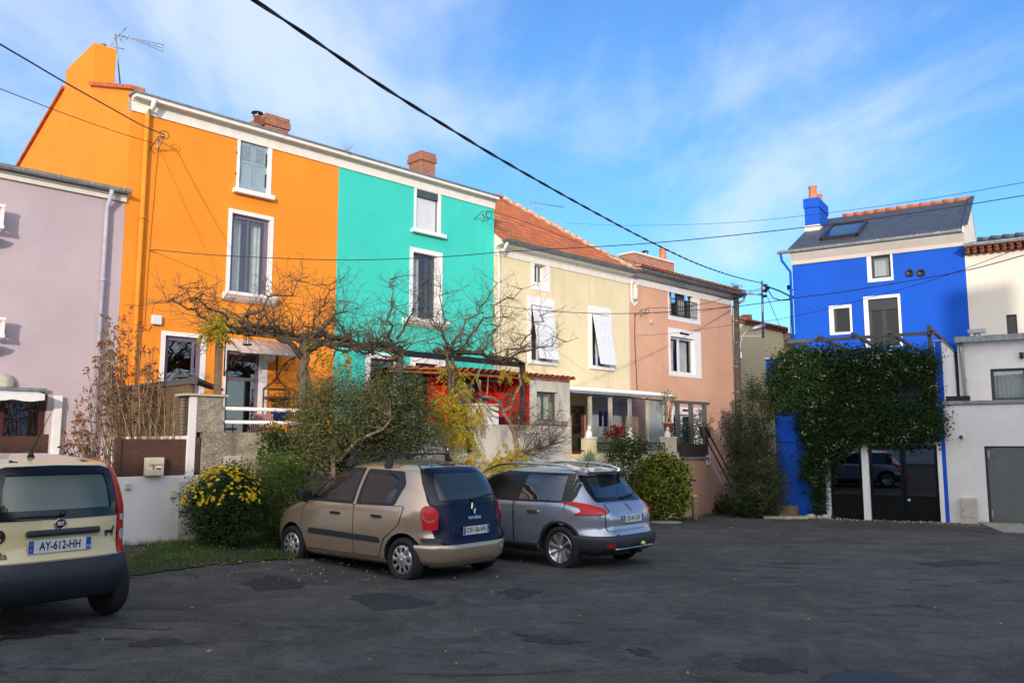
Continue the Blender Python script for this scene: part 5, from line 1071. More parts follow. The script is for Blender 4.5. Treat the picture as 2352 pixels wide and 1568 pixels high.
        if hole:
            keep=[]
            for f in fs:
                cx=sum(r[0][i].x for i in f)/len(f); cy=sum(r[0][i].y for i in f)/len(f)
                if inside(D,cx,cy) and not inside(Hh,cx,cy): keep.append(f)
            fs=keep
        mb=MB().mat(m); mb.smooth=True; mb.add([mapf(v.x,v.y,0) for v in r[0]],fs)
        if rim:
            n=len(D); ring=[mapf(p[0],p[1],0) for p in D]+[mapf(p[0],p[1],-depth) for p in D]
            mb.add(ring,[(i,(i+1)%n,n+(i+1)%n,n+i) for i in range(n)],False)
        return mb.build(name,parent or s.root)
    def sp(s,pts,m,name,off=.004,sg=1,**k): return s.panel(pts,lambda x,z,d:s.side(x,z,off+d,sg),m,name,**k)
    def seam(s,pts,sg=1,w_=.011,rear=False):
        cx=sum(p[0] for p in pts)/len(pts); cz=sum(p[1] for p in pts)/len(pts); o=[]
        for x,z in pts:
            d=math.hypot(x-cx,z-cz); o.append((x+(x-cx)/d*w_*1.3,z+(z-cz)/d*w_*1.3))
        return (s.rp if rear else s.sp)(o,M['black'],'shut_line',.0035,**({} if rear else {'sg':sg}),hole=pts,rim=False,rnd=1,step=.05)
    def rp(s,pts,m,name,off=.004,**k): return s.panel(pts,lambda a,z,d:s.wrap(a,z,off+d),m,name,**k)
    def text(s,t,size,a,z,m,name,off=.012,sx=1,bold=0,parent=None): return text(t,size,lambda x,y:s.wrap(a-x,z+y,off),m,name,parent or s.root,sx=sx,bold=bold)
    def ring(s,a0,a1,z0,z1,off,m,name,na=80,nz=10,parent=None,prof=None):
        mb=MB().mat(m); mb.smooth=True; g_=[]
        for j in range(nz+1):
            t=j/nz; z=z0+(z1-z0)*t; o=off*(min(1,min(t,1-t)*6+.25) if prof is None else prof(t)); g_.append([s.wrap(a0+(a1-a0)*i/na,z,o) for i in range(na+1)])
        vs=[p for r in g_ for p in r]; fs=[(j*(na+1)+i,j*(na+1)+i+1,(j+1)*(na+1)+i+1,(j+1)*(na+1)+i) for j in range(nz) for i in range(na)]
        mb.add(vs,fs)
        for z,sgn in ((z0,0),(z1,nz)): 
            e=[s.wrap(a0+(a1-a0)*i/na,z,-.03) for i in range(na+1)]; mb.add(g_[sgn]+e,[(i,i+1,na+2+i,na+1+i) for i in range(na)])
        for i in (0,na): mb.add([g_[j][i] for j in range(nz+1)]+[s.wrap(a0+(a1-a0)*i/na,z0+(z1-z0)*j/nz,-.03) for j in range(nz+1)],[(j,j+1,nz+2+j,nz+1+j) for j in range(nz)])
        return mb.build(name,parent or s.root)
    def wheel(s,x,sg,r,wid,y,rimr,style):
        c=s.W(x,sg*y,r); ax=s.l*sg
        t=MB().mat(M['rubber']).lathe(c-ax*wid,[(rimr,0),(r*.9,.005),(r*.985,.03),(r,.06),(r,wid-.06),(r*.985,wid-.03),(r*.93,wid-.006),(r*.86,wid),(rimr+.01,wid-.006),(rimr,wid-.05)],44,ax).build('wheel',s.root)
        u=s.h; v=Vector((0,0,1)); Pn=lambda rr,a,d:c+(u*math.cos(a)+v*math.sin(a))*rr+ax*d
        if style=='plain': MB().mat(M['alloy']).lathe(c-ax*.03,[(rimr,0),(rimr*.5,-.02),(0.01,-.02)],30,ax).build('rim',t); return
        if style=='cap':   # nine rounded holes
            mb=MB().mat(M['alloy']); K=90; radii=[.16,.32,.40,.52,.62,.74,.86,.95,1.0]; dep=[.012,.012,.004,.0,-.002,-.001,.0,-.004,-.02]; vs=[]
            for rr,d in zip(radii,dep):
                for k in range(K): 
                    a=2*math.pi*k/K; bul=.012*math.cos(9*a)*(1 if .45<rr<.9 else 0); vs.append(Pn(rr*rimr,a,d-.006+bul*.4))
            fs=[]
            for i in range(len(radii)-1):
                for k in range(K):
                    ph=(k/K*9)%1; rm=(radii[i]+radii[i+1])/2
                    if .5<rm<.90 and abs(ph-.5)<(.22 if rm<.6 else .27 if rm<.8 else .2): continue
                    fs.append((i*K+k,i*K+(k+1)%K,(i+1)*K+(k+1)%K,(i+1)*K+k))
            mb.add(vs,fs,True); mb.lathe(c-ax*.0,[(rimr*.17,.006),(rimr*.15,.012),(.005,.014)],20,ax); mb.build('hubcap',t)
            MB().mat(M['black']).lathe(c-ax*.05,[(rimr*.97,0),(rimr*.97,.01)],30,ax).build('rim',t)
        if style=='alloy':
            mb=MB().mat(M['black']); mb.lathe(c-ax*.09,[(rimr*.98,0),(rimr*.98,.01)],30,ax); mb.build('rim',t)
            mb=MB().mat(M['chrome']); mb.lathe(c,[(rimr*1.0,-.035),(rimr*1.0,-.008),(rimr*.95,-.004),(rimr*.95,-.035)],44,ax)
            mb.build('rim_edge',t)
            mb=MB().mat(M['alloy']); mb.lathe(c-ax*.02,[(rimr*.2,0),(rimr*.18,.01),(.005,.014)],20,ax)
            for k in range(8):
                a=2*math.pi*k/8+.2; p=[Pn(rimr*.12,a-.4,-.03),Pn(rimr*.12,a+.4,-.03),Pn(rimr*.5,a+.11,-.012),Pn(rimr*.97,a+.17,-.01),Pn(rimr*.97,a-.07,-.01),Pn(rimr*.5,a-.12,-.012)]
                mb.prism(p,-ax*.03)
            mb.build('spokes',t)
    def seat(s,x,y,z0,z1,w_=.25,m=None):
        mb=MB().mat(m or M['seat']); mb.obox(s.W(x,y,(z0+z1)/2-.1),s.h*.07,s.l*w_,Vector((0,0,(z1-z0)/2))); mb.obox(s.W(x-.0,y,z1+.06),s.h*.05,s.l*.14,Vector((0,0,.09))); mb.build('seat',s.root,.04)
M['seat']=plain('dark seat cloth',(.03,.032,.036),.9,.2)
M['interior']=plain('dark car interior',(.02,.02,.021),.9,.1)
M['plate']=plain('white number plate',(.66,.68,.66),.35,.04); M['euro']=plain('number plate blue',(.01,.07,.35),.35,0); M['ink']=plain('plate ink',(.01,.01,.012),.5,0)
def plate(car,a,z,txt,off=.02,dept='44',wdt=.52):
    F_=lambda x,y,d:car.wrap(a-x,z+y,0)-car.h*(off+d)
    # flat plate tangent at its centre
    c=car.wrap(a,z,off+.012); e=(car.wrap(a-.05,z,off+.012)-car.wrap(a+.05,z,off+.012)).normalized(); n_=e.cross(Vector((0,0,1))); n_=n_ if n_.dot(car.h)<0 else -n_
    Q=lambda x,y,d=0:c+e*x+Vector((0,0,y))+n_*d
    mb=MB().mat(M['plate']); mb.obox(c,e*wdt/2,Vector((0,0,.055)),n_*.004); mb.mat(M['euro'])
    for sx_ in (-1,1): mb.obox(Q(sx_*(wdt/2-.022),0,.0012),e*.021,Vector((0,0,.052)),n_*.0035)
    pl=mb.build('number_plate',car.root)
    text(txt,.098,lambda x,y:Q(x,y,.0055),M['ink'],'registration',pl,sx=.72,bold=.0022)
    text('F',.032,lambda x,y:Q(x-(wdt/2-.022),y-.028,.0062),M['plate'],'country_letter',pl); text(dept,.034,lambda x,y:Q(x+(wdt/2-.022),y-.026,.0062),M['plate'],'department_number',pl)
    mb=MB().mat(plain('plate star yellow',(.8,.65,.05),.4,0))
    for k in range(12): t=k*math.pi/6; p=Q(-(wdt/2-.022)+.011*math.cos(t),.022+.011*math.sin(t),.006); mb.obox(p,e*.0016,Vector((0,0,.0016)),n_*.0004)
    mb.build('star_ring',pl); return Q
# ---------------------------------------------------------------- champagne car with navy tailgate
HM=Vector((-.765,.644,0)).normalized(); LM=Vector((-HM.y,HM.x,0))
gw1=onground(925,1330); gw2=onground(668,1290); print('modus wheels',gw1,gw2,(gw2-gw1).length)
oM=gw1-HM*.62-LM*.80; oM.z=gz(oM.x+HM.x*1.8,oM.y+HM.y*1.8)
car=Car('parked_car','beige compact car with a navy blue tailgate and black roof bars',oM,HM,3.79,
 xr=[(.2,.10),(.3,.025),(.42,0),(.56,.0),(.62,.05),(.75,.065),(.95,.10),(1.1,.15),(1.3,.27),(1.45,.40),(1.53,.52),(1.57,.72),(1.6,1.2)],
 xf=[(.2,3.62),(.3,3.75),(.5,3.79),(.65,3.75),(.8,3.62),(.9,3.40),(.98,3.12),(1.05,2.96),(1.15,2.80),(1.3,2.55),(1.4,2.35),(1.5,2.08),(1.56,1.85),(1.585,1.7),(1.6,1.5)],
 wd=[(.2,.74),(.28,.82),(.45,.848),(.6,.85),(.85,.845),(.95,.83),(1.0,.815),(1.2,.765),(1.38,.70),(1.47,.655),(1.52,.60),(1.56,.48),(1.585,.32),(1.6,.12)],n=5.2)
sw1=[(.88,1.02),(1.55,1.015),(1.47,1.45),(.80,1.42),(.74,1.28)]; sw2=[(1.68,1.015),(2.72,1.015),(2.60,1.14),(2.32,1.34),(2.05,1.44),(1.58,1.46)]
rwin=[(-.60,1.06),(.60,1.06),(.57,1.3),(.50,1.45),(-.50,1.45),(-.57,1.3)]; fwin=[(-.6,1.1),(.6,1.1),(.5,1.48),(-.5,1.48)]
car.body(M['beigemet'],[(.62,.29),(3.10,.29)],.355,[('side',sw1),('side',sw2),('rear',rwin),('front',fwin)],(.72,1.54),M['interior'])
for sg in (1,-1):
    car.sp([(.80,1.0),(1.58,.99),(1.50,1.47),(.77,1.44),(.68,1.28)],M['carglass'],'side_window',.003,sg,rnd=1,rim=False)
    car.sp([(.81,.99),(1.60,.98),(1.51,1.48),(.76,1.455),(.66,1.28)],M['black'],'window_seal',.005,sg,hole=[(.87,1.03),(1.53,1.02),(1.46,1.44),(.81,1.41),(.76,1.28)],rnd=1,rim=False)
    car.sp([(1.66,.98),(2.80,.985),(2.64,1.16),(2.33,1.375),(2.05,1.475),(1.57,1.495)],M['black'],'window_seal',.005,sg,hole=[(1.71,1.03),(2.68,1.03),(2.58,1.12),(2.30,1.32),(2.03,1.42),(1.62,1.44)],rnd=1,rim=False)
    car.sp([(1.66,1.0),(2.76,1.0),(2.62,1.15),(2.32,1.36),(2.05,1.46),(1.57,1.48)],M['carglass'],'side_window',.003,sg,rnd=1,rim=False)
    # doors
    car.seam([(1.60,.30),(1.62,.98),(.62,.99),(.70,.75),(.98,.55),(1.08,.30)],sg); car.sp([(1.60,.30),(1.62,.98),(.62,.99),(.70,.75),(.98,.55),(1.08,.30)],M['beigemet'],'door',.006,sg,rnd=1,depth=.02)
    car.seam([(2.72,.30),(2.82,.55),(2.80,.99),(1.635,.98),(1.615,.30)],sg); car.sp([(2.72,.30),(2.82,.55),(2.80,.99),(1.635,.98),(1.615,.30)],M['beigemet'],'door',.006,sg,rnd=1,depth=.02)
    car.sp([(1.585,.28),(1.585,1.02),(.56,1.02),(.66,.73),(.95,.53),(1.05,.28)],M['black'],'door_seam',.001,sg,rnd=1,rim=False) if 0 else None
    car.sp([(1.03,.49),(2.66,.52),(2.64,.60),(1.06,.565)],M['plastic'],'rub_strip',.02,sg,rnd=1,step=.03)
    for x in (1.02,1.92):
        o_=car.sp([(x,.82),(x+.20,.825),(x+.20,.865),(x,.86)],M['black'],'door_handle',.032,sg,rnd=1,step=.03,depth=.03)
    mb=MB().mat(M['black']); c_=car.side(2.78,1.03,.10,sg); mb.obox(c_+Vector((0,0,.03)),car.h*.05,car.l*.1,Vector((0,0,.075))); mb.obox(car.side(2.80,.98,.03,sg),car.h*.04,car.l*.05,Vector((0,0,.02))); mr_=mb.build('wing_mirror',car.root,.03)
    car.wheel(.62,sg,.293,.19,.835,.195,'cap'); car.wheel(3.10,sg,.293,.19,.835,.195,'cap')
tg=[(-.60,.50),(.60,.50),(.70,.56),(.725,.72),(.66,.80),(.70,.98),(.735,1.06),(.70,1.3),(.62,1.46),(.52,1.545),(0,1.565),(-.52,1.545),(-.62,1.46),(-.70,1.3),(-.735,1.06),(-.70,.98),(-.66,.80),(-.725,.72),(-.70,.56)]
tgate=car.rp(tg,M['navymet'],'tailgate',.006,hole=[(-.655,1.03),(.655,1.03),(.62,1.3),(.545,1.475),(-.545,1.475),(-.62,1.3)],rnd=1,depth=.02)
car.rp([(-.70,1.02),(.70,1.02),(.69,1.3),(.62,1.44),(.52,1.50),(0,1.515),(-.52,1.50),(-.62,1.44),(-.69,1.3)],M['blackgloss'],'window_seal',.010,hole=[(-.57,1.08),(.57,1.08),(.54,1.3),(.47,1.43),(-.47,1.43),(-.54,1.3)],rnd=1,parent=tgate)
car.rp([(-.62,1.05),(.62,1.05),(.57,1.3),(.50,1.47),(-.50,1.47),(-.57,1.3)],M['carglass'],'rear_window',.008,rnd=1,rim=False,parent=tgate)
for sg in (1,-1):
    R_=[(sg*(.735+.118*math.cos(t)),.895+.118*math.sin(t)) for t in np.linspace(0,2*math.pi,24,endpoint=False)]
    lo_=[(sg*.65,.70),(sg*.84,.70),(sg*.853,.885),(sg*.618,.885)]
    tl=car.rp(lo_,M['redlens'],'tail_light',.018,step=.03,depth=.02); car.rp(R_,M['redlens'],'lens',.026,step=.03,depth=.02,parent=tl)
    car.rp([(sg*(.738+.092*math.cos(t)),.885+.092*math.sin(t)) for t in np.linspace(0,2*math.pi,24,endpoint=False)],M['smokelens'],'lens',.030,step=.03,parent=tl,hole=[(sg*(.731+.083*math.cos(t)),.898+.081*math.sin(t)) for t in np.linspace(0,2*math.pi,20,endpoint=False)])
    car.rp([(sg*.62,.535),(sg*.90,.54),(sg*.90,.60),(sg*.62,.595)],M['plastic'],'bumper_strip',.03,rnd=1,step=.03)
car.ring(-1.12,1.12,.24,.50,.022,M['beigemet'],'bumper')
car.rp([(-.47,.60),(.47,.60),(.47,.80),(-.47,.80)],M['navymet'],'plate_recess',.012,parent=tgate,rnd=1)
plate(car,0,.665,'CW-106-WH')
text('modus',.075,lambda x,y:car.wrap(-x,.835+y,.022),M['chrome'],'badge_lettering',tgate,sx=1.25,bold=.001)
mb=MB().mat(M['chrome']); dm=[(0,.075),(.035,0),(0,-.075),(-.035,0)]
for i in range(4):
    a,b_=dm[i],dm[(i+1)%4]; mb.bar(car.wrap(a[0],.945+a[1],.02),car.wrap(b_[0],.945+b_[1],.02),.016,.012)
mb.build('emblem',tgate)
mb=MB().mat(M['darkred']); mb.obox(car.wrap(0,1.535,.014),car.l*.13,car.h*.02,Vector((0,0,.012))); mb.build('brake_light',tgate,.006)
mb=MB().mat(M['black']); mb.bar(car.wrap(-.02,1.075,.03),car.wrap(-.50,1.13,.035),.022,.014); mb.lathe(car.wrap(0,1.07,.02),[(.025,0),(.02,.02)],10,-car.h); mb.build('wiper',tgate)
# roof bars
for x,lab in ((1.15,''),(2.0,'')):
    mb=MB().mat(M['black']); mb.obox(car.W(x,0,1.68),car.h*.022,car.l*.60,Vector((0,0,.013)))
    for sg in (1,-1): mb.add([car.W(x+a,sg*y,z) for y,z,k in ((.52,1.69,.03),(.56,1.60,.05),(.60,1.51,.07)) for a in (-k,k)]+[car.W(x+a,sg*(y+.05),z) for y,z,k in ((.52,1.69,.03),(.56,1.60,.05),(.60,1.50,.07)) for a in (-k,k)],[(0,1,3,2),(2,3,5,4),(6,8,9,7),(8,10,11,9),(0,2,8,6),(2,4,10,8),(1,7,9,3),(3,9,11,5),(4,5,11,10),(0,6,7,1)])
    rb=mb.build('roof_bar',car.root,.006)
mb=MB().mat(M['black']); mb.obox(car.W(1.15,-.56,1.745),car.h*.004,car.l*.035,Vector((0,0,.04))); mb.build('bar_tag',rb)
text('4',.07,lambda x,y:car.W(1.143,-.56-x,1.745+y),M['plate'],'bar_number',rb,bold=.002)
for y in (-.36,.36): car.seat(1.02,y,.6,1.12); car.seat(1.9,y,.6,1.16)
mb=MB().mat(M['plate']); mb.obox(car.wrap(.34,1.12,-.03),car.l*.05,car.h*.002,Vector((0,0,.03))); mb.build('window_sticker',car.root)
# ---------------------------------------------------------------- grey crossover
HP=Vector((-.74,.67,0)).normalized(); LP=Vector((-HP.y,HP.x,0)); g3=onground(1290,1302); print('grey wheel',g3)
oP=g3-HP*.80-LP*.81; oP.z=gz(oP.x+HP.x*2,oP.y+HP.y*2)
c2_=Car('parked_car','metallic grey crossover with silver roof rails and red claw tail lights',oP,HP,4.16,
 xr=[(.22,.20),(.3,.06),(.36,.0),(.5,.0),(.56,.03),(.62,.09),(.75,.07),(.88,.10),(.97,.20),(1.05,.30),(1.2,.44),(1.35,.58),(1.44,.60),(1.47,.56),(1.5,.66),(1.53,1.0),(1.55,1.5)],
 xf=[(.22,3.95),(.35,4.12),(.55,4.16),(.75,4.08),(.9,3.85),(.97,3.55),(1.03,3.25),(1.1,3.1),(1.3,2.7),(1.4,2.45),(1.48,2.15),(1.53,1.9),(1.55,1.75)],
 wd=[(.22,.76),(.3,.85),(.5,.872),(.8,.87),(.92,.86),(.99,.83),(1.1,.79),(1.3,.715),(1.4,.67),(1.46,.62),(1.5,.52),(1.53,.36),(1.55,.12)],n=5.0,ztop=1.55,zbot=.22)
ps1=[(.70,1.03),(1.66,1.02),(1.55,1.39),(.74,1.37)]; ps2=[(1.80,1.02),(2.88,1.03),(2.5,1.28),(2.2,1.39),(1.66,1.40)]
c2_.body(M['greymet'],[(.80,.32),(3.34,.32)],.375,[('side',ps1),('side',ps2),('rear',[(-.58,1.06),(.58,1.06),(.50,1.36),(-.50,1.36)]),('front',[(-.6,1.12),(.6,1.12),(.5,1.44),(-.5,1.44)])],(.78,1.48),M['interior'])
for sg in (1,-1):
    c2_.sp([(.66,1.0),(1.70,.99),(1.58,1.425),(.68,1.41),(.60,1.30),(.60,1.12)],M['darkglass'],'side_window',.003,sg,rnd=1,rim=False)
    c2_.sp([(1.76,.99),(2.98,1.01),(2.55,1.30),(2.2,1.42),(1.63,1.43)],M['carglass'],'side_window',.003,sg,rnd=1,rim=False)
    c2_.sp([(.64,.98),(3.05,.99),(2.56,1.33),(2.2,1.445),(.66,1.43),(.57,1.31),(.57,1.10)],M['blackgloss'],'window_seal',.005,sg,hole=[(.80,1.02),(1.66,1.02),(1.55,1.40),(.80,1.385)],rnd=0,rim=False)
    c2_.seam([(1.70,.36),(1.71,.98),(.72,.99),(.80,.80),(1.12,.62),(1.22,.36)],sg); c2_.sp([(1.70,.36),(1.71,.98),(.72,.99),(.80,.80),(1.12,.62),(1.22,.36)],M['greymet'],'door',.006,sg,rnd=1,depth=.02)
    c2_.seam([(2.92,.36),(3.0,.6),(2.98,1.0),(1.745,.98),(1.725,.36)],sg); c2_.sp([(2.92,.36),(3.0,.6),(2.98,1.0),(1.745,.98),(1.725,.36)],M['greymet'],'door',.006,sg,rnd=1,depth=.02)
    c2_.sp([(1.20,.82),(1.42,.825),(1.42,.87),(1.20,.865)],M['chrome'],'door_handle',.035,sg,rnd=1,step=.03,depth=.03)
    c2_.sp([(2.2,.82),(2.42,.825),(2.42,.87),(2.2,.865)],M['chrome'],'door_handle',.035,sg,rnd=1,step=.03,depth=.03)
    c2_.sp([(.62,.79),(.66,.70),(.76,.66),(.86,.70),(.90,.80),(.86,.90),(.76,.94),(.66,.89)],M['greymet'],'fuel_flap',.004,sg,rnd=1,step=.04) if sg>0 else None
    c2_.sp([(1.25,.24),(2.92,.24),(2.92,.34),(1.25,.34)],M['plastic'],'sill_trim',.012,sg)
    # wheel arch trim
    for wx in (.80,3.34):
        ar=[(wx+.405*math.cos(t),.32+.405*math.sin(t)) for t in np.linspace(-.1,math.pi+.1,22)]; ai=[(wx+.372*math.cos(t),.32+.372*math.sin(t)) for t in np.linspace(math.pi+.1,-.1,22)]
        c2_.sp(ar+ai,M['plastic'],'arch_trim',.010,sg,step=.04)
    c2_.wheel(.80,sg,.325,.2,.86,.225,'alloy'); c2_.wheel(3.34,sg,.325,.2,.86,.225,'alloy')
    mb=MB().mat(M['chrome']); pts=[c2_.W(x,sg*y,z) for x,y,z in ((.66,.56,1.46),(.85,.575,1.52),(1.2,.585,1.555),(1.9,.59,1.565),(2.3,.585,1.53),(2.55,.575,1.45),(2.68,.57,1.39))]
    mb.tube(pts,[.012,.018,.02,.02,.02,.016,.01],8); mb.build('roof_rail',c2_.root)
    mb=MB().mat(M['black']); c_=c2_.side(2.95,1.05,.12,sg); mb.obox(c_,c2_.h*.06,c2_.l*.11,Vector((0,0,.075))); mb.build('wing_mirror',c2_.root,.03)
    tlp=[(sg*.55,.855),(sg*.62,.835),(sg*.80,.825),(sg*1.06,.82),(sg*1.08,.835),(sg*.95,.875),(sg*.93,.93),(sg*1.0,.965),(sg*1.15,.995),(sg*1.13,1.01),(sg*.92,1.015),(sg*.72,.985),(sg*.57,.92)]
    tl=c2_.rp(tlp,M['redlens'],'tail_light',.022,step=.03,depth=.025)
    c2_.rp([(sg*.62,.85),(sg*.72,.85),(sg*.71,.868),(sg*.63,.868)],M['smokelens'],'lens',.026,step=.03,parent=tl)
    c2_.rp([(sg*.50,.36),(sg*.66,.37),(sg*.66,.42),(sg*.52,.40)],M['redlens'],'fog_reflector',.03,step=.03)
c2_.ring(-1.17,1.17,.24,.53,.03,M['plastic'],'bumper')
gate=c2_.rp([(-.60,1.01),(.60,1.01),(.60,1.2),(.52,1.39),(0,1.41),(-.52,1.39),(-.60,1.2)],M['blackgloss'],'tailgate_glass_frame',.008,hole=[(-.53,1.07),(.53,1.07),(.44,1.36),(-.44,1.36)],rnd=1)
c2_.rp([(-.60,1.03),(.60,1.03),(.52,1.38),(-.52,1.38)],M['darkglass'],'rear_window',.006,rnd=1,rim=False)
c2_.seam([(-.58,.60),(.58,.60),(.60,.83),(.50,.87),(.5,.99),(-.5,.99),(-.5,.87),(-.60,.83)],rear=True); c2_.rp([(-.58,.60),(.58,.60),(.60,.83),(.50,.87),(.5,.99),(-.5,.99),(-.5,.87),(-.60,.83)],M['greymet'],'tailgate',.008,rnd=1,depth=.02)
mb=MB().mat(M['greymet']); y_=[-.58,-.4,0,.4,.58]; top=[c2_.W(.40+.03*abs(y)/.58+.06*(y/.58)**2,y,1.455-.012*(y/.58)**2) for y in y_]; bk=[c2_.W(.80,y*.95,1.50-.03*(y/.58)**2) for y in y_]; bot=[p-Vector((0,0,.035)) for p in top]; bk2=[p-Vector((0,0,.08)) for p in bk]
mb.add(top+bk+bot+bk2,[(i,i+1,6+i,5+i) for i in range(4)]+[(10+i,11+i,16+i,15+i) for i in range(4)]+[(i,i+1,11+i,10+i) for i in range(4)]+[(0,5,15,10),(4,14,19,9)],True); mb.build('spoiler',c2_.root)
c2_.rp([(-.34,.70),(.34,.70),(.34,.82),(-.34,.82)],M['greymet'],'plate_recess',-.0,rnd=1)
plate(c2_,0,.76,'ED-411-QV',off=.022)
mb=MB().mat(M['chrome'])
for a,b_ in (((0,.05),(.03,.0)),((.03,0),(.0,-.02)),((0,-.02),(.035,-.06)),((0,.05),(-.03,.02)),((-.03,.02),(-.01,-.05)),((-.01,-.05),(-.04,-.06)),((.03,0),(.05,.03))): mb.bar(c2_.wrap(a[0],.93+a[1],.022),c2_.wrap(b_[0],.93+b_[1],.022),.012,.008)
mb.build('emblem',c2_.root)
mb=MB().mat(M['black']); mb.bar(c2_.wrap(0,1.055,.03),c2_.wrap(-.42,1.10,.03),.03,.02); mb.build('wiper',c2_.root)
mb=MB().mat(M['black']); p=c2_.W(.95,0,1.505); mb.obox(p,c2_.h*.05,c2_.l*.02,Vector((0,0,.015))); mb.tube([p,p-c2_.h*.16+Vector((0,0,.20))],[.008,.003],6); mb.build('antenna',c2_.root)
mb=MB().mat(M['chrome']); mb.tube([c2_.wrap(a,.335,.035) for a in np.linspace(-.5,.5,15)],.014,6); mb.build('skid_plate',c2_.root)
tb=c2_.W(-.13,-.0,.40); mb=MB().mat(M['black']); mb.tube([c2_.W(.1,0,.26),c2_.W(-.08,0,.28),c2_.W(-.12,0,.37)],.02,8); hk=mb.build('tow_bar',c2_.root); 
mb=MB().mat(plain('tennis ball felt',(.55,.65,.12),.9,.1)); mb.lathe(c2_.W(-.125,0,.40)-Vector((0,0,.033)),[(.033*math.sin(t),.033-.033*math.cos(t)) for t in np.linspace(.1,3.04,9)],14); tag(mb.build('tennis_ball',None,0,c2_.W(-.125,0,.37)),'yellow green tennis ball stuck on the tow bar of the grey crossover','ball')
for y in (-.38,.38): c2_.seat(1.25,y,.6,1.1); c2_.seat(2.15,y,.6,1.12)
# ---------------------------------------------------------------- pale yellow hatchback
HF=Vector((-.777,.63,0)).normalized(); LF=Vector((-HF.y,HF.x,0))
oF_c=Vector((-3.92,7.36,0)); oF_c.z=gz(oF_c.x,oF_c.y)
cf=Car('parked_car','pale yellow hatchback with black rear bumper seen from behind at the left edge',oF_c,HF,3.54,
 xr=[(.28,.12),(.36,.04),(.45,.0),(.60,.0),(.66,.03),(.72,.06),(.9,.065),(.98,.07),(1.1,.09),(1.3,.15),(1.42,.21),(1.48,.30),(1.51,.55),(1.54,1.1)],
 xf=[(.28,3.4),(.4,3.52),(.55,3.54),(.7,3.48),(.85,3.3),(.95,3.0),(1.02,2.75),(1.2,2.5),(1.35,2.25),(1.45,2.0),(1.5,1.7),(1.54,1.4)],
 wd=[(.28,.72),(.36,.775),(.5,.79),(.8,.785),(.95,.77),(1.05,.755),(1.2,.72),(1.35,.67),(1.43,.63),(1.48,.56),(1.51,.45),(1.54,.12)],n=4.3,ztop=1.54,zbot=.28)
fs1=[(.62,1.02),(1.36,1.01),(1.32,1.38),(.66,1.38)]; fs2=[(1.46,1.0),(2.45,1.0),(2.15,1.27),(1.95,1.38),(1.42,1.39)]
cf.body(M['cremecar'],[(.55,.29),(2.85,.29)],.34,[('side',fs1),('side',fs2),('rear',[(-.45,1.04),(.45,1.04),(.40,1.37),(-.40,1.37)]),('front',[(-.6,1.06),(.6,1.06),(.52,1.4),(-.52,1.4)])],(.75,1.48),M['interior'])
for sg in (1,-1):
    cf.sp([(.58,.99),(1.39,.98),(1.34,1.41),(.64,1.41)],M['carglass'],'side_window',.003,sg,rnd=1,rim=False); cf.sp([(1.43,.98),(2.52,.98),(2.2,1.28),(1.96,1.41),(1.39,1.42)],M['carglass'],'side_window',.003,sg,rnd=1,rim=False)
    cf.wheel(.55,sg,.29,.18,.77,.18,'plain'); cf.wheel(2.85,sg,.29,.18,.77,.18,'plain')
    tl=cf.rp([(sg*.555,.64),(sg*.80,.64),(sg*.80,.95),(sg*.745,1.2),(sg*.66,1.43),(sg*.51,1.43),(sg*.53,1.2),(sg*.555,.98),(sg*.55,.9)],M['redlens'],'tail_light',.016,step=.03,depth=.02)
    cf.rp([(sg*.58,.92),(sg*.70,.92),(sg*.70,.975),(sg*.58,.98)],M['clearlens'],'lens',.020,step=.03,parent=tl,rnd=1); cf.rp([(sg*.585,.74),(sg*.71,.74),(sg*.71,.84),(sg*.585,.84)],M['clearlens'],'lens',.020,step=.03,parent=tl,rnd=1)
    pass
cf.ring(-.98,.98,.275,.625,.035,M['plastic'],'bumper',prof=lambda t:min(1,(t if t<.5 else 1-t)*7+.3)*(1 if t<.78 else .72))
cf.seam([(-.535,.635),(.535,.635),(.535,.80),(.54,.975),(-.54,.975),(-.535,.80)],rear=True); gt=cf.rp([(-.535,.635),(.535,.635),(.535,.80),(.54,.975),(-.54,.975),(-.535,.80)],M['cremecar'],'tailgate',.010,depth=.02)
cf.rp([(-.54,.98),(.54,.98),(.515,1.2),(.49,1.40),(.4,1.43),(0,1.44),(-.4,1.43),(-.49,1.40),(-.515,1.2)],M['blackgloss'],'window_seal',.02,hole=[(-.455,1.06),(.455,1.06),(.44,1.25),(.41,1.36),(-.41,1.36),(-.44,1.25)],step=.05)
cf.rp([(-.48,1.02),(.48,1.02),(.43,1.39),(-.43,1.39)],M['carglass'],'rear_window',.007,rim=False)
mb=MB().mat(M['plastic']); mb.obox(cf.wrap(-.03,.865,.03),cf.l*.31,cf.h*.025,Vector((0,0,.028))); mb.build('grab_handle',gt,.02)
cf.rp([(-.40,.66),(.36,.66),(.34,.86),(-.38,.86)],M['cremecar'],'plate_recess',.004,parent=gt)
plate(cf,0,.755,'AY-612-HH',off=.024)
mb=MB().mat(M['chrome']); c_=cf.wrap(0,.935,.014); mb.lathe(c_,[(.052,0),(.052,.006),(.044,.010),(.042,.006)],24,-cf.h); em=mb.build('emblem',gt); mb=MB().mat(M['darkred']); mb.lathe(c_-cf.h*.006,[(.042,0),(.040,.002)],24,-cf.h); mb.build('emblem_field',em)
text('FIAT',.04,lambda x,y:cf.wrap(-x,.935+y,.026),M['chrome'],'emblem_lettering',em,sx=.7,bold=.001)
text('Panda',.075,lambda x,y:cf.wrap(.50-x,.70+y,.024),M['plastic'],'badge_lettering',gt,sx=1.05,bold=.001)
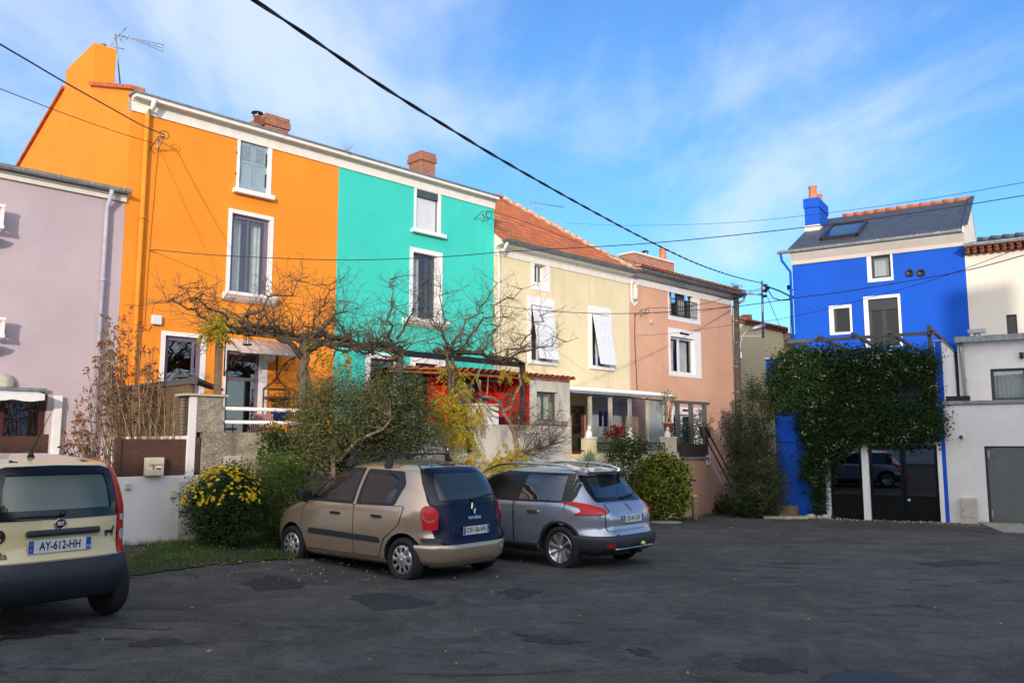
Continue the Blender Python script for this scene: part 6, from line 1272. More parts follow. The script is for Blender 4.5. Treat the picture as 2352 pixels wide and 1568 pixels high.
bull=[(-.05,-.005),(-.055,.012),(-.045,.02),(-.02,.018),(.015,.018),(.03,.03),(.033,.043),(.025,.05),(.04,.047),(.052,.052),(.05,.04),(.047,.028),(.04,.018),(.036,-.002),(.034,-.04),(.028,-.04),(.026,-.012),(.018,-.014),(.016,-.042),(.010,-.042),(.008,-.012),(-.022,-.010),(-.026,-.042),(-.032,-.042),(-.032,-.014),(-.040,-.012),(-.042,-.04),(-.048,-.04)]
mb=MB().mat(M['ink']); vs=[cf.wrap(-.45-x,.83+y,.016) for x,y in bull]; mb.add(vs,[tuple(range(len(vs)))]); mb.build('bull_sticker',gt)
mb=MB().mat(M['ink']); cc_=[(.05*math.cos(t),.058*math.sin(t)) for t in np.linspace(0,6.28,24,endpoint=False)]; mb.add([cf.wrap(.47-x,.855+y,.016) for x,y in cc_],[tuple(range(24))]); st_=mb.build('oval_sticker',gt)
mb=MB().mat(M['redlens']); mb.add([cf.wrap(.47-x,.875+y,.018) for x,y in ((-.01,-.02),(.012,-.018),(.016,.025),(.0,.02))],[(0,1,2,3)]); mb.mat(M['plate']); mb.add([cf.wrap(.47-.018*math.cos(t),.83+.016*math.sin(t),.018) for t in np.linspace(0,6.28,12,endpoint=False)],[tuple(range(12))]); mb.build('sticker_mark',st_)
mb=MB().mat(M['black']); mb.tube([cf.wrap(-.02,1.0,.03),cf.wrap(.30,1.01,.035),cf.wrap(.62,1.0,.03)],.012,6); mb.lathe(cf.wrap(-.02,1.02,.015),[(.03,0),(.02,.03)],10,-cf.h); mb.build('wiper',cf.root)
mb=MB().mat(M['black']); p=cf.W(.55,.0,1.50); p=cf.W(.62,.06,1.505); mb.lathe(p,[(.035,0),(.02,.04),(.008,.07)],8); mb.tube([p+Vector((0,0,.05)),p-cf.h*.32-cf.l*.02+Vector((0,0,.40))],[.006,.003],6); mb.build('antenna',cf.root)
mb=MB().mat(M['plate']); mb.obox(cf.wrap(.52,1.02,.016),cf.l*.04,cf.h*.001,Vector((0,0,.018))); mb.build('window_sticker',cf.root)
mb=MB().mat(M['black']); mb.tube([cf.W(.05,.45,.27),cf.W(.6,.45,.27)],.03,8); mb.tube([cf.W(.3,-.7,.26),cf.W(.3,.7,.26)],.03,8); mb.obox(cf.W(1.6,0,.26),cf.h*1.3,cf.l*.6,Vector((0,0,.03))); mb.build('underbody',cf.root)
for y in (-.33,.33): cf.seat(.95,y,.6,1.06); cf.seat(1.75,y,.6,1.12)
for c__ in (car,c2_): mb=MB().mat(M['black']); mb.obox(c__.W(1.8,0,.27),c__.h*1.0,c__.l*.62,Vector((0,0,.03))); mb.build('underbody',c__.root)
# ================================================================ VERANDA, TERRACES OF THE CREAM AND PINK HOUSES
QV=1.55; QT=2.9
VR=thing('veranda','white framed glazed veranda with a corrugated roof in front of the cream house','veranda',P(sT+1,0,1.2))
va,vb=sa2-.1,ROW.S(b3(1440,700),QV); vzt=ROW.Z(b3(1100,460),QV+.1); vzw=ROW.Z(b3(850,405),.02); vz0=1.32
mb=MB().mat(M['whitetrim']); mb.prism([P(va,.02,vzw),P(vb+.25,.02,vzw),P(vb+.25,QV+.2,vzt+.06),P(va,QV+.2,vzt+.06)],(0,0,.04))
x=va
while x<vb+.2: mb.tube([P(x,.03,vzw+.05),P(x,QV+.2,vzt+.11)],.022,6); x+=.16
mb.mat(M['zincl']); mb.box(ROW,va,vb+.25,QV+.15,QV+.24,vzt-.02,vzt+.06); mb.build('roof',VR)
xsv=[ROW.S(b3(x,650),QV) for x in (765,948,1122,1280,1435)]
for i,x in enumerate(xsv):
    w_=.075 if i in (0,3) else .055; mb=MB().mat(M['boxbeige'] if i in(0,1,3) else M['zincl']); mb.box(ROW,x-w_/2,x+w_/2,QV-.05,QV+.05,vz0,vzt-.02); mb.build('post',VR,.005)
for i in range(4):
    a0,a1=xsv[i]+.05,xsv[i+1]-.05; m_=M['frosted'] if i==3 else M['glass']
    f=window(ROW,(a0,a1,vz0+.05,vzt-.04),VR,M['boxbeige'],q=QV+.02,bar=.03,gl=m_,name='glazed_panel')
mb=MB().mat(M['whitetrim']); mb.box(ROW,xsv[0],xsv[-1],QV-.04,QV+.04,vz0,vz0+.05); mb.build('sill',VR)
CT=thing('terrace','raised terrace wall of the cream house with black iron rails between short pillars','terrace',P(sa2,QT,-.5))
rz0,rz1=ROW.Z(b3(1320,945),QT),ROW.Z(b3(1320,875),QT)
tEnd=ROW.S(b3(1560,1000),QT)
mb=MB().mat(M['cream']); mb.box(ROW,sa2+.05,tEnd,.01,QT-.02,1.12,rz0-.03) if 0 else None
mb.box(ROW,sa2+.004,tEnd,QT-.2,QT,-.8,rz0-.08); mb.build('wall',CT)
mb=MB().mat(M['concrete']); mb.box(ROW,sa2+.003,tEnd-.01,.01,QT-.201,1.15,vz0-.02); mb.build('floor',CT)
pil=[(ROW.S(b3(740,900),QT),ROW.S(b3(822,900),QT),ROW.Z(b3(780,840),QT)),(ROW.S(b3(1114,900),QT),ROW.S(b3(1180,900),QT),ROW.Z(b3(1145,848),QT)),(ROW.S(b3(1445,900),QT),ROW.S(b3(1536,900),QT),ROW.Z(b3(1490,836),QT))]
for a0,a1,z in pil: mb=MB().mat(M['cream']); mb.box(ROW,a0,a1,QT-.21,QT+.015,rz0-.079,z); mb.mat(M['white']); mb.box(ROW,a0-.02,a1+.02,QT-.23,QT+.035,z,z+.04); mb.build('pillar',CT,.006)
iron_rail(ROW,pil[0][1],pil[1][0],QT-.06,rz0,rz1,'iron_railing',CT,pat=1); iron_rail(ROW,pil[1][1],pil[2][0],QT-.06,rz0,rz1,'iron_railing',CT,pat=1)
iron_rail(ROW,ROW.S(b3(606,900),QT-.1),ROW.S(b3(728,900),QT-.1),QT-.1,rz0-.0,ROW.Z(b3(660,822),QT),'iron_railing',CT,pitch=.35)
def cat(p,h,lab,face):
    p=Vector(p); mb=MB().mat(M['whitetrim']); mb.lathe(p,[(h*.26,0),(h*.30,h*.08),(h*.27,h*.3),(h*.17,h*.55),(h*.12,h*.62)],12); c=p+Vector((0,0,h*.76))+face*h*.06
    mb.lathe(c-Vector((0,0,h*.16)),[(h*.02,0),(h*.13,h*.05),(h*.18,h*.15),(h*.15,h*.25),(h*.04,h*.31)],12)
    sd_=face.cross(Vector((0,0,1)))
    for k in (-1,1): mb.tube([c+sd_*k*h*.1+Vector((0,0,h*.1)),c+sd_*k*h*.13+Vector((0,0,h*.27))],[h*.06,.002],5); mb.tube([p+sd_*k*h*.12+face*h*.2+Vector((0,0,.0)),p+sd_*k*h*.1+face*h*.2+Vector((0,0,h*.4))],[h*.07,h*.05],7)
    mb.tube([c+face*h*.1-Vector((0,0,h*.03)),c+face*h*.2-Vector((0,0,h*.05))],[h*.08,h*.04],6)
    tag(mb.build('cat_statue',None,0,p),lab,'statue')
cat(P((pil[0][0]+pil[0][1])/2,QT-.1,pil[0][2]+.04),.32,'small pale cat statue on the left pillar of the cream house terrace',ROW.n)
cat(P((pil[1][0]+pil[1][1])/2,QT-.1,pil[1][2]+.04),.32,'small pale cat statue on the middle terrace pillar behind the rose bush',ROW.n)
cat(P((pil[2][0]+pil[2][1])/2-.05,QT-.1,pil[2][2]+.04),.3,'small grey statue on the right terrace pillar beside the terracotta pot',ROW.n)
# pink terrace
PT2=thing('terrace','pink terrace base with timber trellis frame and outside stairs of the pink house','terrace',P(tEnd,QT,-.6))
q0s=ROW.S(b3(1812,1000),QT); pzf=ROW.Z(b3(1690,1005),QT); sEnd=ROW.S(b3(2060,1280),QT)
mb=MB().mat(M['pink']); mb.box(ROW,tEnd+.003,q0s,QT-.3,QT,-.9,pzf-.06); mb.prism([P(q0s+.002,QT-.001,-.9),P(q0s+.002,QT-.001,pzf-.07),P(sEnd,QT-.001,gz(9,28)+.05),P(sEnd,QT-.001,-.9)],ROW.n*-.25); mb.build('wall',PT2)
mb=MB().mat(M['concrete']); mb.box(ROW,tEnd+.004,q0s+.02,.01,QT+.05,pzf-.059,pzf); n=9
for k in range(n): t=k/n; x0=q0s+.022+(sEnd-q0s)*t; mb.box(ROW,x0,x0+(sEnd-q0s)/n,QT-1.3,QT-.255,-.9,pzf-.07-(pzf+.45)*(t+.08))
mb.build('stairs',PT2)
for k,(dz) in enumerate((.95,.6,.12)):
    mb=MB().mat(M['whitetrim'] if k==2 else M['black']); mb.bar(P(q0s,QT-.05,pzf+dz),P(sEnd,QT-.05,gz(9,28)+.1+dz),.035 if k<2 else .05,.03); mb.build('stair_rail',PT2)
ptz=ROW.Z(b3(1680,535),QT-.2)
for x in (1545,1665,1785): a=ROW.S(b3(x,700),QT-.2); mb=MB().mat(M['greywood']); mb.box(ROW,a-.055,a+.055,QT-.25,QT-.14,pzf,ptz); mb.build('trellis_post',PT2)
mb=MB().mat(M['greywood']); mb.box(ROW,ROW.S(b3(1490,520),QT-.2),ROW.S(b3(1822,550),QT-.2),QT-.24,QT-.16,ptz,ptz+.09); mb.build('trellis_beam',PT2)
mb=MB().mat(wood('dark planter boards',(.05,.035,.025))); mb.box(ROW,ROW.S(b3(1562,950),QT-.1),ROW.S(b3(1800,950),QT-.1),QT-.13,QT-.02,pzf+.001,pzf+.4); mb.build('planter_board',PT2)
p9=P(ROW.S(b3(1803,1060),QT),QT,ROW.Z(b3(1803,1075),QT)); mb=MB().mat(M['whitetrim']); mb.prism([p9,p9+ROW.u*.22,p9+ROW.u*.22+Vector((0,0,.3)),p9+Vector((0,0,.3))],ROW.n*.02); hn=tag(mb.build('house_number_plate',None,0,p9),'small white house number plate on the pink wall beside the stairs','number plate')
text('8',.2,lambda x,y:p9+ROW.u*(.11+x)+Vector((0,0,.15+y))+ROW.n*.024,M['euro'],'number',hn)
# ================================================================ VEGETATION HELPERS
def leafquad(vs,fs,p,size,rnd,asp=.45,droop=0,d=None):
    if d is None:
        d=Vector((rnd.gauss(0,1),rnd.gauss(0,1),rnd.gauss(0,.7)-droop)); 
    if d.length<.01: d=Vector((0,0,1))
    d.normalize(); s_=d.cross(Vector((rnd.gauss(0,1),rnd.gauss(0,1),rnd.gauss(0,1)))); s_.normalize(); b=len(vs)
    l=size*rnd.uniform(.7,1.3); n_=d.cross(s_)*l*.12
    vs+=[p,p+d*l*.5+s_*l*asp*.5+n_,p+d*l,p+d*l*.5-s_*l*asp*.5+n_]; fs.append((b,b+1,b+2,b+3))
class Leaves:
    def __init__(s,mats): s.mats=mats; s.b=[([],[]) for _ in mats]; s.w=[m[1] for m in mats]
    def add(s,p,size,rnd,**k):
        i=rnd.choices(range(len(s.mats)),s.w)[0]; leafquad(s.b[i][0],s.b[i][1],p,size,rnd,**k)
    def build(s,name,parent=None,base=None):
        mb=MB()
        for (m,_),(v,f) in zip(s.mats,s.b): mb.mat(m); mb.add(v,f)
        return mb.build(name,parent,0,base)
def cloud(lv,c,rad,nclump,nleaf,size,rnd,cr=.22,shell=.55,zmin=None,flat=None,**k):
    cs=[]
    for _ in range(nclump):
        while True:
            d=Vector((rnd.uniform(-1,1),rnd.uniform(-1,1),rnd.uniform(-1,1)))
            if shell<d.length<1: break
        cc_=Vector(c)+Vector((d.x*rad[0],d.y*rad[1],d.z*rad[2])); cs.append(cc_); r=cr*rnd.uniform(.6,1.4)
        for _ in range(nleaf):
            p=cc_+Vector((rnd.gauss(0,r*.5),rnd.gauss(0,r*.5),rnd.gauss(0,r*.5)))
            if zmin is not None and p.z<zmin: continue
            lv.add(p,size,rnd,**k)
    return cs
def limb(mb,a,b,r0,r1,rnd,wob=.06,n=6,sides=6):
    a=Vector(a);b=Vector(b); L_=(b-a).length; pts=[a.lerp(b,i/n)+Vector((rnd.gauss(0,wob),rnd.gauss(0,wob),rnd.gauss(0,wob)))*L_*(0 if i in (0,) else 1)*.5 for i in range(n+1)]
    mb.tube(pts,[r0+(r1-r0)*i/n for i in range(n+1)],sides); return pts
def bush(name,label,cat_,base,rad,h,mats,nclump,nleaf,size,seed,cr=.2,stem=None,shell=.45,group=None,lift=0,flowers=None,**k):
    rnd=random.Random(seed); base=Vector(base); t=thing(name,label,cat_,base,group); c=base+Vector((0,0,lift+(h-lift)/2)); lv=Leaves(mats)
    cs=cloud(lv,c,(rad[0],rad[1],(h-lift)/2),nclump,nleaf,size,rnd,cr,shell,zmin=base.z-.02,**k); lv.build('foliage',t)
    mb=MB().mat(stem or M['bark'])
    for cc_ in cs[::max(1,len(cs)//14)]: limb(mb,base+Vector((rnd.gauss(0,.05),rnd.gauss(0,.05),0)),cc_,.02,.006,rnd,.05,5,5)
    mb.build('stems',t)
    return t,cs,rnd,c
def grow(mb,p,d,L_,r,depth,rnd,tips,spread=.9,droop=.0,seg=5):
    pts=[Vector(p)]; d=Vector(d).normalized(); rs=[r]; step=L_/seg
    for i in range(seg):
        d=(d+Vector((rnd.gauss(0,.22),rnd.gauss(0,.22),rnd.gauss(0,.18)-droop))).normalized(); pts.append(pts[-1]+d*step); rs.append(max(.0035,r*(1-.75*(i+1)/seg)))
    mb.tube(pts,rs,4 if r>.012 else 3,False)
    if depth>0:
        for k in range(rnd.randint(3,5)):
            i=rnd.randint(1,seg); a=Vector((rnd.gauss(0,1),rnd.gauss(0,1),rnd.gauss(.25,.8))); nd=(d+a*spread).normalized()
            grow(mb,pts[i],nd,L_*rnd.uniform(.4,.7),rs[i]*.7,depth-1,rnd,tips,spread,droop,max(3,seg-1))
    else: tips.append(pts[-1])
# ---------------------------------------------------------------- wisteria on its pergola
QW=3.25
def pr(pxy,q=QW): a,z=ROW.hit(pxy[0],pxy[1],q); return P(a,q,z)
PGW=thing('pergola','long rustic pergola of posts and beams carrying the bare wisteria','pergola',pr((505,900)))
def postat(x,yt,yb,m,w_=.1,q=QW,par=PGW,zb=None):
    a=pr((x,yt),q); b=Vector((a.x,a.y,pr((x,yb),q).z if zb is None else zb)); mb=MB().mat(m); mb.box(ROW,(a-ROW.o).dot(ROW.u)-w_/2,(a-ROW.o).dot(ROW.u)+w_/2,q-w_/2,q+w_/2,b.z,a.z); return mb.build('post',par,.008)
mp=M['postwood']
postat(505,758,905,mp,.1,QF-.2); postat(697,765,1000,mp,.11); postat(918,794,1000,M['greywood'],.12); postat(1042,838,1000,M['greywood'],.1,QA+.2); postat(1200,835,985,plain('maroon post',(.07,.02,.015),.6),.11,QA+.2)
def beam(a,b,m,w_=.09,h=.1): mb=MB().mat(m); mb.bar(a,b,w_,h); return mb.build('beam',PGW)
beam(pr((515,757)),pr((712,781)),mp); beam(pr((705,783)),pr((925,805)),mp); beam(pr((918,810)),pr((1203,838),QA+.2),M['black'],.1,.12)
WS=thing('wisteria','bare twisting wisteria with yellow remnants climbing over the pergola','climbing plant',pr((720,1000)))
rnd=random.Random(11); mb=MB().mat(M['bark'])
def path(pts,r0,r1,q=QW,jit=.02,sides=7,sub=3):
    P_=[pr(p,q if len(p)==2 else p[2]) for p in pts]; o=[]
    for i in range(len(P_)-1):
        for k in range(sub): o.append(P_[i].lerp(P_[i+1],k/sub)+Vector((rnd.gauss(0,jit),rnd.gauss(0,jit),rnd.gauss(0,jit)))*(0 if (i==0 and k==0) else 1))
    o.append(P_[-1]); n=len(o); mb.tube(o,[(r0+(r1-r0)*i/(n-1))*rnd.uniform(.85,1.2) for i in range(n)],sides); return o
path([(705,1010),(697,930),(692,860),(705,820)],.075,.06); path([(706,1000),(712,900),(700,850),(690,815)],.05,.05)
path([c4(1175,800),c4(1100,720),c4(1000,650),c4(930,590),c4(820,560),c4(650,500)],.06,.03)
path([c4(1190,810),c4(1235,730),c4(1330,690),c4(1450,640)],.055,.04)
sp_lines=[]
sp_lines.append(path([c4(560,560),c4(700,590),c4(820,560),c4(960,600),c4(1060,640),c4(1250,640)],.05,.045,jit=.05)); sp_lines.append(path([c4(600,530),c4(760,600),c4(900,560),c4(1010,580),c4(1150,650),c4(1330,690)],.04,.05,jit=.05))
sp_lines.append(path([c4(1250,650),(753,772),c5(150,620),c5(300,650),c5(420,670),c5(500,700)],.05,.06,jit=.04)); sp_lines.append(path([(745,790),c5(100,640),c5(240,690),c5(350,640),c5(480,660)],.045,.05,jit=.05)); sp_lines.append(path([c5(0,620),c5(60,690),c5(160,650),c5(260,700),c5(330,720)],.03,.02,jit=.04))
sp_lines.append(path([c5(480,750),c5(520,700),c5(420,650),c5(330,650)],.055,.04)); sp_lines.append(path([c5(770,690),c5(870,700),c5(1000,690),c5(1100,710),c5(1250,760),c5(1420,780)],.06,.035,QA+.3,jit=.05)); sp_lines.append(path([c5(760,720),c5(900,740),c5(1060,700),c5(1200,730),c5(1380,770)],.045,.03,QA+.3,jit=.06))
path([c5(1030,1420),c5(1030,1300),c5(930,1180),c5(900,1000),c5(915,860),c5(900,740)],.06,.05,QA+.45); path([c5(1050,1400),c5(990,1200),c5(890,1000),c5(880,830),c5(860,740)],.045,.04,QA+.5)
mb.build('trunk',WS)
mb=MB().mat(M['twig']); tips=[]
nodes=[p for l in sp_lines for p in l]
for k in range(185):
    p=rnd.choice(nodes)+Vector((rnd.gauss(0,.05),rnd.gauss(0,.05),0)); d=Vector((rnd.gauss(0,.9),rnd.gauss(0,.9),rnd.uniform(.15,1.1))); grow(mb,p,d,rnd.uniform(.45,1.0),rnd.uniform(.009,.019),1 if k%3 else 2,rnd,tips,.85,.02)
for a,b in ((c4(560,520),c4(120,350)),(c4(600,500),c4(200,250)),(c4(700,520),c4(1150,190)),(c5(480,640),c5(440,170)),(c5(500,600),c5(700,220)),(c5(860,660),c5(820,220)),(c5(900,640),c5(1200,230)),(c5(1000,640),c5(1380,220)),(c5(1250,740),c5(1720,620)),(c5(1300,750),c5(1560,430)),(c5(900,680),c5(700,440)),(c5(1100,690),c5(1290,430)),(c4(1250,620),c4(1400,230)),(c4(1300,600),c4(1560,350))):
    A_=pr(a);B2_=pr(b,QW+rnd.uniform(-.2,.4)); ps=limb(mb,A_,B2_,.032,.008,rnd,.08,8,4)
    for p in ps[2:]:
        for _ in range(3): grow(mb,p,Vector((rnd.gauss(0,.8),rnd.gauss(0,.8),rnd.uniform(-.2,.8))),rnd.uniform(.3,.75),.009,1,rnd,tips,.9,.03,4)
mb.build('twigs',WS)
lv=Leaves([(M['leafyellow'],3),(M['leafyg'],2)])
def pinnate(lv,p,rnd,n=8,L_=.3,size=.085):
    d=Vector((rnd.gauss(0,.6),rnd.gauss(0,.6),-.6)).normalized(); s_=d.cross(Vector((0,0,1))); s_=s_.normalized() if s_.length>.01 else Vector((1,0,0))
    for i in range(n):
        t=i/n; q=p+d*L_*t+Vector((0,0,-.1*t*t)); 
        for k in (-1,1): lv.add(q,size,rnd,asp=.42,d=(s_*k+d*.5+Vector((0,0,-.5))))
for (cx,cy,rx,ry,n,q) in [(*c4(490,520),22,24,34,QF-.1),(*c5(800,1030),26,22,22,QA+.7),(*c5(950,1050),32,34,46,QA+.7),(*c5(900,1150),28,22,30,QA+.7),(*c5(1060,1120),20,22,22,QA+.7),(*c5(930,1290),26,18,26,QA+.8),(*c5(1000,1310),20,16,14,QA+.8),(*c5(1040,1490),34,20,38,QA+1.0),(*c5(1330,1440),28,18,34,QA+1.0),(*c5(1240,1480),20,12,18,QA+1.0),(*c5(880,780),14,22,10,QA+.4),(*c5(1340,830),30,10,12,QA+.4),(*c5(990,830),40,12,8,QA+.4),(*c5(600,960),26,24,20,QW-.1),(*c4(1250,690),12,8,6,QW),(*c4(1350,750),14,8,5,QW),(*c5(730,1130),14,20,10,QA+.6),(*c5(130,740),20,14,6,QW)]:
    for _ in range(int(n*.95)): pinnate(lv,pr((cx+rnd.gauss(0,rx*.6),cy+rnd.gauss(0,ry*.6)),q+rnd.gauss(0,.1)),rnd)
lv.build('leaves',WS)
# pale sculptural shrub in front of the red wall
SH=thing('bare_shrub','gnarled bare shrub with pale crooked branches in front of the red porch','shrub',pr(c5(1370,1500),QA+.8))
mb=MB().mat(M['olivebark']); QS=QA+.75
def pth(pts,r0,r1,q=QS):
    P_=[pr(p,q) for p in pts]; n=len(P_); mb.tube(P_,[r0+(r1-r0)*i/(n-1) for i in range(n)],7); return P_
N_=pth([c5(1365,1540),c5(1372,1400),c5(1350,1270),c5(1305,1180),c5(1265,1130),c5(1245,1060),c5(1190,1025),c5(1120,1020)],.06,.03)
N_+=pth([c5(1260,1130),c5(1330,1095),c5(1350,1020),c5(1400,930),c5(1385,850)],.045,.025); N_+=pth([c5(1355,1015),c5(1290,1000)],.03,.02); N_+=pth([c5(1245,1135),c5(1180,1110),c5(1140,1050)],.03,.015); N_+=pth([c5(1115,1000),c5(1080,900),c5(1100,820)],.03,.02)
E1=pth([c5(1385,1480),c5(1410,1430),c5(1500,1400),c5(1600,1375)],.045,.02); mb.build('trunk',SH)
mb=MB().mat(M['twig']); tips=[]
for k in range(95):
    p=rnd.choice(E1[1:]+E1[1:]+N_[2:6]); grow(mb,p,Vector((rnd.uniform(-.1,1.1),rnd.uniform(-.4,.4),rnd.uniform(-.1,.8))),rnd.uniform(.35,.8),.011,1,rnd,tips,.8,0,4)
for k in range(30): grow(mb,pr(c5(rnd.uniform(1450,1650),rnd.uniform(1120,1300)),QS),Vector((rnd.gauss(0,1),0,rnd.gauss(.1,.5))),.5,.008,1,rnd,tips,.8,0,4)
mb.build('twigs',SH)
# ---------------------------------------------------------------- dry stemmed shrubs on the left
def dryshrub(lab,basepx,q,tops,n,seed,zb,spr=.35,seeds=True):
    rnd=random.Random(seed); b=pr(basepx,q); b.z=zb; t=thing('dry_shrub',lab,'shrub',b); mb=MB().mat(M['stem']); lv=Leaves([(M['seed'],1)])
    for k in range(n):
        tx=rnd.uniform(tops[0],tops[1]); u_=(tx-tops[0])/(tops[1]-tops[0]); ty=tops[2]+(tops[3]-tops[2])*abs(u_-tops[4])*2+rnd.uniform(0,90)
        e=pr((tx,ty),q+rnd.uniform(-.5,.5)); st=b+Vector((rnd.uniform(-spr,spr),rnd.uniform(-spr,spr),0)); m_=st.lerp(e,.5)+ROW.u*((e-st).dot(ROW.u)*.12)-Vector((0,0,.06)); pts=[]
        for i in range(8):
            s_=i/7; p=(st*(1-s_)**2+m_*2*s_*(1-s_)+e*s_*s_)+Vector((rnd.gauss(0,.012),rnd.gauss(0,.012),0)); pts.append(p)
        mb.tube(pts,[.013-.009*i/7 for i in range(8)],4,False)
        for i in range(4,8):
            for _ in range(2):
                p=pts[i]; d=Vector((rnd.gauss(0,.5),rnd.gauss(0,.5),1)).normalized(); e2=p+d*rnd.uniform(.06,.2); mb.tube([p,e2],[.005,.003],3,False)
                if seeds:
                    for _ in range(7): lv.add(e2+Vector((rnd.gauss(0,.018),rnd.gauss(0,.018),rnd.gauss(0,.022))),.042,rnd,asp=.8)
    mb.build('stems',t); 
    if seeds: lv.build('seed_heads',t)
dryshrub('tall dry stemmed shrub with brown seed heads before the lilac wall',(300,1075),QF-.7,(140,262,740,900,.9),44,5,.55)
dryshrub('dense dry stemmed shrub with brown seed heads before the orange wall',(315,1010),QF-1.1,(232,372,720,820,.45),30,6,.95)
dryshrub('leafless pruned shrub in front of the brushwood screen',(390,1010),QF-.5,(330,455,870,900,.5),16,7,1.0,seeds=False)
# ---------------------------------------------------------------- bushes at the foot of the wall
b_=atY(512,1240,13.1); b_.z=gz(b_.x,b_.y)
t,cs,rnd,c=bush('daisy_bush','rounded bush covered in yellow daisies beside the meter cupboard','flowering bush',b_,(.56,.48),1.2,[(M['leafdark'],3),(M['leafmid'],1)],200,105,.045,21,cr=.17,shell=.2)
lv=Leaves([(M['petal'],1)])
for k in range(170):
    a=rnd.uniform(0,6.28); el=rnd.uniform(.15,1.4); d=Vector((math.cos(a)*math.cos(el),math.sin(a)*math.cos(el),math.sin(el))); p=c+Vector((d.x*.63,d.y*.56,d.z*.62)); 
    if p.z<b_.z+.55: continue
    for _ in range(2):
        q=p+Vector((rnd.gauss(0,.03),rnd.gauss(0,.03),rnd.gauss(0,.03))); nn=(d+Vector((rnd.gauss(0,.3),rnd.gauss(0,.3),.3))).normalized(); a1=nn.orthogonal().normalized(); b1=nn.cross(a1)
        for j in range(8): th=j*math.pi/4; lv.add(q,.034,rnd,asp=.5,d=a1*math.cos(th)+b1*math.sin(th)+nn*.2)
lv.build('flowers',t)
b_=atY(638,1240,13.75); b_.z=gz(b_.x,b_.y); bush('feathery_bush','feathery fresh green bush between the daisies and the beige car','bush',b_,(.52,.36),1.5,[(M['leafmid'],3),(M['leafyg'],.5),(M['leafdark'],1)],230,110,.05,22,cr=.18,shell=.2,asp=.2)
rnd=random.Random(31); IV=thing('ivy','green ivy with a few red leaves hanging over the terrace wall','ivy',pr((640,1040),QF)); lv=Leaves([(M['leafdark'],4),(M['leafmid'],2),(M['leafyellow'],.3),(M['petalr'],.08)])
for k in range(60):
    c_=pr((rnd.uniform(600,800),1000+rnd.uniform(-8,75)*(1 if rnd.random()<.8 else 1.3)),QF+.06)
    for _ in range(45): lv.add(c_+Vector((rnd.gauss(0,.09),rnd.gauss(0,.05),rnd.gauss(0,.09))),.06,rnd,asp=.8)
lv.build('foliage',IV); mb=MB().mat(M['bark']); [limb(mb,pr((700+rnd.uniform(-20,20),1090),QF+.02),pr((rnd.uniform(600,800),1000),QF+.03),.012,.006,rnd,.04) for _ in range(6)]; mb.build('stems',IV)
def tree(lab,basepx,Y,crowns,mats,nl,size,seed,trunks,bark,cr=.24,name='tree',asp=.35,cat_='tree',zb=None,shell=.2):
    rnd=random.Random(seed); b=atY(basepx[0],basepx[1],Y); b.z=gz(b.x,b.y) if zb is None else zb; t=thing(name,lab,cat_,b); lv=Leaves(mats); allc=[]
    for (x,y,rx,ry,nc) in crowns:
        k=Y/1914; c=atY(x,y,Y+rnd.uniform(-.3,.3)); allc+=[(cc_,rx*k) for cc_ in cloud(lv,c,(rx*k,rx*k*.9,ry*k),nc,nl,size,rnd,cr,shell,asp=asp)]
    lv.build('crown',t); mb=MB().mat(bark)
    for tr_ in trunks: pts=[atY(x,y,Y+dy) for x,y,dy in tr_[0]]; pts[0]=Vector((pts[0].x,pts[0].y,b.z)) if tr_[3] else pts[0]; n=len(pts); mb.tube(pts,[tr_[1]+(tr_[2]-tr_[1])*i/(n-1) for i in range(n)],8); 
    mb.build('trunk',t); mb=MB().mat(bark); src=[atY(x,y,Y+dy) for tr_ in trunks for x,y,dy in tr_[0][1:]]
    for (cc_,_) in allc[::3]:
        s_=min(src,key=lambda p:(p-cc_).length); limb(mb,s_,cc_,.018,.005,rnd,.07,5,4)
    mb.build('limbs',t); return t
tree('grey green olive like shrub with pale forked trunk above the beige car',(780,1100),14.3,[(770,930,90,74,95),(735,1005,62,55,48),(840,940,60,70,80),(700,965,40,44,22)],[(M['leafolive'],4),(M['leafmid'],.8),(M['leafyg'],.5)],60,.055,41,
 [([(772,1100,0),(765,1040,0),(775,990,.1),(740,930,.2)],.05,.02,True),([(775,1060,0),(820,1010,0),(880,985,-.1),(900,960,0)],.04,.015,False),([(766,1040,0),(750,1000,.1),(720,970,.1)],.03,.012,False)],M['olivebark'],cr=.26,name='olive_shrub')
tree('dense dark green shrub to the right of the olive like shrub',(930,1100),14.9,[(920,925,72,72,105),(950,1010,62,58,85),(870,1020,85,52,95),(866,890,28,40,20)],[(M['leafdark'],3),(M['leafolive'],2),(M['leafyellow'],.12)],62,.055,42,
 [([(930,1110,0),(925,1020,0),(920,940,.1)],.05,.02,True),([(925,1060,0),(960,990,0)],.03,.015,False)],M['bark'],cr=.24,name='dark_shrub')
# ---------------------------------------------------------------- plants in front of the cream and pink houses
rnd=random.Random(51); yc=atY(1355,1078,20.4); yb=Vector((yc.x,yc.y,gz(yc.x,yc.y))); YU=thing('yucca','spiky blue green yucca with radiating blades behind the grey car','yucca',yb); mb=MB().mat(M['yucca'])
for k in range(170):
    a=rnd.uniform(0,6.28); el=rnd.uniform(-.15,1.5); d=Vector((math.cos(a)*math.cos(el),math.sin(a)*math.cos(el),math.sin(el))); L_=rnd.uniform(.44,.58); s_=d.cross(Vector((0,0,1))).normalized()*.014; e=yc+d*L_-Vector((0,0,.05*math.cos(el)))
    mb.add([yc-s_,yc+s_,yc+d*L_*.5+s_*1.3,e,yc+d*L_*.5-s_*1.3],[(0,1,2,3,4)])
mb.build('blades',YU); mb=MB().mat(M['bark']); mb.tube([yb,yc],[.1,.09],8); mb.build('trunk',YU)
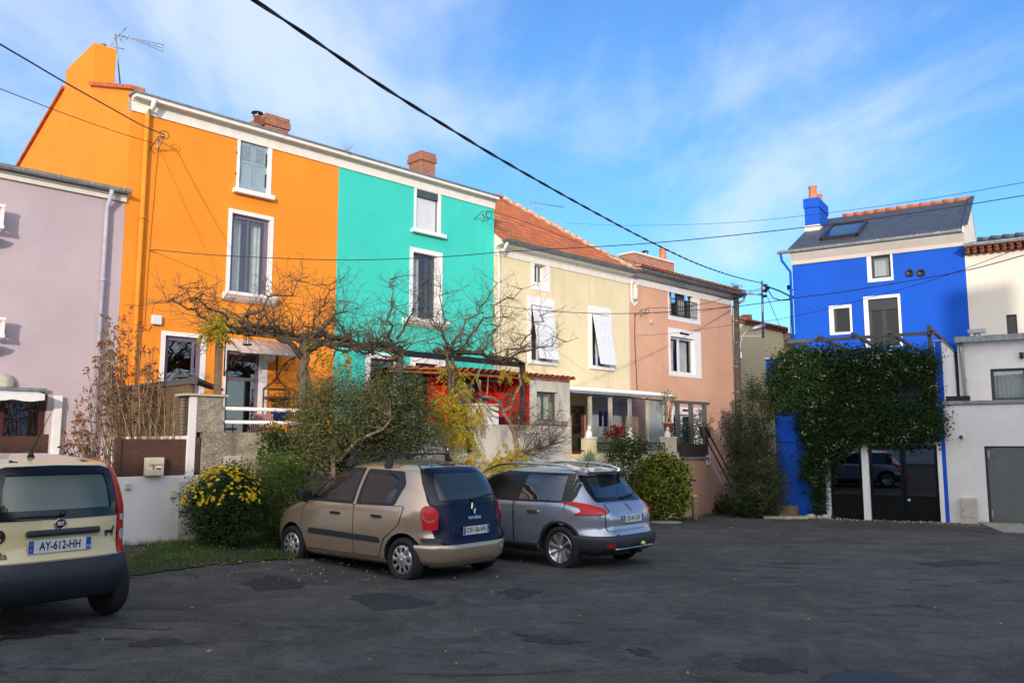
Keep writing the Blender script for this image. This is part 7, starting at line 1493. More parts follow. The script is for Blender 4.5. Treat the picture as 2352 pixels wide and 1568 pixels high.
tree('tall rose bush with bare stems and leafy top before the iron railing',(1440,1165),22.2,[(1430,1040,36,34,34),(1465,1030,25,22,16),(1415,1090,14,20,8),(1450,1100,18,26,10)],[(M['leafdark'],2),(M['leafmid'],1.3),(M['leafyellow'],.08)],42,.07,43,
 [([(1440,1165,0),(1442,1110,0),(1425,1050,.1)],.025,.012,True),([(1442,1150,0),(1460,1100,0),(1470,1040,0)],.022,.01,False),([(1441,1160,0),(1425,1110,0),(1410,1070,0)],.02,.01,False)],M['bark'],cr=.22,name='rose_bush',cat_='rose bush',asp=.6)
gb=atY(1520,1172,23.6); gb.z=gz(gb.x,gb.y); bush('round_bush','big rounded variegated yellow green bush right of the grey car','bush',gb,(.78,.7),1.8,[(M['leafgold'],3),(M['leafyg'],1.3),(M['leafdark'],2.2)],170,95,.10,23,cr=.17,shell=.62,asp=.5)
mb=MB().mat(M['boxbeige']); kb=onground(1500,1181); F2=Frame((kb.x,kb.y),ROW.u,ROW.n); mb.box(F2,-1.6,.75,-.15,0,gz(kb.x,kb.y)-.1,gz(kb.x,kb.y)+.36); tag(mb.build('planter_wall',None,.01,kb),'low concrete planter wall below the rounded bush','wall')
p=F2.P(-.35,-.4,gz(kb.x,kb.y)+.15); mb=MB().mat(M['terracotta']); mb.lathe(p,[(.1,0),(.15,.24),(.17,.24),(.17,.29),(.14,.29)],16); tag(mb.build('flower_pot',None,0,p),'small terracotta pot at the foot of the rounded bush','pot')
# potted plants on terraces
def potplant(lab,pt,r,h,mats,crown,n,seed,size=.07,potm='terracotta',trunkh=0):
    rnd=random.Random(seed); t=thing('potted_plant',lab,'potted plant',pt); mb=MB().mat(M[potm]); mb.lathe(pt,[(r*.7,0),(r*.95,h*.85),(r*1.08,h*.86),(r*1.08,h),(r*.9,h)],18); mb.build('pot',t); lv=Leaves(mats)
    c=pt+Vector((0,0,h+trunkh+crown[2])); cloud(lv,c,crown,n,30,size,rnd,.12,.2); lv.build('foliage',t); mb=MB().mat(M['bark']); [limb(mb,pt+Vector((0,0,h)),c+Vector((rnd.gauss(0,crown[0]*.4),rnd.gauss(0,crown[0]*.4),0)),.014,.006,rnd) for _ in range(5)]; mb.build('stem',t)
pp=P((pil[2][0]+pil[2][1])/2+.0,QT-.45,pil[2][2]-.0); 
potplant('big terracotta pot with small bare leaved tree left of the timber trellis',P(ROW.S(b3(1467,740),QT-.5),QT-.5,ROW.Z(b3(1467,785),QT-.5)),.17,.3,[(M['leafolive'],2),(M['leafgold'],1)],(.28,.25,.25),7,61,trunkh=.5)
potplant('terracotta pot with reddish plant on the stair landing of the pink house',P(ROW.S(b3(1790,790),QT-.4),QT-.4,ROW.Z(b3(1790,830),QT-.4)),.2,.35,[(M['seed'],2),(M['leafolive'],1)],(.3,.25,.25),7,62)
rnd=random.Random(63); t=thing('trough_plants','leafy green plants filling the dark planter on the pink terrace','planter plants',P(ROW.S(b3(1680,900),QT-.3),QT-.3,pzf)); lv=Leaves([(M['leafmid'],1),(M['leafdark'],1.6),(M['leafolive'],1)])
for k in range(34):
    c_=P(ROW.S(b3(rnd.uniform(1580,1790),900),QT-.35),QT-.35+rnd.uniform(-.25,.15),pzf+rnd.uniform(.3,1.15))
    for _ in range(40): lv.add(c_+Vector((rnd.gauss(0,.12),rnd.gauss(0,.12),rnd.gauss(0,.12))),.14,rnd,asp=.2)
lv.build('foliage',t); mb=MB().mat(M['bark']); [limb(mb,P(ROW.S(b3(x,900),QT-.35),QT-.35,pzf+.01),P(ROW.S(b3(x,900),QT-.35),QT-.35,pzf+.9),.012,.006,rnd) for x in (1600,1650,1700,1750)]; mb.build('stem',t)
pr2=P(ROW.S(b3(990,840),QT-.5),QT-.5,rz0+.0); potplant('red poinsettia standing behind the terrace rail of the cream house',pr2,.13,.25,[(M['petalr'],3),(M['leafdark'],1)],(.24,.2,.2),9,64,.11)
# dark plants by the pink wall
tree('tall dark cactus like plant against the pink terrace wall',(1610,1178),26.5,[(1600,1150,16,26,12),(1615,1130,9,34,10),(1590,1165,12,14,6)],[(M['leafdark'],2),(M['leafolive'],1)],50,.09,44,[([(1603,1182,0),(1604,1140,0)],.05,.03,True),([(1616,1182,0),(1617,1110,0)],.05,.03,False),([(1592,1182,0),(1590,1150,0)],.05,.03,False)],plain('dark green stem',(.05,.07,.045),.7,.3),cr=.14,name='spiky_plant',cat_='plant',asp=.2)
tree('low dark leafy clump beside the stairs of the pink house',(1665,1182),26.8,[(1660,1160,26,22,16),(1690,1165,20,18,10)],[(M['leafdark'],3),(M['seed'],.6)],46,.12,45,[([(1665,1184,0),(1662,1160,0)],.03,.02,True)],M['bark'],cr=.22,name='leafy_clump',cat_='plant',asp=.4)
tree('tall grey green olive tree in front of the alley beside the blue house',(1774,1188),24.8,[(1742,960,42,80,90),(1730,1050,56,70,120),(1688,1010,30,56,40),(1752,1115,48,66,100),(1700,1110,36,46,40),(1730,900,18,36,14)],[(M['leafolive'],2.4),(M['leafdark'],2)],62,.085,46,
 [([(1774,1188,0),(1770,1120,0),(1762,1040,0),(1745,960,0)],.055,.02,True),([(1771,1150,0),(1755,1080,0),(1735,1000,0)],.035,.015,False),([(1768,1120,0),(1728,1040,0),(1690,1010,0)],.03,.012,False)],M['olivebark'],cr=.3,name='olive_tree',asp=.25)
tree('dark undergrowth at the foot of the olive tree',(1740,1190),24.9,[(1740,1165,45,30,34),(1705,1175,28,16,14)],[(M['leafdark'],3),(M['leafolive'],.5)],60,.09,47,[([(1740,1190,0),(1738,1160,0)],.03,.02,True)],M['bark'],cr=.24,name='undergrowth',cat_='bush',asp=.4)
# ---------------------------------------------------------------- jasmine creeper on the blue garage
JA=thing('jasmine_creeper','dark green jasmine creeper with small white flowers covering the blue garage front','climbing plant',BP(B.S((1880,1190)),.1,gz(9,24.6))); rnd=random.Random(71)
lv=Leaves([(M['leafdark'],6),(M['leafmid'],.5)]); fl=Leaves([(M['petalw'],1)])
def bpt(x,y,q): a,z=B.hit(x,y,q); return BP(a,q,z)
def cre(x0,x1,y0,y1,n,dens=34,q=.14,sd=.14,fr=.16):
    n=int(n*1.95); dens=int(dens*1.4); fr*=.22
    for k in range(n):
        x=rnd.uniform(x0,x1); y=rnd.uniform(y0,y1); c_=bpt(x,y,q+rnd.uniform(-.03,.16))
        for _ in range(dens): lv.add(c_+B.u*rnd.gauss(0,sd)+B.n*rnd.gauss(0,.09)+Vector((0,0,rnd.gauss(0,sd))),rnd.choice((.055,.075,.10)),rnd,asp=.5,droop=.4)
        if rnd.random()<fr:
            for _ in range(rnd.randint(4,9)):
                q_=c_+B.u*rnd.gauss(0,.06)+B.n*(.10+rnd.random()*.08)+Vector((0,0,rnd.gauss(0,.05)))
                for j in range(3): fl.add(q_,.030,rnd,asp=.7)
cre(1800,2145,805,850,190,fr=.35); cre(1775,1900,830,935,110); cre(1880,2000,840,935,90); cre(1990,2060,850,925,30); cre(2060,2145,848,875,16,24); cre(2110,2150,875,930,10); cre(1840,2140,932,1003,270); cre(1900,2130,1000,1012,30,20); cre(1845,1900,1000,1100,55,26); cre(1862,1895,1090,1175,28,20,sd=.1); cre(1765,1815,860,930,44,q=-.1); cre(1900,1935,1010,1050,14,16); cre(2135,2160,940,1000,12)
lv.build('foliage',JA); fl.build('flowers',JA); mb=MB().mat(M['bark'])
for x in (1878,1884,1872): mb.tube([bpt(x+rnd.uniform(-6,6)*(k>0),1192-k*30,.05) for k in range(9)],[.03-.002*k for k in range(9)],6)
for k in range(26): limb(mb,bpt(rnd.uniform(1850,1900),rnd.uniform(960,1080),.08),bpt(rnd.uniform(1800,2150),rnd.uniform(810,1000),.1),.012,.005,rnd,.04,8,4)
mb.build('stems',JA)
# wooden crate, slate slab and stones at its foot
cb=bpt(1812,1186,.35); cb.z=gz(cb.x,cb.y); CRT=thing('crate','weathered slatted wooden crate standing by the blue garage wall','crate',cb); FC=Frame((cb.x,cb.y),B.u,B.n)
for k in range(4): mb=MB().mat(M['cratewood']); mb.box(FC,-.24,.24,.16,.175,cb.z+.02+k*.085,cb.z+.095+k*.085); mb.box(FC,-.24,.24,-.175,-.16,cb.z+.02+k*.085,cb.z+.095+k*.085); mb.box(FC,-.25,-.235,-.159,.159,cb.z+.02+k*.085,cb.z+.095+k*.085); mb.box(FC,.235,.25,-.159,.159,cb.z+.02+k*.085,cb.z+.095+k*.085); mb.build('slat',CRT)
def rock(p,r,seed,lab,m,fl_=.6,grp=None):
    rnd=random.Random(seed); bm=bmesh.new(); bmesh.ops.create_icosphere(bm,subdivisions=2,radius=r)
    for v in bm.verts: v.co*=rnd.uniform(.8,1.15); v.co.z*=fl_
    mb=MB().mat(m); mb.add([Vector(p)+v.co for v in bm.verts],[tuple(v.index for v in f.verts) for f in bm.faces],True); bm.free(); tag(mb.build('stone',None,0,p),lab,'stone',grp)
for k,(x,y,r,lab) in enumerate(((1862,1186,.16,'larger round stone left of the jasmine stem'),(1884,1189,.12,'smaller stone right of the jasmine stem'),(1897,1189,.15,'grey stone beside the white door frame'))):
    p=bpt(x,y,.3); p.z=gz(p.x,p.y)+r*.3; rock(p,r,k,lab,M['stone'])
p=bpt(1790,1192,.75); p.z=gz(p.x,p.y); mb=MB().mat(M['stone']); mb.prism([p+Vector((a,b_,.0)) for a,b_ in ((-.5,-.1),(.1,-.3),(.75,-.25),(.8,.1),(0,.2),(-.4,.12))],(0,0,.07)); tag(mb.build('stone_slab',None,.01,p),'flat irregular stone slab on the ground before the crate','stone slab')
# bollard and manhole
p=onground(1597,1195); mb=MB().mat(plain('mossy post',(.20,.17,.08),.9,.4,20)); mb.lathe(p-Vector((0,0,.05)),[(.085,0),(.09,.3),(.085,.72),(.06,.74)],9); mb.mat(M['petal']); mb.lathe(p+Vector((0,0,.66)),[(.088,0),(.088,.02),(.06,.045)],9); tag(mb.build('bollard',None,0,p),'short mossy wooden bollard with a yellow top in front of the pink wall','bollard')
p=onground(1530,1199); mb=MB().mat(M['concrete']); mb.lathe(p+Vector((0,0,-.01)),[(.42,0),(.42,.022),(.38,.026)],28); tag(mb.build('manhole_cover',None,0,p),'pale concrete manhole cover in the asphalt behind the grey car','manhole cover')
# meter box on white house
r=B.rect(1882,2003,1370,1940,1276,1470,b5); p=BP(r[0],0,r[2]); MB2=thing('meter_box','freestanding beige meter box against the modern white house','meter box',p)
mb=MB().mat(M['boxbeige']); mb.box(B,r[0],r[1],0,.22,-.75,r[3]); mb.build('casing',MB2,.012); mb=MB().mat(M['boxbeige']); mb.box(B,r[0]+.03,r[1]-.03,.2205,.232,r[2]+.18,r[3]-.04); mb.mat(M['black']); mb.box(B,r[0]+.05,r[0]+.07,.233,.238,(r[2]+r[3])/2,(r[2]+r[3])/2+.04); mb.build('door',MB2)
mb=MB().mat(M['concrete']); e0=onground(2240,1205); mb.prism([Vector((q.x,q.y,gz(q.x,q.y)+.03)) for q in (onground(2225,1192),onground(2352,1200),onground(2420,1228),onground(2300,1222))],(0,0,-.2)); kind(mb.build('pavement'),'structure')
# ---------------------------------------------------------------- verge and fallen leaves
vp=[onground(x,y) for x,y in ((262,1345),(300,1322),(420,1306),(530,1294),(640,1286),(760,1275),(900,1262))]; q1=P(3.2,QF+.02,0); q2=P(-7.5,QF+.02,0)
kind(patch('verge_soil',[(p.x,p.y,0) for p in vp]+[(q1.x,q1.y,0),(q2.x,q2.y,0),(vp[0].x-2.5,vp[0].y+.6,0)],M['soil'],lift=.006,jit=.07,sub=6),'structure')
rnd=random.Random(81); mb=MB().mat(M['grass']); vs=[];fs=[]
poly=[(p.x,p.y) for p in vp]+[(q1.x,q1.y),(q2.x,q2.y)]
def inpoly(P_,x,y):
    c=False;j=len(P_)-1
    for i in range(len(P_)):
        if (P_[i][1]>y)!=(P_[j][1]>y) and x<(P_[j][0]-P_[i][0])*(y-P_[i][1])/(P_[j][1]-P_[i][1]+1e-9)+P_[i][0]: c=not c
        j=i
    return c
from mathutils import noise as mnoise
for k in range(60000):
    x=rnd.uniform(-8.5,-1);y=rnd.uniform(9.5,16)
    if not inpoly(poly,x,y): continue
    d=mnoise.noise(Vector((x*1.1,y*1.1,3)))+(.5 if x>-5.2 else .0)
    if d<rnd.uniform(-.1,.35): continue
    z=gz(x,y)+.015; h=rnd.uniform(.03,.085); a=rnd.uniform(0,6.28); b=len(vs); w_=.005; vs+=[(x-w_*math.sin(a),y+w_*math.cos(a),z),(x+w_*math.sin(a),y-w_*math.cos(a),z),(x+h*.5*math.cos(a),y+h*.5*math.sin(a),z+h)]; fs.append((b,b+1,b+2))
mb.add(vs,fs); kind(mb.build('grass'),'stuff')['label']='short green grass on the strip before the garden wall'
lv=Leaves([(M['deadleaf'],3),(M['leafyellow'],1)])
for k in range(900):
    m_=rnd.random()
    if m_<.55: x=rnd.uniform(-7.5,-1.2); y=rnd.uniform(10.5,14.5); 
    elif m_<.8: x=rnd.uniform(-8,14); y=rnd.uniform(4,24)
    else: 
        p=BP(rnd.uniform(-3,3.5),rnd.uniform(.3,2.2),0); x,y=p.x,p.y
    lv.add(Vector((x,y,gz(x,y)+.03)),.04,rnd,asp=.6,d=Vector((rnd.gauss(0,1),rnd.gauss(0,1),.05)))
kind(lv.build('fallen_leaves'),'stuff')['label']='scattered fallen leaves on the asphalt and verge'
fl=Leaves([(M['petalw'],1)])
for k in range(260): p=BP(rnd.uniform(-1.5,3.2),rnd.uniform(.1,.9)**1,0); fl.add(Vector((p.x,p.y,gz(p.x,p.y)+.02)),.03,rnd,asp=.8)
kind(fl.build('fallen_petals'),'stuff')['label']='white jasmine petals on the ground before the blue garage'

# ---------------------------------------------------------------- bare trees behind the viewer (soft dappled shade on the far facades, reflected in the windows)
for k,(x,y,h) in enumerate(((2.2,-8.5,11.6),(5.6,-7.6,12.2),(12.5,-8.2,10.6))):
    rnd=random.Random(300+k); t=thing('bare_tree',('tall','taller','shorter')[k]+' leafless street tree behind the viewer','tree',(x,y,0)); mb=MB().mat(M['bark']); b=Vector((x,y,-.1)); tp=limb(mb,b,(x+.3,y,h*.62),.17,.09,rnd,.02,8,8); mb.build('trunk',t)
    mb=MB().mat(M['twig']); tips=[]
    for j in range(26): grow(mb,tp[rnd.randint(4,8)],Vector((rnd.gauss(0,.8),rnd.gauss(0,.6),rnd.uniform(.5,1.3))),rnd.uniform(2.2,3.6),.045,2,rnd,tips,.8,0,6)
    mb.build('branches',t)

# ---------------------------------------------------------------- weeds along the wall feet
rnd=random.Random(93); vs=[];fs=[]
def blade(p,h):
    a=rnd.uniform(0,6.28); b=len(vs); w_=.006; vs.extend([(p.x-w_*math.sin(a),p.y+w_*math.cos(a),p.z),(p.x+w_*math.sin(a),p.y-w_*math.cos(a),p.z),(p.x+h*.5*math.cos(a),p.y+h*.5*math.sin(a),p.z+h)]); fs.append((b,b+1,b+2))
for k in range(90):
    f_,a_,q_=rnd.choice(((B,rnd.uniform(1.9,7),.05),(B,rnd.uniform(-3.2,-1.6),.1),(ROW,rnd.uniform(4,19),QT+.1),(ROW,rnd.uniform(-9,-3),QF+.05)))
    c_=f_.P(a_,q_+rnd.uniform(0,.12),0); c_.z=gz(c_.x,c_.y)
    for _ in range(rnd.randint(12,40)): blade(c_+Vector((rnd.gauss(0,.07),rnd.gauss(0,.07),0)),rnd.uniform(.04,.14))
mb=MB().mat(M['grass']); mb.add(vs,fs); kind(mb.build('weeds'),'stuff')['label']='small weeds growing along the foot of the walls'
# ================================================================ POLE, LAMP, ANTENNAS, CABLES, TERRACE OBJECTS
pk=Vector((*[(ROW.P(sPr+.45,.55,0))[i] for i in (0,1)],0)); YP=pk.y
def ap(x,y,Y=None): return atY(x,y,Y or YP)
px_=ap(1691,900); UP=thing('utility_pole','dark wooden utility pole with steel crossarms at the end of the pink house','utility pole',Vector((px_.x,YP,gz(px_.x,YP))))
mb=MB().mat(M['polewood']); mb.tube([Vector((px_.x,YP,-1.2)),ap(1690,657)],[.15,.11],14); mb.build('pole',UP)
for y in (737,787,842,900): mb=MB().mat(M['galv']); c_=ap(1691,y); mb.lathe(c_-Vector((0,0,.02)),[(.155,0),(.155,.03)],14); mb.build('band',UP)
for (a,b) in (((1690,673),(1752,676)),((1690,772),(1753,772))): mb=MB().mat(M['zinc']); mb.bar(ap(*a),ap(*b),.07,.07); mb.build('crossarm',UP)
mb=MB().mat(M['zinc']); mb.tube([ap(1753,776),ap(1750,645)],.045,8); mb.build('mast',UP)
for (x,y) in ((1757,655),(1762,662),(1757,668),(1755,680)): mb=MB().mat(M['black']); mb.obox(ap(x,y),(.09,0,0),(0,.05,0),(0,0,.05)); mb.build('clamp',UP,.01)
SL=thing('street_lamp','grey street lamp on a curved arm fixed to the wooden pole','street lamp',ap(1702,830))
mb=MB().mat(M['galv']); mb.tube([ap(1700,828),ap(1700,795),ap(1703,775),ap(1712,762),ap(1725,756)],.035,8); mb.box(Frame((ap(1700,815).x,YP),(1,0),(0,-1)),-.06,.06,-.02,.04,ap(1700,822).z,ap(1700,808).z); mb.build('arm',SL)
mb=MB().mat(M['galv']); a=ap(1722,757);b=ap(1762,746); d=(b-a).normalized(); mb.tube([a,a+(b-a)*.3,a+(b-a)*.8,b],[.05,.11,.10,.03],10); mb.build('head',SL)
def cablev(pts,A_,B_,r,lab,sub=6,tw=False):
    A_=Vector(A_);B_=Vector(B_); n_=Vector((-(B_-A_).y,(B_-A_).x,0)).normalized(); o=Vector((0,0,CAMZ)); P3=[]
    for x,y in pts:
        r_=ray(x,y); t=(A_-o).dot(n_)/r_.dot(n_); P3.append(o+r_*t)
    o_=[]                                   # Catmull-Rom for a smooth sag
    for i in range(len(P3)-1):
        p0=P3[max(i-1,0)];p1=P3[i];p2=P3[i+1];p3=P3[min(i+2,len(P3)-1)]
        for k in range(sub):
            t=k/sub; o_.append(.5*((2*p1)+(p2-p0)*t+(2*p0-5*p1+4*p2-p3)*t*t+(3*p1-p0-3*p2+p3)*t**3))
    o_.append(P3[-1]); mb=MB().mat(M['cable'])
    if tw:
        # two cores twisted round each other
        d=[0]; 
        for a,b in zip(o_,o_[1:]): d.append(d[-1]+(b-a).length)
        L_=d[-1]; n=int(L_/.12); xs_=np.linspace(0,L_,n); pts_=[Vector([float(np.interp(x,d,[p[i] for p in o_])) for i in range(3)]) for x in xs_]
        for ph in (0,math.pi):
            q=[]
            for i,p in enumerate(pts_):
                dr=(pts_[min(i+1,n-1)]-pts_[max(i-1,0)]).normalized(); s_=dr.cross(Vector((0,0,1))).normalized(); u_=s_.cross(dr); a=xs_[i]*5+ph; q.append(p+(s_*math.cos(a)+u_*math.sin(a))*r*.75)
            mb.tube(q,r,5)
    else: mb.tube(o_,r,6)
    return tag(mb.build('cable'),lab,'cable')
top=ap(1750,650)
cablev([(560,-14),(590,5),(700,78),(880,200),(1060,312),(1160,372),(1330,468),(1480,548),(1600,605),(1690,636),(1750,650)],atY(560,-14,6.5),top,.012,'thick twisted black cable sagging across the sky to the mast',tw=True)
bk=P(ROW.S(c1(1290,880),.35),.35,ROW.Z(c1(1290,880),.35)); WB=thing('wall_bracket','rusty cable anchoring bracket on the orange facade below the cornice','bracket',bk-ROW.n*.35)
mb=MB().mat(M['galv']); b0=bk-ROW.n*.35; mb.tube([b0,bk],.012,6); mb.tube([b0-Vector((0,0,.25)),bk],.01,6); mb.tube([b0-Vector((0,0,.3)),b0+Vector((0,0,.08))],.014,6); mb.build('arm',WB)
mb=MB().mat(M['cable']); mb.tube([bk+ROW.u*.1*math.cos(t)+Vector((0,0,.08*math.sin(t)+.03)) for t in np.linspace(0,6.3,14)],.008,5); mb.tube([bk,bk-ROW.u*.12-Vector((0,0,.05)),b0-ROW.u*.15-Vector((0,0,.22)),b0-ROW.u*.05-Vector((0,0,.3))],.008,5); mb.build('cable_loop',WB)
cablev([(-20,90),(0,102),(70,143),(150,190),(250,246),(330,290),(378,309)],atY(-20,90,9),bk,.011,'thick cable from the left edge of the photo to the orange facade bracket')
bk2=P(ROW.S((358,331),.12),.12,ROW.Z((358,331),.12)); cablev([(-20,196),(0,204),(150,262),(270,304),(358,331)],atY(-20,196,10),bk2,.006,'thin lower cable from the left edge to the orange facade')
a4=P(ROW.S((350,573),.1),.1,ROW.Z((350,573),.1)); cablev([(350,573),(480,585),(640,593),(800,597),(1000,591),(1180,577),(1500,558),(1850,522),(2100,489),(2352,449),(2420,437),(2900,350),(3500,240)],a4,atY(2420,437,13),.008,'long cable from the orange facade passing the turquoise house to the right edge')
mb=MB().mat(M['galv']); mb.tube([a4-ROW.n*.1,a4],.015,6); tag(mb.build('cable_hook',None,0,a4-ROW.n*.1),'small hook anchoring a cable on the orange facade','hook')
a5=P(ROW.S(b2(150,952),.1),.1,ROW.Z(b2(150,952),.1)); cablev([b2(150,952),b2(500,993),b2(850,1012),b2(1215,1014),b2(1690,988),b2(2070,952),(1850,681),(1950,668),(2200,625),(2352,586),(2420,568),(2900,420),(3500,220)],a5,atY(2420,568,14),.009,'cable from the cream facade crossing the pink house and the blue house')
cablev([(1300,512),(1400,517),(1450,518),(1650,513),(1850,495),(2100,462),(2352,419),(2420,406),(2900,315),(3500,195)],atY(1300,512,34),atY(2420,406,15),.006,'highest thin cable crossing behind the slate roof ridge')
a7=P(ROW.S(b2(1228,1188),.08),.08,ROW.Z(b2(1228,1188),.08)); cablev([b2(1228,1188),b2(1500,1170),b2(1980,1105),(1800,731),(1950,696),(2150,640),(2352,566),(2420,540),(2900,340),(3500,80)],a7,atY(2420,540,14),.006,'thin cable from the pink facade rising past the blue house vents')
def bracket(x,y,f,lab):
    p=P(ROW.S(f(x,y),.3),.3,ROW.Z(f(x,y),.3)); b=p-ROW.n*.3; t=thing('wall_bracket',lab,'bracket',b); mb=MB().mat(M['galv']); mb.tube([b,p],.014,6); mb.tube([b-Vector((0,0,.2)),p],.011,6); mb.tube([b-Vector((0,0,.25)),b+Vector((0,0,.06))],.016,6); mb.build('arm',t)
    mb=MB().mat(M['cable']); mb.tube([p+ROW.u*.11*math.cos(t_)+Vector((0,0,.11*math.sin(t_)-.05)) for t_ in np.linspace(0,6.3,14)],.009,5); mb.tube([p,p-ROW.u*.25,b-ROW.u*.3-Vector((0,0,.2))],.009,5); mb.build('cable_loop',t); return p
p8=bracket(70,225,b2,'cable bracket near the top right of the turquoise facade'); cablev([b2(75,215),b2(200,245),b2(500,352),b2(1000,548),b2(1210,612),b2(1700,740),(1690,664),(1748,668)],p8,ap(1748,668),.008,'cable running over the tiled roof from the turquoise facade to the mast')
p9_=bracket(1310,985,b2,'cable bracket on the pink facade beside the white shrine'); cablev([b2(1320,970),b2(1500,968),b2(1700,950),b2(1900,900),b2(2070,855),(1750,662)],p9_,ap(1750,662),.010,'short cable from the pink facade bracket up to the mast')
cable_on(ROW,[b2(1215,1010),b2(1213,1200),b2(1222,1400),b2(1230,1560),b3(1190,460)],.012,'thin dark cable hanging down the left side of the pink facade')
cable_on(ROW,[b2(20,240),b2(15,600),b2(15,1000)],.008,'thin turquoise cable down the right side of the turquoise facade',M['turq'])
mb=MB().mat(M['cable']); a=ap(1755,655); e=BP(m0,QB+.3,B.Z((1822,700),QB+.3))
mb.tube([a,ap(1790,668,31),ap(1815,680,29.6),Vector((e.x,e.y,e.z))],.03,6); tag(mb.build('cable'),'thick black cable from the mast to the blue house','cable')
mb=MB().mat(M['cable']); mb.tube([a,ap(1768,672,32),ap(1775,684,31.5),ap(1795,690,31),ap(1818,688,29.6)],.022,6); tag(mb.build('cable'),'looping slack cable between the mast and the blue house','cable')
mb=MB().mat(M['cable']); mb.tube([ap(1757,668),ap(1775,712,34),ap(1800,768,38)],.012,5); tag(mb.build('cable'),'thin stay cable from the mast down to the distant house','cable')
# small service mast beside the blue house
t=thing('service_mast','slim steel mast with cable clamps beside the blue house corner','mast',atY(1816,785,30)); mb=MB().mat(M['galv']); mb.tube([atY(1817,800,30),atY(1815,655,30)],.02,6); mb.bar(atY(1812,668,30),atY(1826,664,30),.04,.04); mb.build('mast',t); mb=MB().mat(M['black']); mb.obox(atY(1812,660,30),(.06,0,0),(0,.05,0),(0,0,.08)); mb.obox(atY(1818,682,30),(.08,0,0),(0,.05,0),(0,0,.04)); mb.build('clamp',t,.01)
# TV antennas
def antenna(lab,basepx,toppx,boom,q,n,elw,extra=None):
    pf=lambda p:P(ROW.S(p,q),q,ROW.Z(p,q)); t=thing('tv_antenna',lab,'antenna',pf(basepx)); mb=MB().mat(M['galv']); mb.tube([pf(basepx),pf(toppx)],.018,6); mb.build('mast',t)
    a,b=pf(boom[0]),pf(boom[1]); mb=MB().mat(M['galv']); mb.tube([a,b],.012,5); d=(b-a)
    for k in range(n):
        c_=a+d*(k+1)/(n+.2); mb.tube([c_-ROW.n*elw-Vector((0,0,elw*.25)),c_+ROW.n*elw+Vector((0,0,elw*.25))],.006,4)
    if extra: extra(mb,pf)
    mb.build('elements',t); return t
def ex1(mb,pf):
    a=pf(c1(990,100)); ends=[pf(c1(1283,165)),pf(c1(1275,218)),pf(c1(1270,190))]
    for e in ends: mb.tube([a,e],.008,4)
    mb.tube([ends[0],ends[1]],.008,4)
    for k in (.4,.6,.8): mb.tube([a.lerp(ends[0],k),a.lerp(ends[1],k)],.005,4)
    b=pf(c1(930,95)); mb.tube([b,pf(c1(990,30))],.012,4); mb.tube([b,pf(c1(955,140))],.012,4)
    for x in (935,950,965,975): mb.tube([pf(c1(x,110)),pf(c1(x-4,285))],.004,3)
    mb.tube([pf(c1(865,175)),pf(c1(975,200))],.012,5); mb.tube([pf(c1(915,80)),pf(c1(870,175))],.01,4)
antenna('aerial with folded yagi elements beside the tall orange chimney',c1(945,500),c1(905,80),(c1(895,82),c1(1010,110)),-3.4,3,.12,ex1)
def ex2(mb,pf):
    b=pf(b2(435,140)); mb.tube([b,pf(b2(445,80)),],.012,4); mb.tube([b,pf(b2(440,200))],.012,4)
antenna('long yagi aerial above the tiled roof of the cream house',b2(395,262),b2(395,132),(b2(390,140),b2(658,182)),-3.5,9,.1,ex2)
antenna('short aerial on the far right corner of the pink roof',b2(1995,810),b2(1970,765),(b2(1965,775),b2(2060,805)),-.8,4,.2)
# ---- orange terrace objects
def fr(x,y,q): return P(ROW.S(c4(x,y),q),q,ROW.Z(c4(x,y),q))
g=NG('red and white striped cloth'); wv=g.N.new('ShaderNodeTexWave'); wv.inputs['Scale'].default_value=9; wv.bands_direction='X'; g.L.new(g.wall2((.709,.705,.25)),wv.inputs['Vector']); g.set(Base_Color=g.mix(g.ramp(wv.outputs['Fac'],.45,.55),(.75,.68,.62),(.45,.03,.05)),Roughness=.9); M['stripe']=g.m
b0=fr(868,1390,2.6); CHR=thing('garden_chair','red and white striped garden chair behind the white rails','chair',Vector((b0.x,b0.y,1.35)))
x0,x1=ROW.S(c4(795,1300),2.6),ROW.S(c4(945,1300),2.6); zt_=ROW.Z(c4(870,1237),2.6); mb=MB().mat(M['stripe']); mb.prism([P(x0,2.3,1.8),P(x1,2.3,1.8),P(x1,2.6,zt_),P(x0,2.6,zt_)],ROW.n*.05); mb.prism([P(x0,1.85,1.8),P(x1,1.85,1.8),P(x1,2.3,1.78),P(x0,2.3,1.78)],(0,0,.05)); mb.build('cushion',CHR,.01)
for x in (x0+.02,x1-.02):
    for (qa,za,qb,zb) in ((1.9,1.35,2.35,1.8),(2.4,1.35,1.95,1.8)): mb=MB().mat(M['postwood']); mb.bar(P(x,qa,za),P(x,qb,zb),.03,.03); mb.build('leg',CHR)
TB=thing('garden_table','small dark garden table behind the rails under the blue bowl','table',P(x1+.35,2.5,1.35)); tzz=ROW.Z(c4(1003,1300),2.6); mb=MB().mat(M['postwood']); mb.lathe(P(x1+.38,2.6,tzz-.03),[(.3,0),(.3,.03)],20); mb.build('table_top',TB); mb=MB().mat(M['postwood']); mb.tube([P(x1+.38,2.6,1.35),P(x1+.38,2.6,tzz-.03)],.03,8); mb.build('leg',TB)
bp=P(ROW.S(c4(1003,1290),2.6),2.6,tzz); mb=MB().mat(M['navyglaze']); rr=.20; mb.lathe(bp,[(.06,0),(.10,.02),(rr*.85,.14),(rr,.23),(rr*.95,.23),(rr*.75,.14)],22); mb.mat(M['whitetrim']); mb.lathe(bp+Vector((0,0,.228)),[(rr*.99,0),(rr*1.01,.015),(rr*.93,.016)],22); tag(mb.build('bowl',None,0,bp),'dark blue bowl with white rim on the terrace table','bowl')
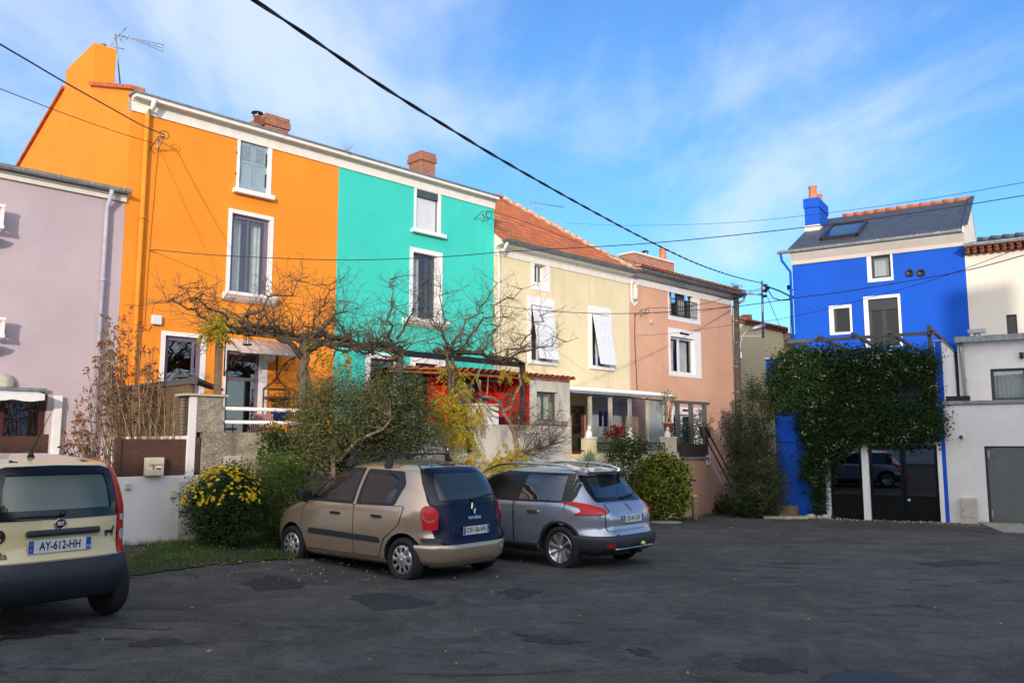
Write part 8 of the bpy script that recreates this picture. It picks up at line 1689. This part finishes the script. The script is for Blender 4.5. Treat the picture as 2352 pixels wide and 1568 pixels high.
ER=thing('wall_shelf','rusty wrought iron shelf with small pots against the orange wall','shelf',fr(1000,1240,.2)); iron=plain('rusty iron',(.14,.05,.025),.8,.3); mb=MB().mat(iron)
z0,z1=ROW.Z(c4(1000,1250),.25),ROW.Z(c4(1000,1040),.25); xa_,xb_=ROW.S(c4(905,1100),.25),ROW.S(c4(1105,1100),.25)
for x in (xa_,xb_):
    for q in (.05,.3): mb.tube([P(x,q,z0-.6),P(x,q,z1)],.012,5)
mid=(xa_+xb_)/2; mb.tube([P(xa_,.05,z1),P(xa_+.15,.05,z1+.12),P(mid,.05,z1+.24),P(xb_-.15,.05,z1+.12),P(xb_,.05,z1)],.012,5); mb.tube([P(mid+.08*math.cos(t),.05,z1+.2+.06*math.sin(t)) for t in np.linspace(0,6.3,14)],.008,4)
for z in (z1,z1-.18): mb.tube([P(xa_,.3,z),P(xb_,.3,z)],.01,5); mb.tube([P(xa_,.05,z),P(xb_,.05,z)],.01,5)
for k in range(1,5): mb.tube([P(xa_+(xb_-xa_)*k/5,.3,z1-.18),P(xa_+(xb_-xa_)*k/5,.3,z1)],.007,4)
mb.build('frame',ER); mb=MB().mat(iron); mb.box(ROW,xa_,xb_,.05,.3,z1-.22,z1-.2); mb.box(ROW,xa_,xb_,.05,.3,z0,z0+.02); mb.build('shelf',ER)
potplant('potted green plant on the iron shelf',P(xa_+.25,.17,z0+.02),.09,.13,[(M['leafmid'],1)],(.12,.08,.12),5,91,.05); potplant('silvery potted herb on the iron shelf',P(xa_+.48,.17,z0+.02),.09,.13,[(M['leafolive'],1)],(.10,.08,.2),6,92,.05)
bf_=pr(c4(752,600),QW); mb=MB().mat(M['cable']); fz0,fz1=pr(c4(752,700),QW).z,pr(c4(752,625),QW).z; c_=Vector((bf_.x,bf_.y,0))
mb.lathe(c_+Vector((0,0,fz0)),[(.085,0),(.085,.02)],12); mb.lathe(c_+Vector((0,0,fz1)),[(.08,0),(.02,.05)],12); mb.tube([c_+Vector((0,0,fz1+.04)),bf_+Vector((0,0,.05))],.004,4)
for k in range(8): t_=k*math.pi/4; o=Vector((math.cos(t_)*.065,math.sin(t_)*.065,0)); mb.tube([c_+o+Vector((0,0,fz0)),c_+o+Vector((0,0,fz1))],.005,4)
tag(mb.build('bird_feeder',None,0,Vector((bf_.x,bf_.y,fz0))),'cylindrical wire bird feeder hanging from the pergola beam','bird feeder')
lp=P(ROW.S(c4(940,788),.12),.0,ROW.Z(c4(940,788),.12)); mb=MB().mat(M['whitetrim']); mb.lathe(lp,[(.13,0),(.13,.05),(.09,.09),(.02,.11)],18,ROW.n); tag(mb.build('wall_lamp',None,0,lp),'round white lamp on the orange wall under the door canopy','wall lamp')
for i,(x,m_,lab) in enumerate(((1250,'purple','purple pot'),(1325,'terracotta','terracotta pot'),(1400,'boxbeige','pale green tin'))):
    p=P(ROW.S(c5(x,1200),QA-.3),QA-.3,tz2-.02); mm=plain('purple glaze',(.12,.01,.08),.4) if m_=='purple' else M[m_]; mb=MB().mat(mm); mb.lathe(p,[(.09,0),(.12,.2),(.13,.2),(.13,.24),(.1,.24)],14); tag(mb.build('pot',None,0,p),lab+' on the terrace wall before the red porch','pot')
print('OBJS',len(bpy.data.objects))
